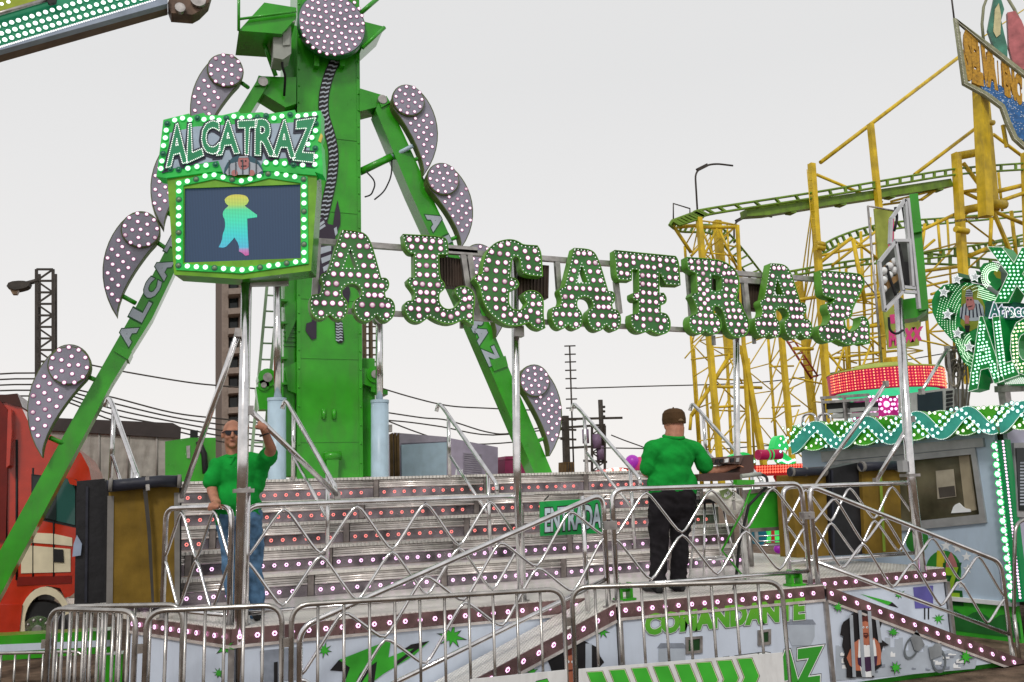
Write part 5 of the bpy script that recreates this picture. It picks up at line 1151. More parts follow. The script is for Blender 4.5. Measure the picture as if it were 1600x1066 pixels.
bars('brace', [(1282, 254, 1500, 88, 9), (1500, 82, 1600, 15, 3), (1429, 273, 1528, 198, 8), (1276, 273, 1378, 316, 7), (1492, 245, 1540, 236, 18), (1500, 330, 1560, 318, 18), (1392, 315, 1490, 290, 5), (1440, 312, 1480, 284, 7), (1552, 210, 1605, 250, 7), (1505, 255, 1552, 318, 9, -.3), (1552, 318, 1605, 300, 9, -.3), (1505, 300, 1552, 322, 8), (1552, 330, 1600, 350, 9), (1282, 410, 1330, 372, 8), (1282, 400, 1378, 378, 6), (1300, 415, 1390, 345, 6), (1330, 372, 1372, 405, 6), (1440, 360, 1492, 335, 8), (1445, 350, 1440, 390, 7), (1440, 392, 1460, 375, 6), (1515, 400, 1550, 385, 10),
    (1050, 350, 1080, 395, 8), (1060, 355, 1092, 352, 8), (1092, 355, 1152, 355, 8), (1094, 352, 1122, 420, 5), (1122, 352, 1096, 410, 5), (1124, 360, 1152, 420, 5), (1080, 400, 1094, 385, 6), (1078, 672, 1080, 648, 7), (1080, 650, 1112, 602, 9), (1112, 602, 1140, 555, 9), (1080, 562, 1150, 552, 4), (1112, 604, 1190, 606, 7), (1110, 637, 1155, 634, 6), (1140, 560, 1160, 600, 4), (1105, 700, 1140, 620, 3), (1070, 560, 1095, 530, 3), (1120, 640, 1150, 560, 3), (1140, 720, 1170, 640, 3),
    (1202, 573, 1240, 572, 4), (1206, 637, 1250, 634, 4), (1205, 660, 1240, 605, 3), (1203, 600, 1225, 545, 3), (1230, 690, 1248, 640, 3), (1240, 590, 1285, 600, 4), (1290, 545, 1330, 600, 5), (1330, 510, 1300, 600, 5), (1345, 515, 1380, 545, 5), (1340, 595, 1360, 540, 5), (1365, 545, 1340, 500, 4), (1310, 540, 1400, 520, 5), (1340, 470, 1480, 440, 6), (1390, 500, 1500, 480, 6), (1420, 555, 1480, 600, 4), (1440, 470, 1470, 495, 4), (1240, 545, 1270, 545, 8), (1500, 445, 1455, 460, 6), (1430, 530, 1500, 545, 4)], YK+.3, YELLOW)
bars('flange', [(1275, 380, 1287, 383, 14), (1275, 386, 1288, 388, 12), (1493, 358, 1512, 362, 14), (1532, 190, 1552, 192, 12), (1545, 318, 1570, 320, 20)], YK-.3, YELLOW)
bars('stub_pipe', [(1333, 375, 1352, 475, 9), (1392, 390, 1396, 450, 8), (1549, 342, 1547, 385, 8)], YK-.3, YELLOW)
def lattice(a0, a1, b0, b1, n, w, Yo=.5):
    L = []
    for k in range(n):
        t, t2 = k/n, (k+1)/n
        pa_, pb_2 = (a0[0]+(a1[0]-a0[0])*t, a0[1]+(a1[1]-a0[1])*t), (b0[0]+(b1[0]-b0[0])*t, b0[1]+(b1[1]-b0[1])*t)
        pc2, pd2 = (a0[0]+(a1[0]-a0[0])*t2, a0[1]+(a1[1]-a0[1])*t2), (b0[0]+(b1[0]-b0[0])*t2, b0[1]+(b1[1]-b0[1])*t2)
        L += [(*pa_, *pb_2, w, Yo), (*pa_, *pd2, w, Yo)] if k % 2 else [(*pa_, *pb_2, w, Yo), (*pb_2, *pc2, w, Yo)]
    bars('lattice_brace', L, YK, YELLOW)
lattice((1070, 385), (1096, 740), (1093, 345), (1127, 740), 7, 3)
lattice((1095, 345), (1127, 740), (1152, 352), (1172, 740), 8, 3.5)
lattice((1118, 345), (1136, 560), (1152, 352), (1163, 560), 6, 3.5, 1.5)
lattice((1200, 525), (1217, 740), (1219, 490), (1239, 740), 5, 3)
lattice((1219, 480), (1239, 740), (1250, 445), (1279, 740), 6, 3)
lattice((1252, 440), (1280, 740), (1272, 300), (1301, 740), 8, 3, 1.2)
lattice((1322, 420), (1330, 600), (1372, 400), (1380, 600), 5, 3.5, 2)
lattice((1374, 400), (1382, 600), (1405, 390), (1420, 600), 5, 4, 3)
lattice((1440, 395), (1455, 560), (1497, 380), (1512, 560), 4, 4, 2)
lattice((1290, 430), (1298, 600), (1335, 470), (1340, 600), 4, 3.5, 3)
bars('thin_column', [(1322, 420, 1330, 640, 6, 2), (1405, 390, 1420, 640, 7, 3), (1440, 395, 1456, 600, 7, 2), (1580, 330, 1590, 420, 8, 1), (1560, 270, 1566, 330, 6, 1), (1345, 362, 1352, 520, 6, 5), (1424, 346, 1430, 420, 6, 5), (1465, 343, 1470, 400, 6, 5)], YK, YELLOW)
bars('cross_beam', [(1285, 470, 1400, 455, 8, 1), (1290, 520, 1430, 500, 9, 1.5), (1395, 430, 1510, 415, 8, 1.5), (1390, 480, 1515, 462, 10, 2), (1300, 560, 1400, 548, 6, 1.5), (1240, 470, 1290, 462, 8, 1), (1075, 445, 1160, 438, 5, .5), (1078, 490, 1165, 486, 5, .5), (1555, 300, 1605, 288, 10, .2), (1500, 300, 1555, 292, 6, .2), (1380, 320, 1440, 312, 5, .5)], YK, YELLOW)
lattice((1080, 395), (1095, 560), (1120, 350), (1140, 560), 6, 2.6, 2.2)
lattice((1160, 540), (1192, 730), (1200, 525), (1217, 740), 5, 2.6, 2.5)
lattice((1500, 300), (1512, 420), (1552, 300), (1560, 420), 3, 4, 1.5)
lattice((1300, 440), (1310, 580), (1430, 420), (1445, 580), 5, 3, 4)
bars('thin_column', [(1108, 348, 1120, 470, 4, 2.2), (1136, 350, 1144, 480, 4, 2.2), (1310, 380, 1322, 640, 4, 4), (1360, 340, 1366, 640, 4, 4), (1480, 340, 1492, 560, 5, 4)], YK, YELLOW)
# red stairs between the columns
RS = mat('faded_red_steel', (.32, .05, .03), .5, var=.2)
bars('red_stair_stringer', [(1228, 530, 1268, 592, 5, 1), (1238, 528, 1278, 588, 4, 1)], YK, RS)
bars('red_stair_tread', [(1230+k*6, 536+k*9, 1241+k*6, 534+k*9, 3, 1) for k in range(7)], YK, RS)
# ladders and hanging chains on the columns
bars('ladder_rung', [(1262+k*.9, 270+k*12, 1268+k*.9, 270+k*12, 1.6, -.4) for k in range(11)]+[(1261, 265, 1271, 385, 1.8, -.4)], YK, YELLOW)
mb = MB()
for k in range(26): mb.ball(onY(1529+2.4*math.sin(k*1.9)+k*.4, 150+k*4.4, YK-.4), .045, 0, 5, 4)
mb.build('hanging_chain', DKS, rc)
mb = MB()
for k in range(26): mb.box(onY(1492+k*2.1, 346-k*.35, YK-.4), (.02, .02, .09))
for k in range(16): mb.box(onY(1345+k*1.8, 432+k*2.2, YK+.4), (.03, .02, .07))
mb.build('lamp_string', DKS, rc, kind='stuff')
# handrail on the curve
MB().tube([onY(1052, 345, YK), onY(1052, 318, YK), onY(1078, 326, YK), onY(1078, 340, YK)], .025, 5).build('handrail', DKS, rc)

# coaster name board
psv = Pl(onY(1540, 100, YK-2)[:2], R(-32)); zv = lambda pts: zz(1440, 0, 4.1, pts)
sv = thing('coaster_sign', 'slanting name board with golden letters over a blue wave, top right', 'sign', psv.pt(1560, 160))
GOLD = mat('gold_ribbed_letters', (.46, .24, .01), .4, var=.25, scale=12); 
frm = zv([(212, 125), (440, 300), (700, 505), (700, 980), (650, 945), (590, 890), (545, 790), (510, 690), (400, 610), (270, 540)])
MB().tube([psv.pt(*p) for p in inset(frm, 1.8)], .11, 8, closed=True).build('frame', mat('grey_green_frame', (.26, .27, .17), .5, var=.2), sv)
dots(MB(), sample(inset(frm, 1.8), 2.4), psv, .022, -.11).build('frame_leds', mat('dull_white_led', (.6, .6, .5), .4), sv, kind='stuff')
w_ = zv([(320, 490), (430, 520), (470, 530), (510, 550), (560, 600), (700, 680), (700, 930), (620, 880), (560, 760), (520, 660), (420, 600)])
wv_ = plate(MB(), w_, psv, .06, .02).build('wave_board', mat('blue_wave_board', (.02, .12, .34), .4, var=.25, scale=8), sv)
rnd = random.Random(9)
dots(MB(), [p for p in [(rnd.uniform(1525, 1605), rnd.uniform(125, 225)) for _ in range(500)] if inside(p, w_)], psv, .02, .012).build('wave_leds', mat('pale_blue_led', (.5, .6, .75), .4), wv_, kind='stuff')
for ch, q in (('S', [(282, 470), (322, 500), (318, 235), (275, 205)]), ('E', [(328, 500), (352, 510), (350, 262), (322, 240)]), ('L', [(360, 515), (392, 525), (372, 285), (355, 265)]), ('V', [(400, 520), (425, 530), (440, 330), (390, 295)]), ('A', [(430, 535), (480, 555), (460, 350), (440, 335)]), ('E', [(535, 590), (555, 605), (545, 425), (520, 405)]), ('N', [(562, 605), (600, 625), (590, 460), (552, 430)]), ('C', [(605, 640), (640, 660), (640, 500), (600, 470)])):
    text(MB(), ch, zv(q), psv, .0, .08, th=.10).build('letter', GOLD, sv)
for k in range(17): x_ = 252+k*24; y0 = 165+(x_-212)*.77; MB().tube([psv.pt(*zv([(x_, y0)])[0], .1), psv.pt(*zv([(x_+14, y0+270-max(0, k-9)*6)])[0], .1)], .02, 5).build('rear_rod', GOLD, sv)
bird = zv([(470, -40), (500, -40), (530, 60), (510, 130), (530, 220), (550, 300), (550, 380), (500, 350), (460, 290), (425, 190), (440, 110)])
plate(MB(), bird, psv, .15, -.05).build('teal_bird_board', mat('teal_bird_paint', (.05, .20, .14), .4, var=.35, scale=3), sv)
plate(MB(), zv([(470, 60), (495, 20), (510, 100), (505, 220), (480, 240), (460, 200)]), psv, .02, -.08).build('cream_patch', mat('cream_print', (.55, .5, .28), .5), sv)
plate(MB(), zv([(550, 80), (600, 70), (640, 130), (700, 280), (700, 460), (640, 440), (590, 420), (560, 300)]), psv, .15, -.05).build('pink_bird_board', mat('pink_bird_paint', (.42, .12, .13), .4, var=.25, scale=3), sv)
ring = [(520+130*math.cos(a*.2618-.4+math.pi/2), 120+210*math.sin(a*.2618-.4+math.pi/2)) for a in range(0, 13)]
MB().tube([psv.pt(*zv([p])[0], .05) for p in [(400, 260), (390, 150), (400, 40), (430, -40)]], .05, 6).build('oval_frame', MATS['grey_green_frame'], sv)
MB().tube([psv.pt(*zv([p])[0], .05) for p in [(540, -40), (600, 60), (650, 180), (690, 300)]], .05, 6).build('oval_frame', MATS['grey_green_frame'], sv)
MB().tube([psv.pt(1491, 31), psv.pt(1486, -10)], .03, 6).build('lightning_rod', DKS, sv)
MB().beam(psv.pt(1572, 190, .3), psv.pt(1578, 225, .3), .1, .1).build('rear_strut', YELLOW, sv)
MB().beam(psv.pt(1535, 120, .3), psv.pt(1550, 330, .6), .35, .35).build('mounting_post', YELLOW, sv)
# ================================================================ ticket booth at right
def at_depth(px, py, d): r_ = ray(px, py); return EYE + r_*(d/FPX)
Cb = onY(1560, 700, 7.75); dC = (Cb-EYE).dot(FW); Fb = at_depth(1235, 700, dC*1.27)
angB = math.atan2(Cb.y-Fb.y, Cb.x-Fb.x)
pb = Pl(Cb[:2], angB)
booth = thing('ticket_booth', 'pale blue ticket booth with a window and lit wavy green fascia', 'ticket booth', (Cb.x, Cb.y, 0))
BW = mat('pale_blue_booth_panel', (.46, .57, .70), .35, var=.06, scale=2, grime=.1)
GF = mat('grey_aluminium_frame', (.40, .41, .42), .35, .4, var=.12)
def zpt(pl, px, z):       # point on a plane above photo column px at height z
    p = pl.pt(px, 760); q = Vector((p.x, p.y, z)); return q
T0, T1 = pb.pt(1255, 702), pb.pt(1552, 668)
zt_ = T1.z
win_o = [(1296, 722), (1523, 700), (1541, 817), (1326, 838)]; win_i = [(1306, 731), (1517, 710), (1530, 804), (1333, 825)]
wall = [Vector((T0.x, T0.y, .42)), Vector((T1.x, T1.y, .42)), Vector((T1.x, T1.y, zt_)), Vector((T0.x, T0.y, zt_))]
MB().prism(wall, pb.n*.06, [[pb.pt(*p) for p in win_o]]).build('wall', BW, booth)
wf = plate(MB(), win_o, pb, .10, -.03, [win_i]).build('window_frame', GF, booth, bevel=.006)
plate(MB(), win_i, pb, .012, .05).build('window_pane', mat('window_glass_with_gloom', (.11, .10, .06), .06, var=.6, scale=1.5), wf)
plate(MB(), [(1498, 713), (1514, 711), (1526, 797), (1508, 800)], pb, .004, .044).build('inner_door', mat('beige_inner_door', (.34, .29, .20), .6), wf)
plate(MB(), smooth2([(1486, 802), (1490, 790), (1498, 786), (1506, 794), (1516, 796), (1516, 800)], 70, 1), pb, .02, .03).build('cloth_on_sill', WHITE, wf)
plate(MB(), [(1418, 724), (1424, 723), (1432, 808), (1426, 809)], pb, .04, .0).build('window_mullion', GF, wf)
plate(MB(), [(1462, 736), (1490, 733), (1494, 776), (1465, 780)], pb, .004, .042).build('pinned_notice', mat('notice_paper', (.40, .36, .28), .7), wf)
plate(MB(), [(1466, 762), (1491, 759), (1493, 775), (1468, 778)], pb, .003, .038).build('notice_picture', mat('notice_dark', (.08, .07, .06), .7), wf)
plate(MB(), [(1282, 706), (1535, 684), (1537, 698), (1284, 722)], pb, .08, -.04).build('awning_box', GF, booth)
MB().prism([Vector((T0.x, T0.y, .0)), Vector((T1.x, T1.y, .0)), Vector((T1.x, T1.y, .418)), Vector((T0.x, T0.y, .418))], pb.n*.05).build('skirt', PRINTG, booth)
# green waves printed on the skirt, white sill line
q0 = pb.off(-.004); sk = []
for k in range(25):
    p = T0.lerp(T1, .55+.45*k/24); sk.append(Vector((p.x, p.y, .22+.09*abs(math.sin(k*.52))))-pb.n*.004)
sk = sk+[Vector((sk[-1].x, sk[-1].y, .05)), Vector((sk[0].x, sk[0].y, .05))]
MB().prism(sk, pb.n*.002).build('skirt_wave_print', mat('dark_green_wave', (.02, .16, .03), .5), booth)
MB().beam(Vector((T0.x, T0.y, .44))-pb.n*.02, Vector((T1.x, T1.y, .44))-pb.n*.02, .04, .05).build('sill_rail', WHITE, booth)
# second wall facing the front, with its menu window
C2 = Vector((T1.x, T1.y, 0))+pb.u*.16; p2 = Pl(C2[:2], R(-2))
MB().prism([C2+Vector((0, 0, .42)), C2+p2.u*3+Vector((0, 0, .42)), C2+p2.u*3+Vector((0, 0, zt_)), C2+Vector((0, 0, zt_))], p2.n*.06).build('front_wall', mat('lilac_booth_panel', (.40, .40, .52), .35, var=.06), booth)
mw = plate(MB(), [(1584, 692), (1680, 690), (1680, 815), (1590, 808)], p2, .05, -.03).build('menu_window', GF, booth)
plate(MB(), [(1588, 700), (1680, 698), (1680, 800), (1593, 798)], p2, .01, -.045).build('menu_pane', GLASSD, mw)
for k in range(14): y = 722+k*5; plate(MB(), [(1594, y), (1640, y-.5), (1640, y+2), (1594, y+2.5)], p2, .002, -.05).build('menu_text_line', PALE, mw)
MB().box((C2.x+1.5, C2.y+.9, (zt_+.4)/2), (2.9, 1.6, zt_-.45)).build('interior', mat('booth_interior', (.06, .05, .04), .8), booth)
rf = [Vector((T0.x, T0.y, zt_+.01)), Vector((T1.x, T1.y, zt_+.01)), Vector((C2.x+3, C2.y, zt_+.01)), Vector((C2.x+3, C2.y+3.2, zt_+.01)), Vector((T0.x+2.5, T0.y+1.2, zt_+.01))]
MB().prism(rf, (0, 0, .06)).build('roof', GF, booth)
MB().prism([Vector((T0.x, T0.y, .42)), Vector((T0.x+2.3, T0.y+1.1, .42)), Vector((T0.x+2.3, T0.y+1.1, zt_)), Vector((T0.x, T0.y, zt_))], (0, .05, 0)).build('end_wall', BW, booth)
# LED corner post
def lpx(a, b, t): return (a[0]+(b[0]-a[0])*t, a[1]+(b[1]-a[1])*t)
a0, a1 = (1561, 688), (1589, 935)
lpost = plate(MB(), [(1552, 689), (1571, 687), (1600, 940), (1579, 942)], pb, .10, -.10).build('corner_light_post', mat('dark_green_lamp_strip', (.01, .16, .05), .3, emit=.15, ecol=(0, .5, .15), var=0), booth)
pp = [lpx((1556, 692), (1583, 936), k/46) for k in range(47)]+[lpx((1567, 690), (1594, 934), k/46) for k in range(47)]
dots(MB(), pp, pb, .016, -.104).build('edge_leds', LEDP, lpost, kind='stuff')
bmN = bulb_mesh('post_bulb', .035, [mat('lit_mint_bulb', (.7, .95, .85), .3, emit=1.4, ecol=(.55, 1, .82), var=0), COLG], .4, 6)
for k in range(17): inst('bulb', bmN, lpost, pb.pt(*lpx((1562, 697), (1588, 930), k/16), off=-.104), angB)
# round star logo on the wall
decal('logo_disc_print', booth, circ((1474, 893), 33, 24, .85), pb, mat('logo_green', (.03, .22, .03), .4))
decal('logo_blob_print', booth, circ((1433, 845), 20, 16, .9), pb, mat('logo_green', (0, .2, 0)))
for c, r_ in (((1496, 856), 9), ((1510, 870), 8), ((1512, 889), 8), ((1502, 914), 7), ((1478, 853), 9)): decal('star_print', booth, star(c, r_, 5, .42), pb, WHITE, -.006)
decal('figure_print', booth, smooth2([(1478, 878), (1486, 862), (1494, 878), (1496, 888), (1478, 890)], 60, 1), pb, mat('pink_skin_print', (.4, .2, .2)), -.008)
text(MB(), 'Z', [(1475, 936), (1500, 938), (1496, 888), (1476, 888)], pb, -.006, .12).build('letter_outline', mat('dark_green_print', (0, .1, 0)), booth)
text(MB(), 'Z', [(1477, 935), (1498, 936), (1495, 890), (1478, 890)], pb, -.009, .05).build('letter', PRINTY, booth)
decal('yellow_ray_print', booth, [(1464, 860), (1476, 862), (1474, 925), (1462, 930)], pb, mat('ray_yellow', (.55, .5, .03), .4), -.004)
# wavy lit fascia: two ribbons twisted over each other
GW = mat('lit_green_wave', (.07, .36, .02), .35, emit=.12, ecol=(.05, .6, .02), var=.6, scale=2); TW = mat('lit_teal_wave', (.05, .34, .26), .35, emit=.14, ecol=(.03, .55, .42), var=.2)
def wave(c0, c1, x0, x1, phase, amp, half, m, name, offs, per, parent):
    n = 150; U = []; Lw = []; mid = []
    for k in range(n+1):
        t = k/n; x = x0+(x1-x0)*t; yc = c0+(c1-c0)*(x-1235)/(1550-1235)
        s = (x-x0)/per+phase; y = yc+amp*math.cos(6.2832*s); dy = -amp*6.2832/per*math.sin(6.2832*s)
        L = math.hypot(1, dy); nx, ny = -dy/L, 1/L
        U.append((x-nx*half, y-ny*half)); Lw.append((x+nx*half, y+ny*half)); mid.append((x, y))
    P_ = pb.off(offs); w_ = MB(); w_.prism([P_.pt(*p) for p in U+Lw[::-1]], P_.n*.09, mi=0, mside=1)
    o = w_.build(name, [m, GREEN], parent)
    return o, U, Lw
for x0, x1, xs in ((1236, 1556, 0), (1562, 1640, 9)):
    g1, U, Lw = wave(686, 655, x0, x1, .55, 9, 13, GW, 'green_wave', -.19, 79, booth)
    t1, U2, L2 = wave(686, 655, x0, x1, .02, 15, 9.5, TW, 'teal_wave', -.23, 79, booth)
    def mid(a, b, f): return [((p[0]*(1-f)+q[0]*f), (p[1]*(1-f)+q[1]*f)) for p, q in zip(a, b)]
    bmW = bulb_mesh('wave_bulb', .021, [mat('lit_warm_green_bulb', (.9, .95, .75), .3, emit=1.2, ecol=(.95, 1, .78), var=0), GW], .4, 7)
    bmT = bulb_mesh('wave_bulb_teal', .021, [mat('lit_aqua_bulb', (.7, .95, .95), .3, emit=1.35, ecol=(.7, 1, 1), var=0), TW], .4, 7)
    for f in (.18, .82):
        for p in sample(mid(U, Lw, f), 8.6, False): inst('bulb', bmW, g1, pb.pt(*p, off=-.192), angB)
    for f in (.25, .75):
        for p in sample(mid(U2, L2, f), 8.6, False): inst('bulb', bmT, t1, pb.pt(*p, off=-.232), angB)
    for (a, b, oo, par) in ((U, Lw, -.192, g1), (U2, L2, -.232, t1)):
        for f in (.03, .97): dots(MB(), sample(mid(a, b, f), 2.4, False), pb, .006, oo).build('edge_leds', DOTW, par, kind='stuff')
# roof clutter: air conditioner, equipment rack, cable coil
pr_ = Pl((pb.off(.6)).p[:2], angB)
ac = thing('air_conditioner', 'grey air conditioner unit on the booth roof right of the sign pole', 'air conditioner', pr_.pt(1445, 645))
AG = mat('grey_white_casing', (.42, .43, .42), .45, var=.08, grime=.2)
plate(MB(), [(1403, 617), (1475, 607), (1490, 607), (1490, 640), (1475, 645), (1404, 652)], pr_, .35).build('casing', AG, ac, bevel=.01)
gl = plate(MB(), [(1433, 616), (1472, 611), (1473, 641), (1434, 646)], pr_, .01, -.012).build('dark_grille', mat('dark_teal_grille', (.015, .03, .04), .4), ac)
for k in range(5): plate(MB(), [(1478, 611+k*6.5), (1488, 610+k*6.2), (1488, 614+k*6.2), (1478, 615.5+k*6.5)], pr_, .01, -.012).build('vent_slot', DARK, ac)
rk = thing('equipment_rack', 'open metal rack of amplifiers on the booth roof', 'rack', pr_.pt(1320, 655))
for p0, p1 in (((1283, 622), (1357, 617)), ((1285, 629), (1357, 624))): MB().beam(pr_.pt(*p0), pr_.pt(*p1), .05, .04).build('rail', STEELD, rk)
for x_ in (1285, 1319, 1354): MB().beam(pr_.pt(x_, 621), pr_.pt(x_+4, 662), .04, .04).build('upright', STEELD, rk)
for x_, y in ((1293, 640), (1293, 648), (1328, 638), (1328, 646)): plate(MB(), [(x_, y), (x_+24, y-2), (x_+24, y+4), (x_, y+6)], pr_, .3, .02).build('amplifier', AG, rk)
for x_ in (1291, 1326): plate(MB(), [(x_, 630), (x_+26, 628), (x_+26, 638), (x_, 640)], pr_, .3, .03).build('dark_unit', DARK, rk)
hp = thing('roof_hoops', 'pair of thin steel hoops standing on the left end of the booth roof', 'hoops', pr_.pt(1270, 665))
for x_ in (1254, 1278): MB().tube(fillet([pr_.pt(x_, 668), pr_.pt(x_, 648), pr_.pt(x_+20, 646), pr_.pt(x_+22, 668)], .15), .02, 7).build('hoop', STEEL, hp)
co = thing('cable_coil', 'tangle of coiled cables hanging beside the lit booth sign', 'cable', pr_.pt(1487, 600))
rnd = random.Random(5); WC = mat('grey_beige_cable', (.30, .26, .21), .6, var=.2)
for k in range(11):
    cx, cy, rx, ry = 1488+rnd.uniform(-8, 10), 575+rnd.uniform(-22, 18), rnd.uniform(5, 11), rnd.uniform(10, 22)
    MB().tube([pr_.pt(cx+rx*math.cos(a*.449), cy+ry*math.sin(a*.449), off=k*.012) for a in range(14)], .012, 5, closed=True).build('loop', WC, co)
for k in range(8): x_ = 1478+k*4; MB().tube([pr_.pt(x_, 560+k, .1), pr_.pt(x_+rnd.uniform(-3, 4), 600, .1), pr_.pt(x_+rnd.uniform(-2, 6), 640, .1)], .012, 5).build('hanging_cable', WC, co)
MB().beam(pr_.pt(1483, 548), pr_.pt(1490, 655, .05), .05, .05).build('hook_post', STEELD, co)

# ================================================================ lit green sign over the booth
pz = Pl(onY(1530, 500, 8.1)[:2], angB+R(6)); zx = lambda pts: zz(1440, 380, 4.44, pts)
bs = thing('booth_sign', 'lit green booth sign with prisoner picture, stars and the letters ALC', 'sign', pz.pt(1540, 610))
LG = mat('lit_deep_green', (.01, .20, .04), .35, emit=.10, ecol=(0, .5, .1), var=.2); LGS = mat('sign_side_green', (.012, .13, .035), .4, var=.2)
bo = zx([(95, 340), (150, 290), (270, 268), (400, 285), (545, 380), (620, 420), (711, 420), (760, 900), (540, 905), (345, 985), (325, 860), (285, 820), (235, 700), (180, 640), (112, 560), (75, 480), (70, 400)])
bb = plate(MB(), bo, pz, .35, .0, (), 0, 1).build('back_board', [LG, LGS], bs)
dd = []; rnd = random.Random(2)
for c, n, r0 in (((430, 560), 16, 1),):
    for ring_ in range(8):
        for k in range(70):
            a = -math.pi/2-k*.047; rr = (200+ring_*19)
            p = (430+rr*.98*math.cos(a), 560+rr*1.35*math.sin(a)*.9)
            dd.append(zx([p])[0])
for k in range(46):
    for j in range(7): dd.append(zx([(400+k*7-j*2, 290+j*14+k*2)])[0])
for k in range(24):
    for j in range(6): a = 2.2+k*.09; rr = 60+j*15; dd.append(zx([(370+rr*math.cos(a), 730+1.25*rr*math.sin(a))])[0])
pic = zx([(275, 330), (345, 315), (430, 440), (440, 540), (340, 620), (290, 620), (262, 480)])
bop = inset(bo, 1.5)
dots(MB(), [p for p in dd if inside(p, bop) and not inside(p, pic)], pz, .0065, -.004).build('led_field', mat('lit_pale_green_led', (.7, .9, .7), .3, emit=1.0, ecol=(.8, 1, .8), var=0), bb, kind='stuff')
for c in ((155, 340), (245, 250), (370, 235), (180, 495), (250, 625), (330, 720)):
    st = plate(MB(), zx(star(c, 46, 5, .45, .1)), pz, .30, -.10, (), 0, 1).build('star', [mat('lit_white_star', (.5, .55, .58), .35, emit=.12, var=.2, scale=60), LGS], bs)
    dots(MB(), sample(zx(star(c, 36, 5, .45, .1)), 1.9), pz, .005, -.104).build('star_leds', DOTW, st, kind='stuff')
pz2 = pz.off(-.004)
decal('backdrop_print', bb, zx([(280, 300), (380, 290), (440, 440), (440, 560), (320, 620), (270, 560)]), pz2, mat('olive_backdrop', (.25, .30, .03), .5), -.002)
decal('striped_shirt_print', bb, zx([(300, 420), (340, 390), (390, 395), (425, 440), (440, 520), (380, 540), (300, 540), (265, 510), (268, 450)]), pz2, PALE, -.005)
for k in range(6): decal('stripe_print', bb, zx([(270+k*28, 525-k*3), (285+k*22, 420), (292+k*22, 420), (280+k*28, 525-k*3)]), pz2, mat('navy_print', (0, 0, .1)), -.008)
decal('face_print', bb, zx(smooth2([(308, 370), (352, 368), (362, 400), (372, 430), (360, 460), (325, 465), (308, 420)], 60, 1)), pz2, mat('pink_skin_print', (.4, .2, .2)), -.011)
decal('cap_print', bb, zx([(302, 372), (310, 325), (335, 318), (355, 345), (354, 370)]), pz2, PALE, -.014)
for k in range(3): decal('cap_stripe_print', bb, zx([(304+k*2, 362-k*14), (354-k*3, 358-k*12), (354-k*3, 363-k*12), (304+k*2, 367-k*14)]), pz2, BLACK, -.017)
decal('mouth_print', bb, zx([(320, 440), (352, 432), (352, 438), (320, 446)]), pz2, BLACK, -.014)
for ex_ in (320, 342): decal('eye_print', bb, zx(circ((ex_, 392), 6, 7)), pz2, BLACK, -.014)
decal('hand_print', bb, zx([(300, 500), (330, 505), (330, 560), (300, 560)]), pz2, mat('pink_skin_print', (.4, .2, .2)), -.011)
decal('trousers_print', bb, zx([(298, 570), (335, 570), (330, 620), (305, 620)]), pz2, BLACK, -.011)
# big letters
mint = mat('lit_mint_bulb', (.7, .95, .85)); cream = mat('lit_cream_bulb', (.95, .93, .7), .3, emit=1.3, ecol=(1, .95, .62), var=0)
def big(ch, q, th, off, spx, bm):
    t_ = MB(); text(t_, ch, zx(q), pz, off, .06, th=th); o = t_.build('letter', LG, bs)
    tri, fs = glyphs(ch, .03); b0, _ = glyphs(ch, 0.0)
    xs = [v[0] for v in b0]; ys = [v[1] for v in b0]; x0, x1, y0, y1 = min(xs), max(xs), min(ys), max(ys)
    bl, br, tr, tl = [Vector(p) for p in zx(q)]; d_ = MB(); pts = []
    nx = max(3, int((br-bl).length/spx)); ny = int((tl-bl).length/spx)
    for i in range(nx*2):
        for j in range(ny+1):
            s, t = (i+.5)/(nx*2), (j+.25)/(ny+.5); X, Y = x0+(x1-x0)*s, y0+(y1-y0)*t
            for f in fs:
                if inside((X, Y), [tri[k] for k in f]):
                    p = bl*(1-s)*(1-t)+br*s*(1-t)+tr*s*t+tl*(1-s)*t
                    if all((Vector(p_)-p).length > spx*.8 for p_ in pts): pts.append(tuple(p))
                    break
    dots(d_, pts, pz, .014, off-.002, 6, h=.012).build('bulbs', bm, o, kind='stuff')
    dots(MB(), outline_px(ch, zx(q), .06, 2.0), pz, .0045, off-.002).build('edge_leds', DOTW, o, kind='stuff')
    return o
big('A', [(350, 985), (540, 930), (470, 540), (365, 548)], .30, -.25, 5.6, mint)
big('L', [(550, 925), (655, 890), (600, 530), (508, 545)], .30, -.25, 5.6, mint)
big('C', [(640, 905), (790, 880), (770, 545), (620, 560)], .30, -.25, 5.6, cream)
big('X', [(545, 385), (800, 380), (760, 60), (500, 55)], .30, -.22, 6.2, mint)
plate(MB(), zx([(400, 180), (430, 140), (500, 130), (545, 200), (555, 290), (520, 330), (440, 260)]), pz, .25, -.06, (), 0, 1).build('curl_board', [LG, LGS], bs)
decal('curl_centre', bs, zx([(510, 180), (550, 200), (550, 250), (520, 240), (500, 210)]), pz, mat('curl_yellow', (.45, .42, .03), .4), -.064)
dots(MB(), [zx([(500+rr*math.cos(a*.16+2.2), 235+rr*1.1*math.sin(a*.16+2.2))])[0] for a in range(20) for rr in (45, 58, 71, 84)], pz, .010, -.068).build('curl_leds', mat('lit_pale_green_led', (.7, .9, .7)), bs, kind='stuff')
tb = plate(MB(), zx([(440, 405), (540, 395), (760, 425), (760, 530), (440, 530)]), pz, .25, -.12, (), 0, 1).build('subtitle_box', [mat('dark_teal_box', (.01, .10, .07), .4), LGS], bs)
q = zx([(475, 512), (745, 505), (745, 432), (475, 415)])
text(MB(), 'Atracc.', q, pz, -.124, .09).build('subtitle_outline', mat('lilac_outline', (.35, .28, .55), .4, emit=.3, ecol=(.5, .4, .8), var=0), tb)
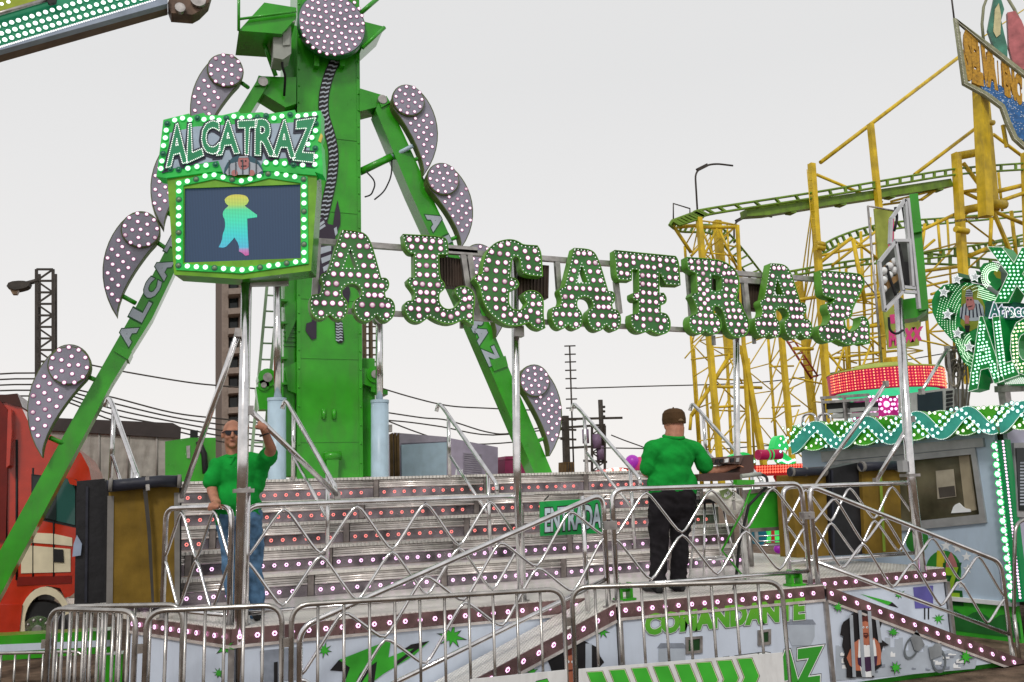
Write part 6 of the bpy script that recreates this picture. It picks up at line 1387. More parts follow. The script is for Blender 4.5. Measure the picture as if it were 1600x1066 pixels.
text(MB(), 'Atracc.', q, pz, -.128, .03).build('subtitle', mat('teal_letter', (.05, .25, .22), .4), tb)
dots(MB(), outline_px('Atracc.', q, .06, 1.9), pz, .006, -.128).build('subtitle_leds', DOTW, tb, kind='stuff')
st_ = plate(MB(), zx([(545, 945), (620, 900), (760, 920), (760, 990), (600, 985)]), pz, .3, -.1).build('lower_strip', LG, bs)
dots(MB(), [zx([(560+i*14+j*6, 940+j*9-i*.5)])[0] for i in range(14) for j in range(5)], pz, .010, -.104).build('strip_leds', DOTW, st_, kind='stuff')
MB().beam(pz.pt(1555, 595, .2), pz.pt(1562, 650, .2), .10, .10).build('support', STEELD, bs); MB().beam(pz.pt(1550, 608, .1), pz.pt(1640, 604, .1), .08, .08).build('support_beam', STEELD, bs)
brace((1480, 545), 8.0, (1440, 612), 7.6, 'thin diagonal strut below the lit booth sign', .02)

# ================================================================ second screen sign seen from its edge, on the right pole
rs = thing('screen_sign', 'screen sign seen edge-on from behind with open aluminium frame, on the right pole', 'sign', (7.62, 7.42, DK))
A = onY(1405, 480, 7.42); B = onY(1440, 893, 7.42)
po = MB().tube([(B.x, 7.42, DK-.02), (B.x, 7.42, 2.0), (A.x, 7.42, A.z+.1)], .05, 18).build('pole', STEEL, rs)
MB().box((B.x-.01, 7.42, 1.98), (.16, .14, .03)).build('pole_clamp', STEELD, po); MB().box((B.x-.12, 7.40, 2.08), (.07, .08, .12)).build('junction_box', GF, po)
zd = lambda pts: zz(1360, 280, 2.9625, pts)
# the sign stands almost in line with the view: its slab runs towards the camera
e0 = onY(1431, 480, 7.42); va = math.atan2(e0.y-EYE.y, e0.x-EYE.x)+R(14)
pe = Pl(onY(1428, 400, 7.42)[:2], va+math.pi)     # plane almost along the line of sight
pf = Pl(onY(1425, 400, 7.35)[:2], -R(46))
plate(MB(), zd([(180, 70), (220, 65), (240, 240), (195, 250)]), pf, .7, -.06).build('header_side', GREEN, rs, bevel=.008)
plate(MB(), zd([(195, 252), (238, 245), (270, 600), (225, 610)]), pf, .8, .0).build('cabinet_side', GREEN, rs, bevel=.008)
def al(p0, p1, Y0=7.12, Y1=7.12, w=.034): MB().beam(onY(*zd([p0])[0], Y0), onY(*zd([p1])[0], Y1), w, w).build('frame_member', mat('white_aluminium', (.55, .56, .58), .35, .5, var=.1), rs)
for p0, p1 in (((172, 90), (225, 600)), ((160, 95), (95, 185)), ((95, 185), (90, 300)), ((110, 285), (185, 285)), ((40, 385), (115, 290)), ((40, 385), (65, 610)), ((65, 610), (150, 520)), ((115, 290), (150, 520)), ((150, 500), (205, 505)), ((150, 520), (210, 525)), ((160, 95), (175, 285)), ((180, 290), (195, 500))): al(p0, p1)
plate(MB(), zd([(45, 390), (112, 300), (148, 505), (68, 596)]), PY(7.3), .02).build('rear_panel', mat('dark_sign_back', (.10, .11, .10), .6, var=.3, scale=8), rs)
for q in ([(50, 415), (112, 365), (118, 395), (58, 450)], [(68, 480), (140, 430), (143, 455), (74, 515)]): plate(MB(), zd(q), PY(7.2), .02).build('plywood_board', mat('plywood', (.36, .22, .10), .7, var=.2), rs)
for k in range(7):
    x_, y = 62+(k % 3)*26-(k//3)*2, 425+(k//3)*42-(k % 3)*22; p = onY(*zd([(x_, y)])[0], 7.19); MB().ball(p, .045, 0, 8, 6).build('bulb_back', WHITE, rs)
for p in ([(75, 400), (85, 450), (105, 500), (118, 540)], [(130, 300), (150, 380), (150, 460), (165, 490)], [(115, 130), (125, 180), (110, 240)], [(150, 130), (160, 190), (170, 260)]): MB().tube(fillet([onY(*zd([q])[0], 7.16) for q in p], .1), .016, 6).build('cable', DARK, rs)
plate(MB(), zd([(118, 292), (180, 290), (200, 500), (150, 515)]), PY(7.32), .02).build('rear_panel', MATS['dark_sign_back'], rs)
plate(MB(), zd([(150, 380), (180, 385), (188, 490), (155, 495)]), PY(7.25), .06).build('power_supply', DARK, rs)
plate(MB(), zd([(130, 560), (230, 545), (262, 605), (215, 640), (150, 650)]), pf, .3, .05).build('underside_tray', GREEN, rs)
MB().tube(fillet([onY(*zd([q])[0], 7.3) for q in [(85, 640), (88, 700), (120, 720), (150, 700)]], .1), .014, 6).build('cable', DARK, rs)
brace((1425, 655), 7.42, (1369, 752), 7.52, 'diagonal steel brace from the right pole down to the level railing')
brace((1384, 600), 7.42+.3, (1266, 768), 8.4, 'long diagonal steel brace leaning left across the wavy fascia')
# coaster banner behind it
bn = thing('banner', 'lime and pink hanging banner with MAXX lettering beside the right pole', 'banner', onY(1395, 560, 14))
pbn = PY(14); LIME = mat('lime_banner_cloth', (.33, .38, .08), .7, var=.25, scale=2, bump=.3, bscale=3); PINK = mat('hot_pink_print', (.62, .05, .22), .6, var=.1)
plate(MB(), [(1366, 326), (1398, 330), (1395, 480), (1440, 495), (1436, 540), (1388, 546), (1380, 480)], pbn, .03).build('cloth', LIME, bn)
decal('pink_shape_print', bn, [(1388, 345), (1397, 338), (1396, 400), (1388, 395)], pbn, PINK, -.004); decal('pink_shape_print', bn, [(1390, 492), (1404, 490), (1407, 505), (1392, 506)], pbn, PINK, -.004)
text(MB(), 'MAXX', [(1390, 540), (1438, 530), (1440, 512), (1390, 518)], pbn, -.004, .08).build('lettering', PINK, bn)
MB().tube([onY(1356, 322, 14), onY(1378, 570, 14)], .025, 6).build('banner_pole', STEELD, bn); MB().tube([onY(1356, 322, 14), onY(1400, 330, 14)], .02, 6).build('banner_arm', STEELD, bn)

# ================================================================ pink carousel ride behind the booth
cr = thing('carousel', 'round ride with red LED drum and lime canopy behind the booth roof', 'carousel', onY(1383, 700, 13.5))
cc = onY(1383, 600, 13.5); mpp = (cc-EYE).dot(FW)/FPX; rad = 85*mpp
zT_, zB_ = onY(1383, 584, 13.5).z, onY(1383, 614, 13.5).z
DRUM = mat('red_drum', (.42, .01, .06), .4, emit=.2, ecol=(.8, 0, .12), var=.15)
def cyl(z0, z1, r0, r1, n=48): 
    mb = MB(); vs = [(cc.x+r_*math.cos(6.2832*k/n), cc.y+r_*math.sin(6.2832*k/n), z) for r_, z in ((r0, z0), (r1, z1)) for k in range(n)]
    return mb.add(vs, [(k, (k+1) % n, n+(k+1) % n, n+k) for k in range(n)]+[tuple(range(n, 2*n))], 0, False)
dr = cyl(zB_, zT_, rad*.98, rad).build('drum', DRUM, cr)
mb = MB(); n = 110
for k in range(n):
    for j in range(7):
        a = 6.2832*k/n; 
        if math.sin(a) > .35: continue
        z = zB_+(zT_-zB_)*(j+.5)/7; mb.ball((cc.x+rad*math.cos(a), cc.y+rad*math.sin(a), z), .015, 0 if k % 3 else 1, 5, 4)
mb.build('drum_leds', [mat('lit_red_bulb', (.9, .2, .15), .3, emit=1.1, ecol=(1, .18, .10), var=0), mat('lit_orange_bulb', (.9, .4, .2), .3, emit=1.2, ecol=(1, .5, .2), var=0)], dr, kind='stuff')
cyl(zT_+.01, zT_+.16, rad*.72, rad*.5).build('canopy', mat('lime_canopy', (.36, .42, .08), .5), cr); cyl(zT_-.0, zT_+.03, rad*1.01, rad*.99).build('canopy_edge', LIME, cr)
cyl(zB_-.14, zB_-.005, rad*.7, rad*.9).build('green_lit_ring', mat('lit_green_ring', (.05, .5, .2), .3, emit=.7, ecol=(.05, .8, .35), var=.3, scale=3), cr)
cyl(zB_-1.2, zB_-.16, rad*.62, rad*.62).build('pink_core', mat('hot_pink_panel', (.45, .02, .20), .4, emit=.2, ecol=(.8, .02, .35), var=.1), cr)
for x_ in (1361, 1383, 1405):
    p = onY(x_, 632, 13.5-rad*.66); fl = MB().disc(p, .12, (0, -1, 0), .02, 10).build('flower_light', mat('hot_pink_panel', (.4, 0, .2)), cr)
    mb = MB(); mb.ball(p-Vector((0, .03, 0)), .06, 0, 8, 5)
    for k in range(10): mb.ball(p+Vector((.15*math.cos(k*.628), -.03, .15*math.sin(k*.628))), .028, 0, 5, 4)
    mb.build('flower_bulbs', LEDP, fl, kind='stuff')
MB().tube([(cc.x, cc.y, 0), (cc.x, cc.y, zB_)], .5, 16).build('centre_post', DRUM, cr)
# small children's ride with lit roof behind the control desk
kr = thing('kiddie_ride', 'red and green lit children\'s ride behind the control desk', 'ride', onY(1205, 760, 12))
pk = PY(12)
GLN = mat('lit_green_plastic', (.03, .5, .12), .3, emit=.35, ecol=(.02, .8, .15), var=.2); REDP = mat('red_plastic', (.5, .02, .02), .3, emit=.1, ecol=(.8, .02, .02), var=.15)
plate(MB(), smooth2([(1211, 690), (1216, 681), (1224, 680), (1229, 690), (1233, 702), (1222, 704), (1209, 702)], 60, 1), pk, .15).build('green_hat', GLN, kr, bevel=.02)
bp_ = onY(1184, 711, 11.8); bq_ = onY(1219, 710, 11.8)
br_ = MB().tube([bp_, bp_.lerp(bq_, .12), bp_.lerp(bq_, .88), bq_], .085, 14).build('barrel', mat('maroon_barrel', (.34, .01, .06), .3, emit=.12, ecol=(.8, .0, .15), var=.1), kr)
for t in (.42, .58): q = bp_.lerp(bq_, t); MB().tube([q-Vector((.012, 0, 0)), q+Vector((.012, 0, 0))], .091, 14).build('hoop', GLN, br_)
plate(MB(), smooth2([(1214, 716), (1224, 706), (1236, 716), (1244, 722), (1240, 726), (1218, 724)], 60, 1), pk, .1, -.05).build('green_leaf', GLN, kr)
plate(MB(), smooth2([(1135, 716), (1150, 708), (1166, 706), (1178, 714), (1180, 722), (1140, 722)], 60, 1), pk, .1, .3).build('green_leaf', GLN, kr)
sg = plate(MB(), [(1180, 727), (1256, 724), (1256, 742), (1181, 744)], pk, .2, -.02).build('red_fascia', REDP, kr)
dots(MB(), [(1183+k*4.1, 730+j*4.4-k*.2) for k in range(18) for j in range(3)], pk, .022, -.03, 6).build('fascia_bulbs', mat('lit_red_bulb', (.9, .2, .15)), sg, kind='stuff')
dots(MB(), [(1138+k*4.5, 719-3*math.sin(k*.6)) for k in range(10)]+[(1216+k*3.2, 721-2*math.sin(k)) for k in range(9)], pk, .026, -.06, 6).build('leaf_bulbs', mat('lit_mint_bulb', (.7, .95, .85)), kr, kind='stuff')
for a_, b_ in (((1225, 742), (1210, 800)), ((1215, 742), (1240, 790))): MB().beam(onY(*a_, 12.1), onY(*b_, 12.1), .12, .12).build('red_strut', REDP, kr)
VIO = mat('violet_plastic', (.30, .03, .35), .3, emit=.2, ecol=(.6, .05, .7), var=.1)
for c, r_, m_ in (((1233, 856), .06, GLN), ((1216, 858), .07, VIO), ((1249, 858), .07, VIO), ((1236, 832), .05, BULBG)): MB().ball(onY(*c, 11.5), r_, 0, 10, 7).build('coloured_ball', m_, kr)
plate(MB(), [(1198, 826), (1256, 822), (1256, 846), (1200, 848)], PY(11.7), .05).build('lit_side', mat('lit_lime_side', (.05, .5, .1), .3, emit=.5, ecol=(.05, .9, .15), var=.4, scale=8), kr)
for x_ in (1206, 1222, 1246): plate(MB(), [(x_, 824), (x_+4, 824), (x_+5, 848), (x_, 848)], PY(11.68), .03).build('red_stripe', REDP, kr)
plate(MB(), smooth2([(1180, 826), (1194, 822), (1200, 840), (1192, 852), (1182, 850)], 60, 1), PY(11.6), .1).build('teal_seat', mat('teal_plastic', (.02, .18, .26), .3), kr)
for y in (838, 846, 853): MB().tube([onY(1185, y, 11.3), onY(1258, y-3, 11.3)], .012, 6).build('seat_rail', STEEL, kr)
plate(MB(), [(1165, 772), (1262, 762), (1262, 822), (1168, 826)], PY(9.0), .05).build('green_side_panel', PRINTG, kr)
fr_ = [(1163, 766), (1264, 757), (1264, 826), (1165, 832)]; plate(MB(), fr_, PY(9.0), .06, -.02, [[(1167, 772), (1260, 763), (1260, 821), (1169, 826)]]).build('panel_frame', STEELD, kr)
for x_ in (1170, 1256): MB().tube([onY(x_, 826, 9.0), (onY(x_, 826, 9.0).x, 9.0, DK)], .03, 8).build('panel_leg', STEELD, kr)
k2 = thing('kiddie_ride', 'pink balloons and coloured bulbs of a children\'s ride beyond the steps', 'ride', onY(985, 745, 17))
for c, r_, m_ in (((1000, 728), .2, PINK), ((988, 722), .16, MATS['violet_plastic']), ((1006, 732), .16, PINK)): MB().ball(onY(*c, 17), r_, 0, 12, 8).build('balloon', m_, k2)
for k in range(12): MB().ball(onY(945+k*4, 738-4*math.sin(k*.35), 16.8), .045, 0, 6, 5).build('bulb', (LEDR, BULBG, cream)[k % 3], k2)
plate(MB(), smooth2([(940, 745), (955, 733), (975, 730), (1012, 738), (1012, 760), (940, 760)], 60, 1), PY(17), .8, .1).build('ride_base', REDP, k2)

# ================================================================ folded padded mats
YMAT = mat('mustard_canvas', (.20, .125, .022), .8, var=.22, scale=4, grime=.35, bump=.6, bscale=5); BMAT = mat('black_vinyl', (.014, .014, .017), .5, var=.25, bump=.5, bscale=6); GRT = mat('grey_webbing', (.20, .19, .18), .8, var=.15); NAVY = mat('navy_vinyl_roll', (.02, .022, .035), .45, var=.2, bump=.4, bscale=8)
pm_ = PY(8.9)
m1 = thing('padded_mat', 'tall mustard and black padded mat standing on the deck in front of the truck', 'padded mat', onY(225, 945, 8.9), 'folded padded mats')
plate(MB(), [(170, 762), (280, 760), (279, 946), (167, 943)], pm_, .10).build('front_sheet', YMAT, m1, bevel=.012)
plate(MB(), [(164, 752), (284, 746), (283, 945), (162, 942)], pm_, .28, .06).build('padding', BMAT, m1, bevel=.02)
MB().tube([onY(168, 760, 8.83), onY(200, 757, 8.82), onY(250, 752, 8.82), onY(283, 752, 8.83)], .055, 12).build('rolled_flap', NAVY, m1)
for x_ in (173, 280): MB().tube([onY(x_-3, 758 if x_ < 200 else 752, 8.82), onY(x_+3, 758 if x_ < 200 else 752, 8.82)], .062, 12).build('roll_cuff', GRT, m1)
for q in ([(168, 775), (178, 775), (176, 943), (166, 943)], [(272, 770), (281, 770), (281, 945), (273, 945)]): plate(MB(), q, pm_, .01, -.012).build('edge_binding', GRT, m1)
plate(MB(), [(221, 744), (228, 744), (236, 830), (241, 943), (237, 943), (230, 830)], pm_, .006, -.085).build('strap', mat('dark_strap', (.06, .055, .05), .7), m1)
plate(MB(), [(227, 746), (233, 745), (234, 766), (228, 767)], pm_, .02, -.13).build('buckle', STEELD, m1)
m2 = thing('padded_mat', 'black vinyl padded mat leaning left of the mustard one', 'padded mat', onY(140, 945, 9.1), 'folded padded mats')
plate(MB(), [(120, 752), (164, 748), (166, 942), (116, 945)], PY(9.1), .35).build('padding', BMAT, m2, bevel=.03)
plate(MB(), [(134, 760), (138, 760), (136, 942), (132, 942)], PY(9.1), .02, -.02).build('seam', NAVY, m2)
plate(MB(), [(120, 836), (128, 850), (126, 868), (113, 870), (115, 850)], PY(9.1), .02, -.03).build('torn_patch', mat('pale_blue_lining', (.30, .36, .48), .7), m2)
pr2 = PY(8.5)
m3 = thing('padded_mat', 'rolled black mat with tan body at the far right railing, left one', 'padded mat', onY(1262, 870, 8.5), 'folded padded mats')
plate(MB(), [(1238, 742), (1295, 740), (1300, 868), (1245, 872)], pr2, .3).build('padding', YMAT, m3, bevel=.02)
MB().tube([onY(1233, 738, 8.45), onY(1262, 737, 8.43), onY(1292, 735, 8.45)], .05, 12).build('rolled_flap', NAVY, m3)
for x_ in (1237, 1258, 1288): MB().tube([onY(x_-1.5, 737, 8.44), onY(x_+1.5, 737, 8.44)], .056, 12).build('roll_cuff', GRT, m3)
m4 = thing('padded_mat', 'shiny black vinyl mat between the two tan mats behind the right railing', 'padded mat', onY(1320, 868, 8.45), 'folded padded mats')
plate(MB(), [(1294, 733), (1345, 722), (1348, 866), (1300, 869)], PY(8.45), .3).build('padding', BMAT, m4, bevel=.03)
plate(MB(), [(1299, 735), (1302, 735), (1305, 868), (1302, 868)], PY(8.45), .02, -.02).build('seam', NAVY, m4)
m5 = thing('padded_mat', 'tan mat with dark rolled top below the booth window', 'padded mat', onY(1375, 868, 8.4), 'folded padded mats')
plate(MB(), [(1346, 728), (1405, 724), (1410, 862), (1352, 866)], PY(8.4), .3).build('padding', YMAT, m5, bevel=.02)
MB().tube([onY(1344, 730, 8.35), onY(1375, 728, 8.33), onY(1408, 727, 8.35)], .055, 12).build('rolled_flap', NAVY, m5)
for x_ in (1347, 1404): MB().tube([onY(x_-2, 729, 8.34), onY(x_+2, 729, 8.34)], .062, 12).build('roll_cuff', GRT, m5)
plate(MB(), [(1373, 722), (1377, 722), (1384, 862), (1380, 862)], PY(8.4), .006, -.09).build('strap', mat('lime_strap', (.2, .3, .04), .7), m5)

# ================================================================ crowd barriers
BARM = mat('galvanised_tube', (.46, .44, .42), .25, .95, var=.2, scale=8)
def barrier(lab, A, B, n, h=1.2, r=.019, zlow=.16, rb=.0112):
    A, B = Vector((*A, 0)), Vector((*B, 0)); t = thing('crowd_barrier', lab, 'crowd barrier', (A.x, A.y, 0), 'steel crowd barriers'); up = Vector((0, 0, 1))
    MB().tube(fillet([A+up*zlow, A+up*h, B+up*h, B+up*zlow], .13, 7)+[A+up*zlow], r, 10).build('frame', BARM, t)
    d = (B-A)
    for k in range(1, n): p = A+d*(k/n); MB().tube([p+up*zlow, p+up*(h-.005)], rb, 8).build('bar', BARM, t)
    nrm = Vector((-d.y, d.x, 0)).normalized()
    for s in (.12, .88):
        p = A+d*s; MB().tube([p-nrm*.28+up*.015, p+up*.05, p+up*zlow, p+up*.05, p+nrm*.28+up*.015][0:2]+[p+up*zlow], r*.8, 8).build('foot', BARM, t)
        MB().tube([p+nrm*.28+up*.015, p+up*.05], r*.8, 8).build('foot', BARM, t)
    e = A+d.normalized()*.0; MB().box(e+up*(h-.25)-d.normalized()*.03, (.05, .03, .06)).build('hook', BARM, t)
    return t
barrier('crowd barrier seen almost end-on at the left, with tightly packed bars', (-.83, 7.45), (-.22, 6.83), 12)
barrier('crowd barrier running across behind the end-on one, in front of the mustard mat', (-.80, 7.55), (.09, 7.05), 8, 1.2)
barrier('crowd barrier in front of the screen pole base', (-.15, 6.79), (.74, 6.53), 7)
barrier('wide crowd barrier below the long railing, in front of the jagged arrow print', (.80, 6.48), (2.77, 6.19), 11)
bR = barrier('crowd barrier carrying the arrow board in front of the COMANDANTE panel', (2.86, 6.23), (4.32, 5.60), 9)
barrier('low thin barrier in front of the green outrigger at far left', (-2.2, 10.0), (-.72, 9.3), 12, .62, .015, .1, .010)
gb_ = thing('crowd_barrier', 'curved steel barrier end standing at the far right edge by the booth', 'crowd barrier', (8.75, 7.15, 0), 'steel crowd barriers')
MB().tube(fillet([onY(1584, 960, 7.1), onY(1586, 815, 7.1), onY(1640, 805, 7.1)], .15, 7), .02, 10).build('frame', BARM, gb_)
MB().tube([(onY(1584, 960, 7.1).x, 7.1, 0), onY(1584, 960, 7.1)], .02, 10).build('leg', BARM, gb_)
# arrow boards
pab = Pl((2.86, 6.23), math.atan2(5.60-6.23, 4.32-2.86)).off(-.05)
ab = thing('arrow_board', 'white board with a row of green chevrons tied to the right barrier', 'sign board', pab.pt(1065, 1066))
WB = mat('scuffed_white_board', (.66, .67, .68), .45, var=.06, grime=.25)
plate(MB(), [(904, 1046), (1223, 1020), (1229, 1120), (905, 1150)], pab, .02).build('board', WB, ab)
for k in range(8):
    x0 = 916+k*35.3-k*k*.25; y0 = 1050-k*2.95; w_ = 26-.2*k
    ch = [(x0, y0), (x0+w_, y0-2), (x0+w_+12, y0+27), (x0+w_-3, y0+62), (x0-4, y0+64), (x0+11, y0+29)]
    decal('chevron_outline', ab, ch, pab, BLACK, -.003); decal('chevron_line', ab, inset(ch, .9), pab, mat('cream_line', (.7, .7, .45), .4), -.006); decal('chevron', ab, inset(ch, 1.9), pab, PRINTG, -.009)
pab2 = Pl((.80, 6.48), math.atan2(6.19-6.48, 2.77-.80)).off(-.05)
ab2 = thing('arrow_board', 'white board with a green arrow tip at the bottom of the wide barrier', 'sign board', pab2.pt(800, 1066))
plate(MB(), [(735, 1062), (886, 1047), (889, 1150), (736, 1160)], pab2, .02).build('board', WB, ab2)
tip = [(838, 1064), (855, 1060), (858, 1066), (840, 1090), (820, 1090)]
decal('arrow_outline', ab2, tip, pab2, BLACK, -.003); decal('arrow', ab2, inset(tip, 1.2), pab2, PRINTG, -.006)

# ================================================================ entrance sign
pE = PY(7.12)
en = thing('entrance_sign', 'green sign reading ENTRADA at the top of the left ramp', 'sign', pE.pt(893, 838))
plate(MB(), [(844, 784), (943, 778), (942, 833), (845, 838)], pE, .02).build('board', mat('entrance_green', (.012, .34, .07), .4, var=.06), en)
q = [(852, 830), (939, 823), (939, 789), (852, 796)]
text(MB(), 'ENTRADA', q, pE, -.003, .075, 0).build('lettering_outline', BLACK, en); text(MB(), 'ENTRADA', q, pE, -.006, .035, 0).build('lettering', mat('pale_cyan_print', (.55, .66, .74), .4), en)
for x_ in (849, 938): MB().tube([pE.pt(x_, 782, -.02), pE.pt(x_, 775, -.12)], .006, 5).build('tie', DARK, en)

# ================================================================ control desk, stool, bag, cable
zc = lambda pts: zz(980, 620, 5.92, pts)
pcn = PY(7.18)
BRN = mat('dark_brown_console', (.085, .045, .038), .4, var=.15, grime=.15)
cd = thing('control_desk', 'dark brown control desk with buttons on top of the railing', 'control desk', pcn.pt(1130, 750))
plate(MB(), zc([(655, 718), (800, 705), (1045, 700), (1045, 770), (655, 775)]), pcn, .38).build('base_box', BRN, cd, bevel=.006)
sl_ = zc([(800, 600), (810, 562), (1085, 540), (1170, 533), (1172, 690), (1045, 745), (1040, 690), (1055, 625)])
plate(MB(), sl_, pcn, .34, .06).build('rear_box', BRN, cd, bevel=.006)
fp = plate(MB(), zc([(808, 568), (1080, 542), (1045, 625), (800, 612)]), pcn, .02, .03).build('button_face', mat('brown_button_panel', (.13, .085, .075), .4, var=.1), cd)
for x_, m_ in ((835, DARK), (878, DARK), (925, WHITE), (978, DARK), (1025, mat('silver_button', (.5, .5, .5), .3, .8))): plate(MB(), zc([(x_-14, 580-(x_-835)*.06), (x_+14, 575-(x_-835)*.06), (x_+10, 608-(x_-835)*.04), (x_-18, 612-(x_-835)*.04)]), pcn, .02, .01).build('button', m_, fp)
MB().tube([onY(*zc([(1055, 735)])[0], 7.1), onY(*zc([(1235, 715)])[0], 7.1)], .022, 10).build('grey_connector', mat('grey_plastic_box', (.3, .3, .3)), cd)
plate(MB(), zc([(1015, 768), (1180, 770), (1175, 812), (1015, 815)]), PY(6.9), .06).build('green_bracket', GREEN, cd)
MB().tube(fillet([onY(*zc([p])[0], Y) for p, Y in (((1235, 715), 7.1), ((1290, 740), 7.05), ((1300, 820), 7.0))], .1)+[onY(1170, 790, 7.02), onY(1155, 850, 7.05), onY(1150, 905, 7.1), onY(1142, 942, 7.12)], .014, 8).build('cable', DARK, cd)
MB().tube([onY(1173, 765, 6.93), onY(1160, 800, 6.92), onY(1128, 860, 7.0), onY(1148, 885, 7.05), onY(1165, 905, 7.1)], .010, 6).build('green_cord', GREEN, cd)
stl = thing('stool', 'small steel stool with dark seat beside the man in the cap', 'stool', onY(1110, 925, 7.6))
ps_ = onY(1108, 783, 7.6); MB().disc(ps_-Vector((0, 0, .02)), .15, (0, 0, 1), .04, 20).build('seat', DARK, stl)
for dx, dy in ((-.17, -.12), (.17, -.12), (-.17, .14), (.17, .14)): MB().tube([ps_+Vector((dx*.6, dy*.6, -.02)), (ps_.x+dx*1.25, ps_.y+dy, DK)], .012, 8).build('leg', STEEL, stl)
MB().tube([(ps_.x+.19*math.cos(k*.524), ps_.y+.15*math.sin(k*.524), DK+.25) for k in range(12)], .010, 6, closed=True).build('foot_ring', STEEL, stl)
bg_ = thing('plastic_bag', 'white printed plastic bag hanging behind the railing under the control desk', 'bag', onY(1140, 805, 7.12))
BAGM = mat('white_plastic_bag', (.88, .86, .80), .4, var=.1, bump=.8, bscale=7)
def bagmesh():
    o = smooth2(zc([(735, 845), (800, 815), (960, 850), (1060, 930), (1098, 985), (1040, 1070), (985, 1110), (900, 1085), (840, 985), (715, 920)]), 70, 2); n = len(o)
    P_ = PY(7.10); c = (sum(p[0] for p in o)/n, sum(p[1] for p in o)/n); mb = MB(); rings = []
    for s, dpt in ((1, 0), (.75, -.05), (.4, -.075), (.05, -.085)):
        rings.append([P_.pt(c[0]+(p[0]-c[0])*s+random.uniform(-.6, .6), c[1]+(p[1]-c[1])*s, off=dpt+random.uniform(-.008, .008)) for p in o])
    for s, dpt in ((.75, .05), (.05, .08)): rings.append([P_.pt(c[0]+(p[0]-c[0])*s, c[1]+(p[1]-c[1])*s, off=dpt) for p in o])
    vs = [v for r_ in rings for v in r_]; fs = []
    for i, j in ((0, 1), (1, 2), (2, 3), (0, 4), (4, 5)): fs += [(i*n+k, i*n+(k+1) % n, j*n+(k+1) % n, j*n+k) for k in range(n)]
    return mb.add(vs, fs, 0, True)
bagmesh().build('bag', BAGM, bg_)
plate(MB(), zc([(850, 870), (930, 850), (985, 895), (930, 950), (880, 930)]), PY(7.01), .002).build('green_print', mat('pale_green_bag_print', (.30, .42, .16), .5), bg_)
text(MB(), '65', zc([(905, 935), (955, 900), (940, 870), (890, 905)]), PY(7.005), .0, .03).build('lettering', WHITE, bg_)
ky = thing('key_ring', 'bunch of keys hanging from the railing in front of the white bag', 'keys', onY(1146, 785, 6.92))
mb = MB()
for k in range(6): MB().tube([onY(1145+k*.4, 760+k*4, 6.92)+Vector((.012*math.cos(a*1.05), 0, .014*math.sin(a*1.05))) for a in range(6)], .003, 5, closed=True).build('chain_link', DKS, ky)
plate(MB(), [(1145, 783), (1149, 783), (1150, 797), (1146, 797)], PY(6.92), .008).build('key', STEELD, ky)
# ================================================================ people
def cap_(mb, a, b, ra, rb, n=12, k=4):
    "tapered capsule"
    a, b = Vector(a), Vector(b); d = (b-a); L = d.length; d = d/L if L > 1e-6 else Vector((0, 0, 1))
    x = d.cross(Vector((0, 0, 1)) if abs(d.z) < .9 else Vector((0, 1, 0))).normalized(); y = d.cross(x); rings = []
    for i in range(k+1): t = math.pi/2*(1-i/k); rings.append((a-d*ra*math.sin(t), max(.0005, ra*math.cos(t))))
    for i in range(k+1): t = math.pi/2*i/k; rings.append((b+d*rb*math.sin(t), max(.0005, rb*math.cos(t))))
    vs = [c+(x*math.cos(6.2832*j/n)+y*math.sin(6.2832*j/n))*r_ for c, r_ in rings for j in range(n)]; fs = []
    for i in range(len(rings)-1):
        for j in range(n): fs.append((i*n+j, i*n+(j+1) % n, (i+1)*n+(j+1) % n, (i+1)*n+j))
    m_ = len(rings)-1; fs += [tuple(range(n))[::-1], tuple(m_*n+j for j in range(n))]
    mb.add(vs, fs, 0, True)
def chain(mb, pts):
    for (p, r0), (q, r1) in zip(pts, pts[1:]): cap_(mb, p, q, r0, r1)
def ell(mb, c, r, rot=None): mb.ball(c, 1, 0, 16, 12, r, rot)
from mathutils import noise
def blob(mb, name, m, parent, voxel=.011, it=6, fac=.5, label=None, fold=0, fs=(9, 9, 5)):
    me = bpy.data.meshes.new('tmp'); org = ORG[parent]; me.from_pydata([v-org for v in mb.v], [], mb.f)
    o = bpy.data.objects.new('tmp', me); COL.objects.link(o)
    r_ = o.modifiers.new('r', 'REMESH'); r_.mode = 'VOXEL'; r_.voxel_size = voxel; r_.use_smooth_shade = True
    if it: s_ = o.modifiers.new('s', 'SMOOTH'); s_.iterations = it; s_.factor = fac
    bpy.context.view_layer.update(); dg = bpy.context.evaluated_depsgraph_get()
    nm = bpy.data.meshes.new_from_object(o.evaluated_get(dg)); bpy.data.objects.remove(o)
    nm.name = name; nm.materials.clear(); nm.materials.append(m)
    if fold:      # cloth creases: ridged noise pushed along the normals
        nr = [v.normal.copy() for v in nm.vertices]
        for v, n_ in zip(nm.vertices, nr):
            q = Vector((v.co.x*fs[0]+v.co.z*3, v.co.y*fs[1], v.co.z*fs[2]+v.co.x*4))
            a = noise.noise(q); b_ = noise.noise(q*2.3+Vector((5, 1, 2)))
            v.co += n_*fold*((1-2.2*abs(a))*.9+.35*b_-.35)
    nm.polygons.foreach_set('use_smooth', [True]*len(nm.polygons))
    b = bpy.data.objects.new(name, nm); COL.objects.link(b); b.parent = parent; ORG[b] = org
    if label: b['label'] = label
    return b
def hand(mb, wrist, palm_c, tips, thumb, r=.0095):
    "palm slab plus four bent fingers and a thumb; tips = [(knuckle, mid, tip)]"
    cap_(mb, wrist, palm_c, .026, .030)
    for kn, md, tp in tips: cap_(mb, palm_c, kn, .022, .013); cap_(mb, kn, md, r*1.1, r); cap_(mb, md, tp, r, r*.85)
    cap_(mb, palm_c, thumb[0], .02, .012); cap_(mb, thumb[0], thumb[1], .0115, .0095)

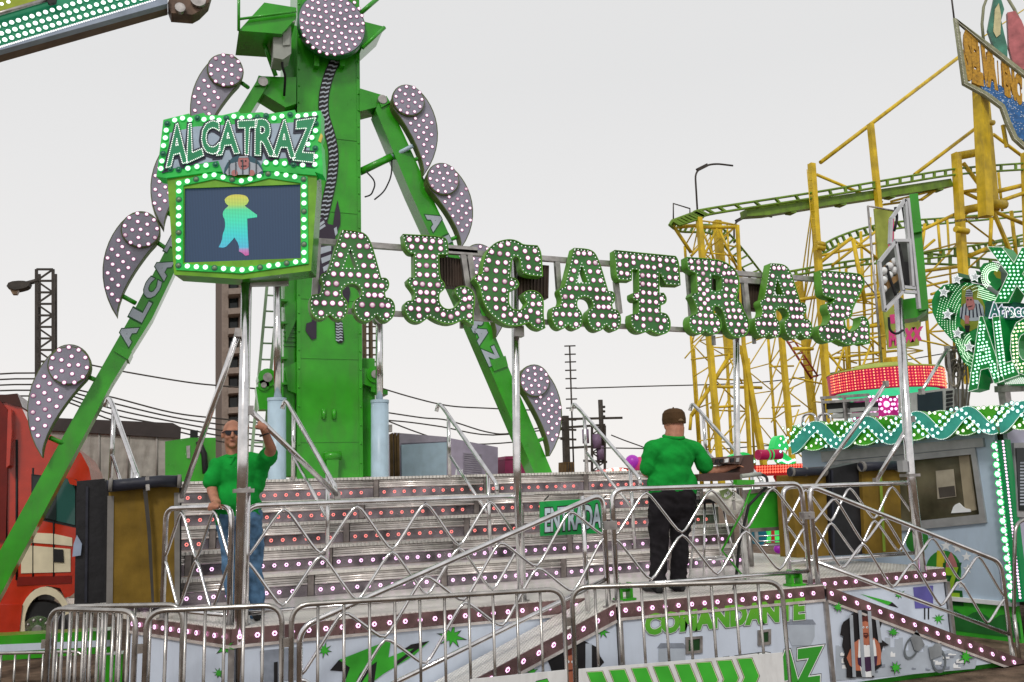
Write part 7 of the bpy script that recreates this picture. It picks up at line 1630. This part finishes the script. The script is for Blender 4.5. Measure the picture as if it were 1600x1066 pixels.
# ---- left man: bald, sunglasses, hand on the brace
mL = thing('person', 'bald man in sunglasses, green polo shirt and jeans standing behind the screen pole', 'person', (.56, 7.78, DK))
YL = 7.80
def L_(px, py, dy=0): return onY(px, py, YL+dy)
V = Vector
bd_ = MB()
hc = L_(363, 678)
ell(bd_, hc+V((0, .015, .022)), (.078, .100, .098)); ell(bd_, hc+V((0, -.015, -.045)), (.064, .078, .085))     # skull, jaw
ell(bd_, hc+V((-.002, -.085, -.105)), (.028, .022, .022))                                                      # chin
cap_(bd_, hc+V((-.004, -.090, .010)), hc+V((-.006, -.112, -.030)), .010, .017)                                 # nose
for s in (-1, 1): ell(bd_, hc+V((s*.080, .018, -.010)), (.012, .024, .034)); ell(bd_, hc+V((s*.035, -.068, -.035)), (.026, .024, .022))
ell(bd_, hc+V((0, -.078, .024)), (.058, .020, .014)); ell(bd_, hc+V((0, -.092, -.066)), (.024, .014, .010))
cap_(bd_, hc+V((0, .03, -.07)), L_(369, 722, .02), .062, .072)
chain(bd_, [(L_(343, 726, .02), .06), (L_(372, 722, .04), .09), (L_(409, 722, .02), .06)])
cap_(bd_, L_(372, 738, .03), L_(372, 800, .03), .10, .11)
# his right arm hanging to the rail (viewer's left)
chain(bd_, [(L_(338, 727, .0), .056), (L_(331, 765, -.04), .044), (L_(336, 782, -.16), .036), (L_(340, 785, -.24), .028)])
w_ = L_(339, 786, -.25); pc_ = L_(335, 789, -.30); rz = onY(332, 790, 7.45)
hand(bd_, w_, pc_, [(pc_+V((-.035+.021*k, -.035, .012-.006*abs(k-1))), pc_+V((-.045+.023*k, -.062, -.012)), pc_+V((-.045+.023*k, -.058, -.045+.004*k))) for k in range(4)], (pc_+V((.045, -.01, -.005)), pc_+V((.05, -.04, -.03))))
# his left arm raised to grip the brace (viewer's right)
chain(bd_, [(L_(409, 724, 0), .058), (L_(421, 708, -.17), .050), (L_(424, 702, -.22), .044), (L_(415, 678, -.34), .033), (L_(412, 672, -.37), .028)])
w2 = L_(413, 676, -.36); p2_ = L_(410, 666, -.385)
hand(bd_, w2, p2_, [(p2_+V((-.030+.020*k, -.022, .030-.012*k)), p2_+V((-.040+.020*k, -.055, .014-.012*k)), p2_+V((-.038+.020*k, -.048, -.022-.010*k))) for k in range(4)], (p2_+V((-.05, .0, .0)), p2_+V((-.055, -.035, -.015))))
# legs under the jeans
for hx, kx, ax, s in ((356, 360, 367, -1), (391, 395, 402, 1)):
    chain(bd_, [(L_(hx, 815, .03), .075), (L_(kx, 890, .02), .05), (L_(ax, 955, .04), .036)])
cap_(bd_, L_(372, 800, .03), L_(372, 812, .03), .10, .10)
blob(bd_, 'body', SKIN, mL, .0085, 4)
sh_ = MB()
ell(sh_, L_(372, 742, .02), (.185, .13, .20)); ell(sh_, L_(370, 780, .0), (.195, .165, .18)); ell(sh_, L_(371, 800, .02), (.185, .145, .12))
chain(sh_, [(L_(343, 727, .02), .075), (L_(372, 722, .035), .10), (L_(407, 724, .02), .078)])
cap_(sh_, L_(340, 728, .0), L_(331, 752, -.03), .075, .074); cap_(sh_, L_(408, 725, 0), L_(420, 712, -.13), .080, .078)
cap_(sh_, L_(408, 735, 0), L_(400, 760, 0), .07, .07)
for x_ in (352, 372, 392): cap_(sh_, L_(x_, 790, .01), L_(x_, 812, .01), .10, .085)
blob(sh_, 'shirt', SHIRT, mL, .010, 14, fold=.012, fs=(7, 7, 9))
cl_ = MB(); cn = L_(368, 713, .02)
cl_.tube([cn+V((.078*math.cos(a*.524), .07*math.sin(a*.524)-.01, .012*math.sin(a*.524))) for a in range(12)], .016, 8, closed=True)
cl_.beam(cn+V((-.02, -.085, -.01)), cn+V((-.05, -.10, -.075)), .045, .012); cl_.beam(cn+V((.02, -.085, -.01)), cn+V((.04, -.10, -.07)), .045, .012)
cl_.build('collar', SHIRT, mL)
jn = MB(); cap_(jn, L_(362, 808, .02), L_(385, 808, .02), .135, .135)
for hx, kx, ax in ((357, 361, 367), (390, 396, 402)): chain(jn, [(L_(hx, 822, .02), .105), (L_(kx, 850, .02), .092), (L_(kx, 890, .015), .076), (L_(ax, 935, .03), .066), (L_(ax, 958, .03), .066)])
blob(jn, 'jeans', JEANS, mL, .011, 5, fold=.010, fs=(7, 7, 14))
for ax in (367, 402):
    a_ = L_(ax, 962, .04); so_ = MB(); z_ = DK+.045
    chain(so_, [(V((a_.x, a_.y+.02, z_+.01)), .048), (V((a_.x-.01, a_.y-.10, z_)), .046), (V((a_.x-.015, a_.y-.19, z_-.012)), .036)]); blob(so_, 'shoe', DARK, mL, .01, 3)
gl_ = MB(); gc = hc+V((0, -.085, .004))
for s in (-1, 1):
    o_ = [(s*.008, .016), (s*.062, .018), (s*.066, -.002), (s*.052, -.020), (s*.024, -.020), (s*.010, -.004)]
    gl_.prism([gc+V((x_, -.014+.22*x_*x_*10*.6, z_)) for x_, z_ in o_], (0, .012, 0))
    gl_.beam(gc+V((s*.066, .012, .010)), gc+V((s*.084, .095, .006)), .006, .008)
gl_.beam(gc+V((-.01, -.012, .012)), gc+V((.01, -.012, .012)), .006, .008)
gl_.build('sunglasses', mat('black_lens', (.008, .009, .016), .12, var=0), mL)
MB().beam(hc+V((-.022, -.106, -.064)), hc+V((.020, -.106, -.066)), .006, .006).build('mouth_line', mat('lip_brown', (.16, .05, .04), .6), mL)
MB().tube([w2+V((.034*math.cos(a*.524), .030*math.sin(a*.524), .012*math.cos(a*.524)-.02)) for a in range(12)], .006, 6, closed=True).build('bracelet', BLACK, mL)
bt = MB(); 
for z_ in (-.10, -.14): bt.ball(cn+V((-.005, -.118, z_)), .005, 0, 6, 4)
bt.build('buttons', WHITE, mL)

# ---- right man: back turned, brown cap, hand on the control desk
mR = thing('person', 'man in green polo shirt, dark trousers and brown cap, back turned, at the control desk', 'person', (4.25, 7.32, DK))
YR = 7.30
def R_(px, py, dy=0): return onY(px, py, YR+dy)
b2 = MB(); h2 = R_(1053, 661, .02)
ell(b2, h2+V((0, 0, .012)), (.097, .112, .108)); ell(b2, h2+V((.02, .05, -.055)), (.070, .075, .075)); ell(b2, h2+V((0, -.03, -.055)), (.086, .075, .062)); ell(b2, h2+V((.012, .11, -.04)), (.02, .02, .03))
cap_(b2, h2+V((-.004, -.025, -.06)), R_(1052, 692), .088, .10)
for s in (-1, 1): ell(b2, h2+V((s*.098+.008, .015, -.030)), (.012, .022, .033))
ell(b2, h2+V((.03, .10, -.03)), (.03, .03, .04))
chain(b2, [(R_(1020, 702), .065), (R_(1052, 696), .08), (R_(1086, 702), .06)]); cap_(b2, R_(1050, 715), R_(1048, 770), .10, .10)
chain(b2, [(R_(1088, 706), .060), (R_(1101, 728, -.02), .056), (R_(1109, 737, -.02), .050), (R_(1128, 734, .0), .042), (R_(1141, 730, .0), .030)])
wv2 = R_(1141, 730, 0); pv = R_(1148, 728, .0)
hand(b2, wv2, pv, [(pv+V((.035, .0+.022*k-.03, .012-.004*abs(k-1))), pv+V((.068-.004*abs(k-1), .024*k-.035, .002)), pv+V((.095-.010*abs(k-1), .026*k-.04, -.022))) for k in range(4)], (pv+V((.02, -.05, .0)), pv+V((.055, -.066, -.018))))
chain(b2, [(R_(1016, 707), .058), (R_(1010, 738, .05), .048), (R_(1022, 745, .22), .036), (R_(1032, 740, .30), .028)])
pl2 = R_(1035, 739, .34); hand(b2, R_(1032, 740, .30), pl2, [(pl2+V((.0+.02*k-.03, .03, .0)), pl2+V((.0+.021*k-.03, .05, -.015)), pl2+V((.02*k-.03, .045, -.035))) for k in range(4)], (pl2+V((.045, .0, 0)), pl2+V((.05, .03, -.01))))
for hx, kx, ax in ((1032, 1030, 1028), (1067, 1063, 1060)): chain(b2, [(R_(hx, 785), .08), (R_(kx, 850), .055), (R_(ax, 908), .038)])
cap_(b2, R_(1049, 770), R_(1049, 785), .10, .10)
blob(b2, 'body', SKIN, mR, .0085, 4)
s2 = MB(); ell(s2, R_(1051, 716), (.225, .145, .18)); ell(s2, R_(1049, 742), (.218, .150, .20)); ell(s2, R_(1050, 764, .01), (.215, .155, .14))
chain(s2, [(R_(1020, 703), .09), (R_(1052, 697), .11), (R_(1086, 703), .09)])
cap_(s2, R_(1018, 704), R_(1012, 731, .02), .085, .078); cap_(s2, R_(1088, 704), R_(1101, 727, -.01), .085, .082)
for x_ in (1031, 1050, 1070): cap_(s2, R_(x_, 755), R_(x_, 766), .125, .115)
blob(s2, 'shirt', SHIRT, mR, .010, 14, fold=.011, fs=(6, 6, 8))
c2 = MB(); cn2 = R_(1052, 683); c2.tube([cn2+V((.094*math.cos(a*.524), .085*math.sin(a*.524)-.005, .02*math.sin(a*.524))) for a in range(12)], .020, 8, closed=True); c2.build('collar', SHIRT, mR)
t2 = MB(); cap_(t2, R_(1036, 776), R_(1064, 776), .145, .145); cap_(t2, R_(1036, 795), R_(1064, 795), .135, .135)
for hx, kx, ax in ((1031, 1030, 1028), (1068, 1063, 1060)): chain(t2, [(R_(hx, 800), .115), (R_(kx-1, 830), .098), (R_(kx, 860), .085), (R_(ax, 900), .078), (R_(ax, 914, -.01), .080)])
blob(t2, 'trousers', TROUS, mR, .011, 5, fold=.012, fs=(7, 7, 12))
for ax, dx in ((1027, -.03), (1060, .03)):
    a_ = R_(ax, 918); so_ = MB(); z_ = DK+.05
    chain(so_, [(V((a_.x, a_.y-.05, z_)), .046), (V((a_.x+dx*.6, a_.y+.07, z_+.004)), .050), (V((a_.x+dx, a_.y+.17, z_-.012)), .038)]); blob(so_, 'shoe', DARK, mR, .01, 3)
CAPM = mat('brown_cap_cloth', (.075, .042, .02), .8, var=.2, bump=.4, bscale=20)
cp_ = MB(); n = 20
for (s0, z0), (s1, z1) in zip([(1.0, -.008), (1.02, .035), (.95, .085), (.75, .112), (.40, .126), (.02, .130)], [(1.02, .035), (.95, .085), (.75, .112), (.40, .126), (.02, .130)]):
    vs = []
    for s_, z_ in ((s0, z0), (s1, z1)): vs += [h2+V((.109*s_*math.cos(6.2832*k/n)+.002, .127*s_*math.sin(6.2832*k/n), z_*1.12)) for k in range(n)]
    cp_.add(vs, [(k, (k+1) % n, n+(k+1) % n, n+k) for k in range(n)], 0, True)
cpo = cp_.build('cap', CAPM, mR)
vz = MB(); vs = []
for k in range(9): a = R(20)+R(90)*k/8; vs.append(h2+V((.108*math.cos(a), .125*math.sin(a), .010)))
for k in range(9): a = R(20)+R(90)*k/8; vs.append(h2+V((.108*math.cos(a)+.07*math.cos(R(62)), .125*math.sin(a)+.075*math.sin(R(62)), -.015)))
fr0 = vs; vz.add(fr0+[v+V((0, 0, .008)) for v in fr0], [(k, k+1, 9+k+1, 9+k) for k in range(8)]+[(18+k, 18+k+1, 27+k+1, 27+k) for k in range(8)]+[(9+k, 9+k+1, 27+k+1, 27+k) for k in range(8)], 0, True); vz.build('visor', CAPM, cpo)
MB().ball(h2+V((.004, 0, .147)), .009, 0, 8, 5).build('cap_button', CAPM, cpo)
gap = MB(); gap.prism([h2+V((-.03+.0075*k, -.128-.003, .010+.022*math.sin(math.pi*k/8))) for k in range(9)], (0, .006, 0)); gap.build('cap_opening', mat('light_brown_strap', (.22, .15, .09), .7), cpo)
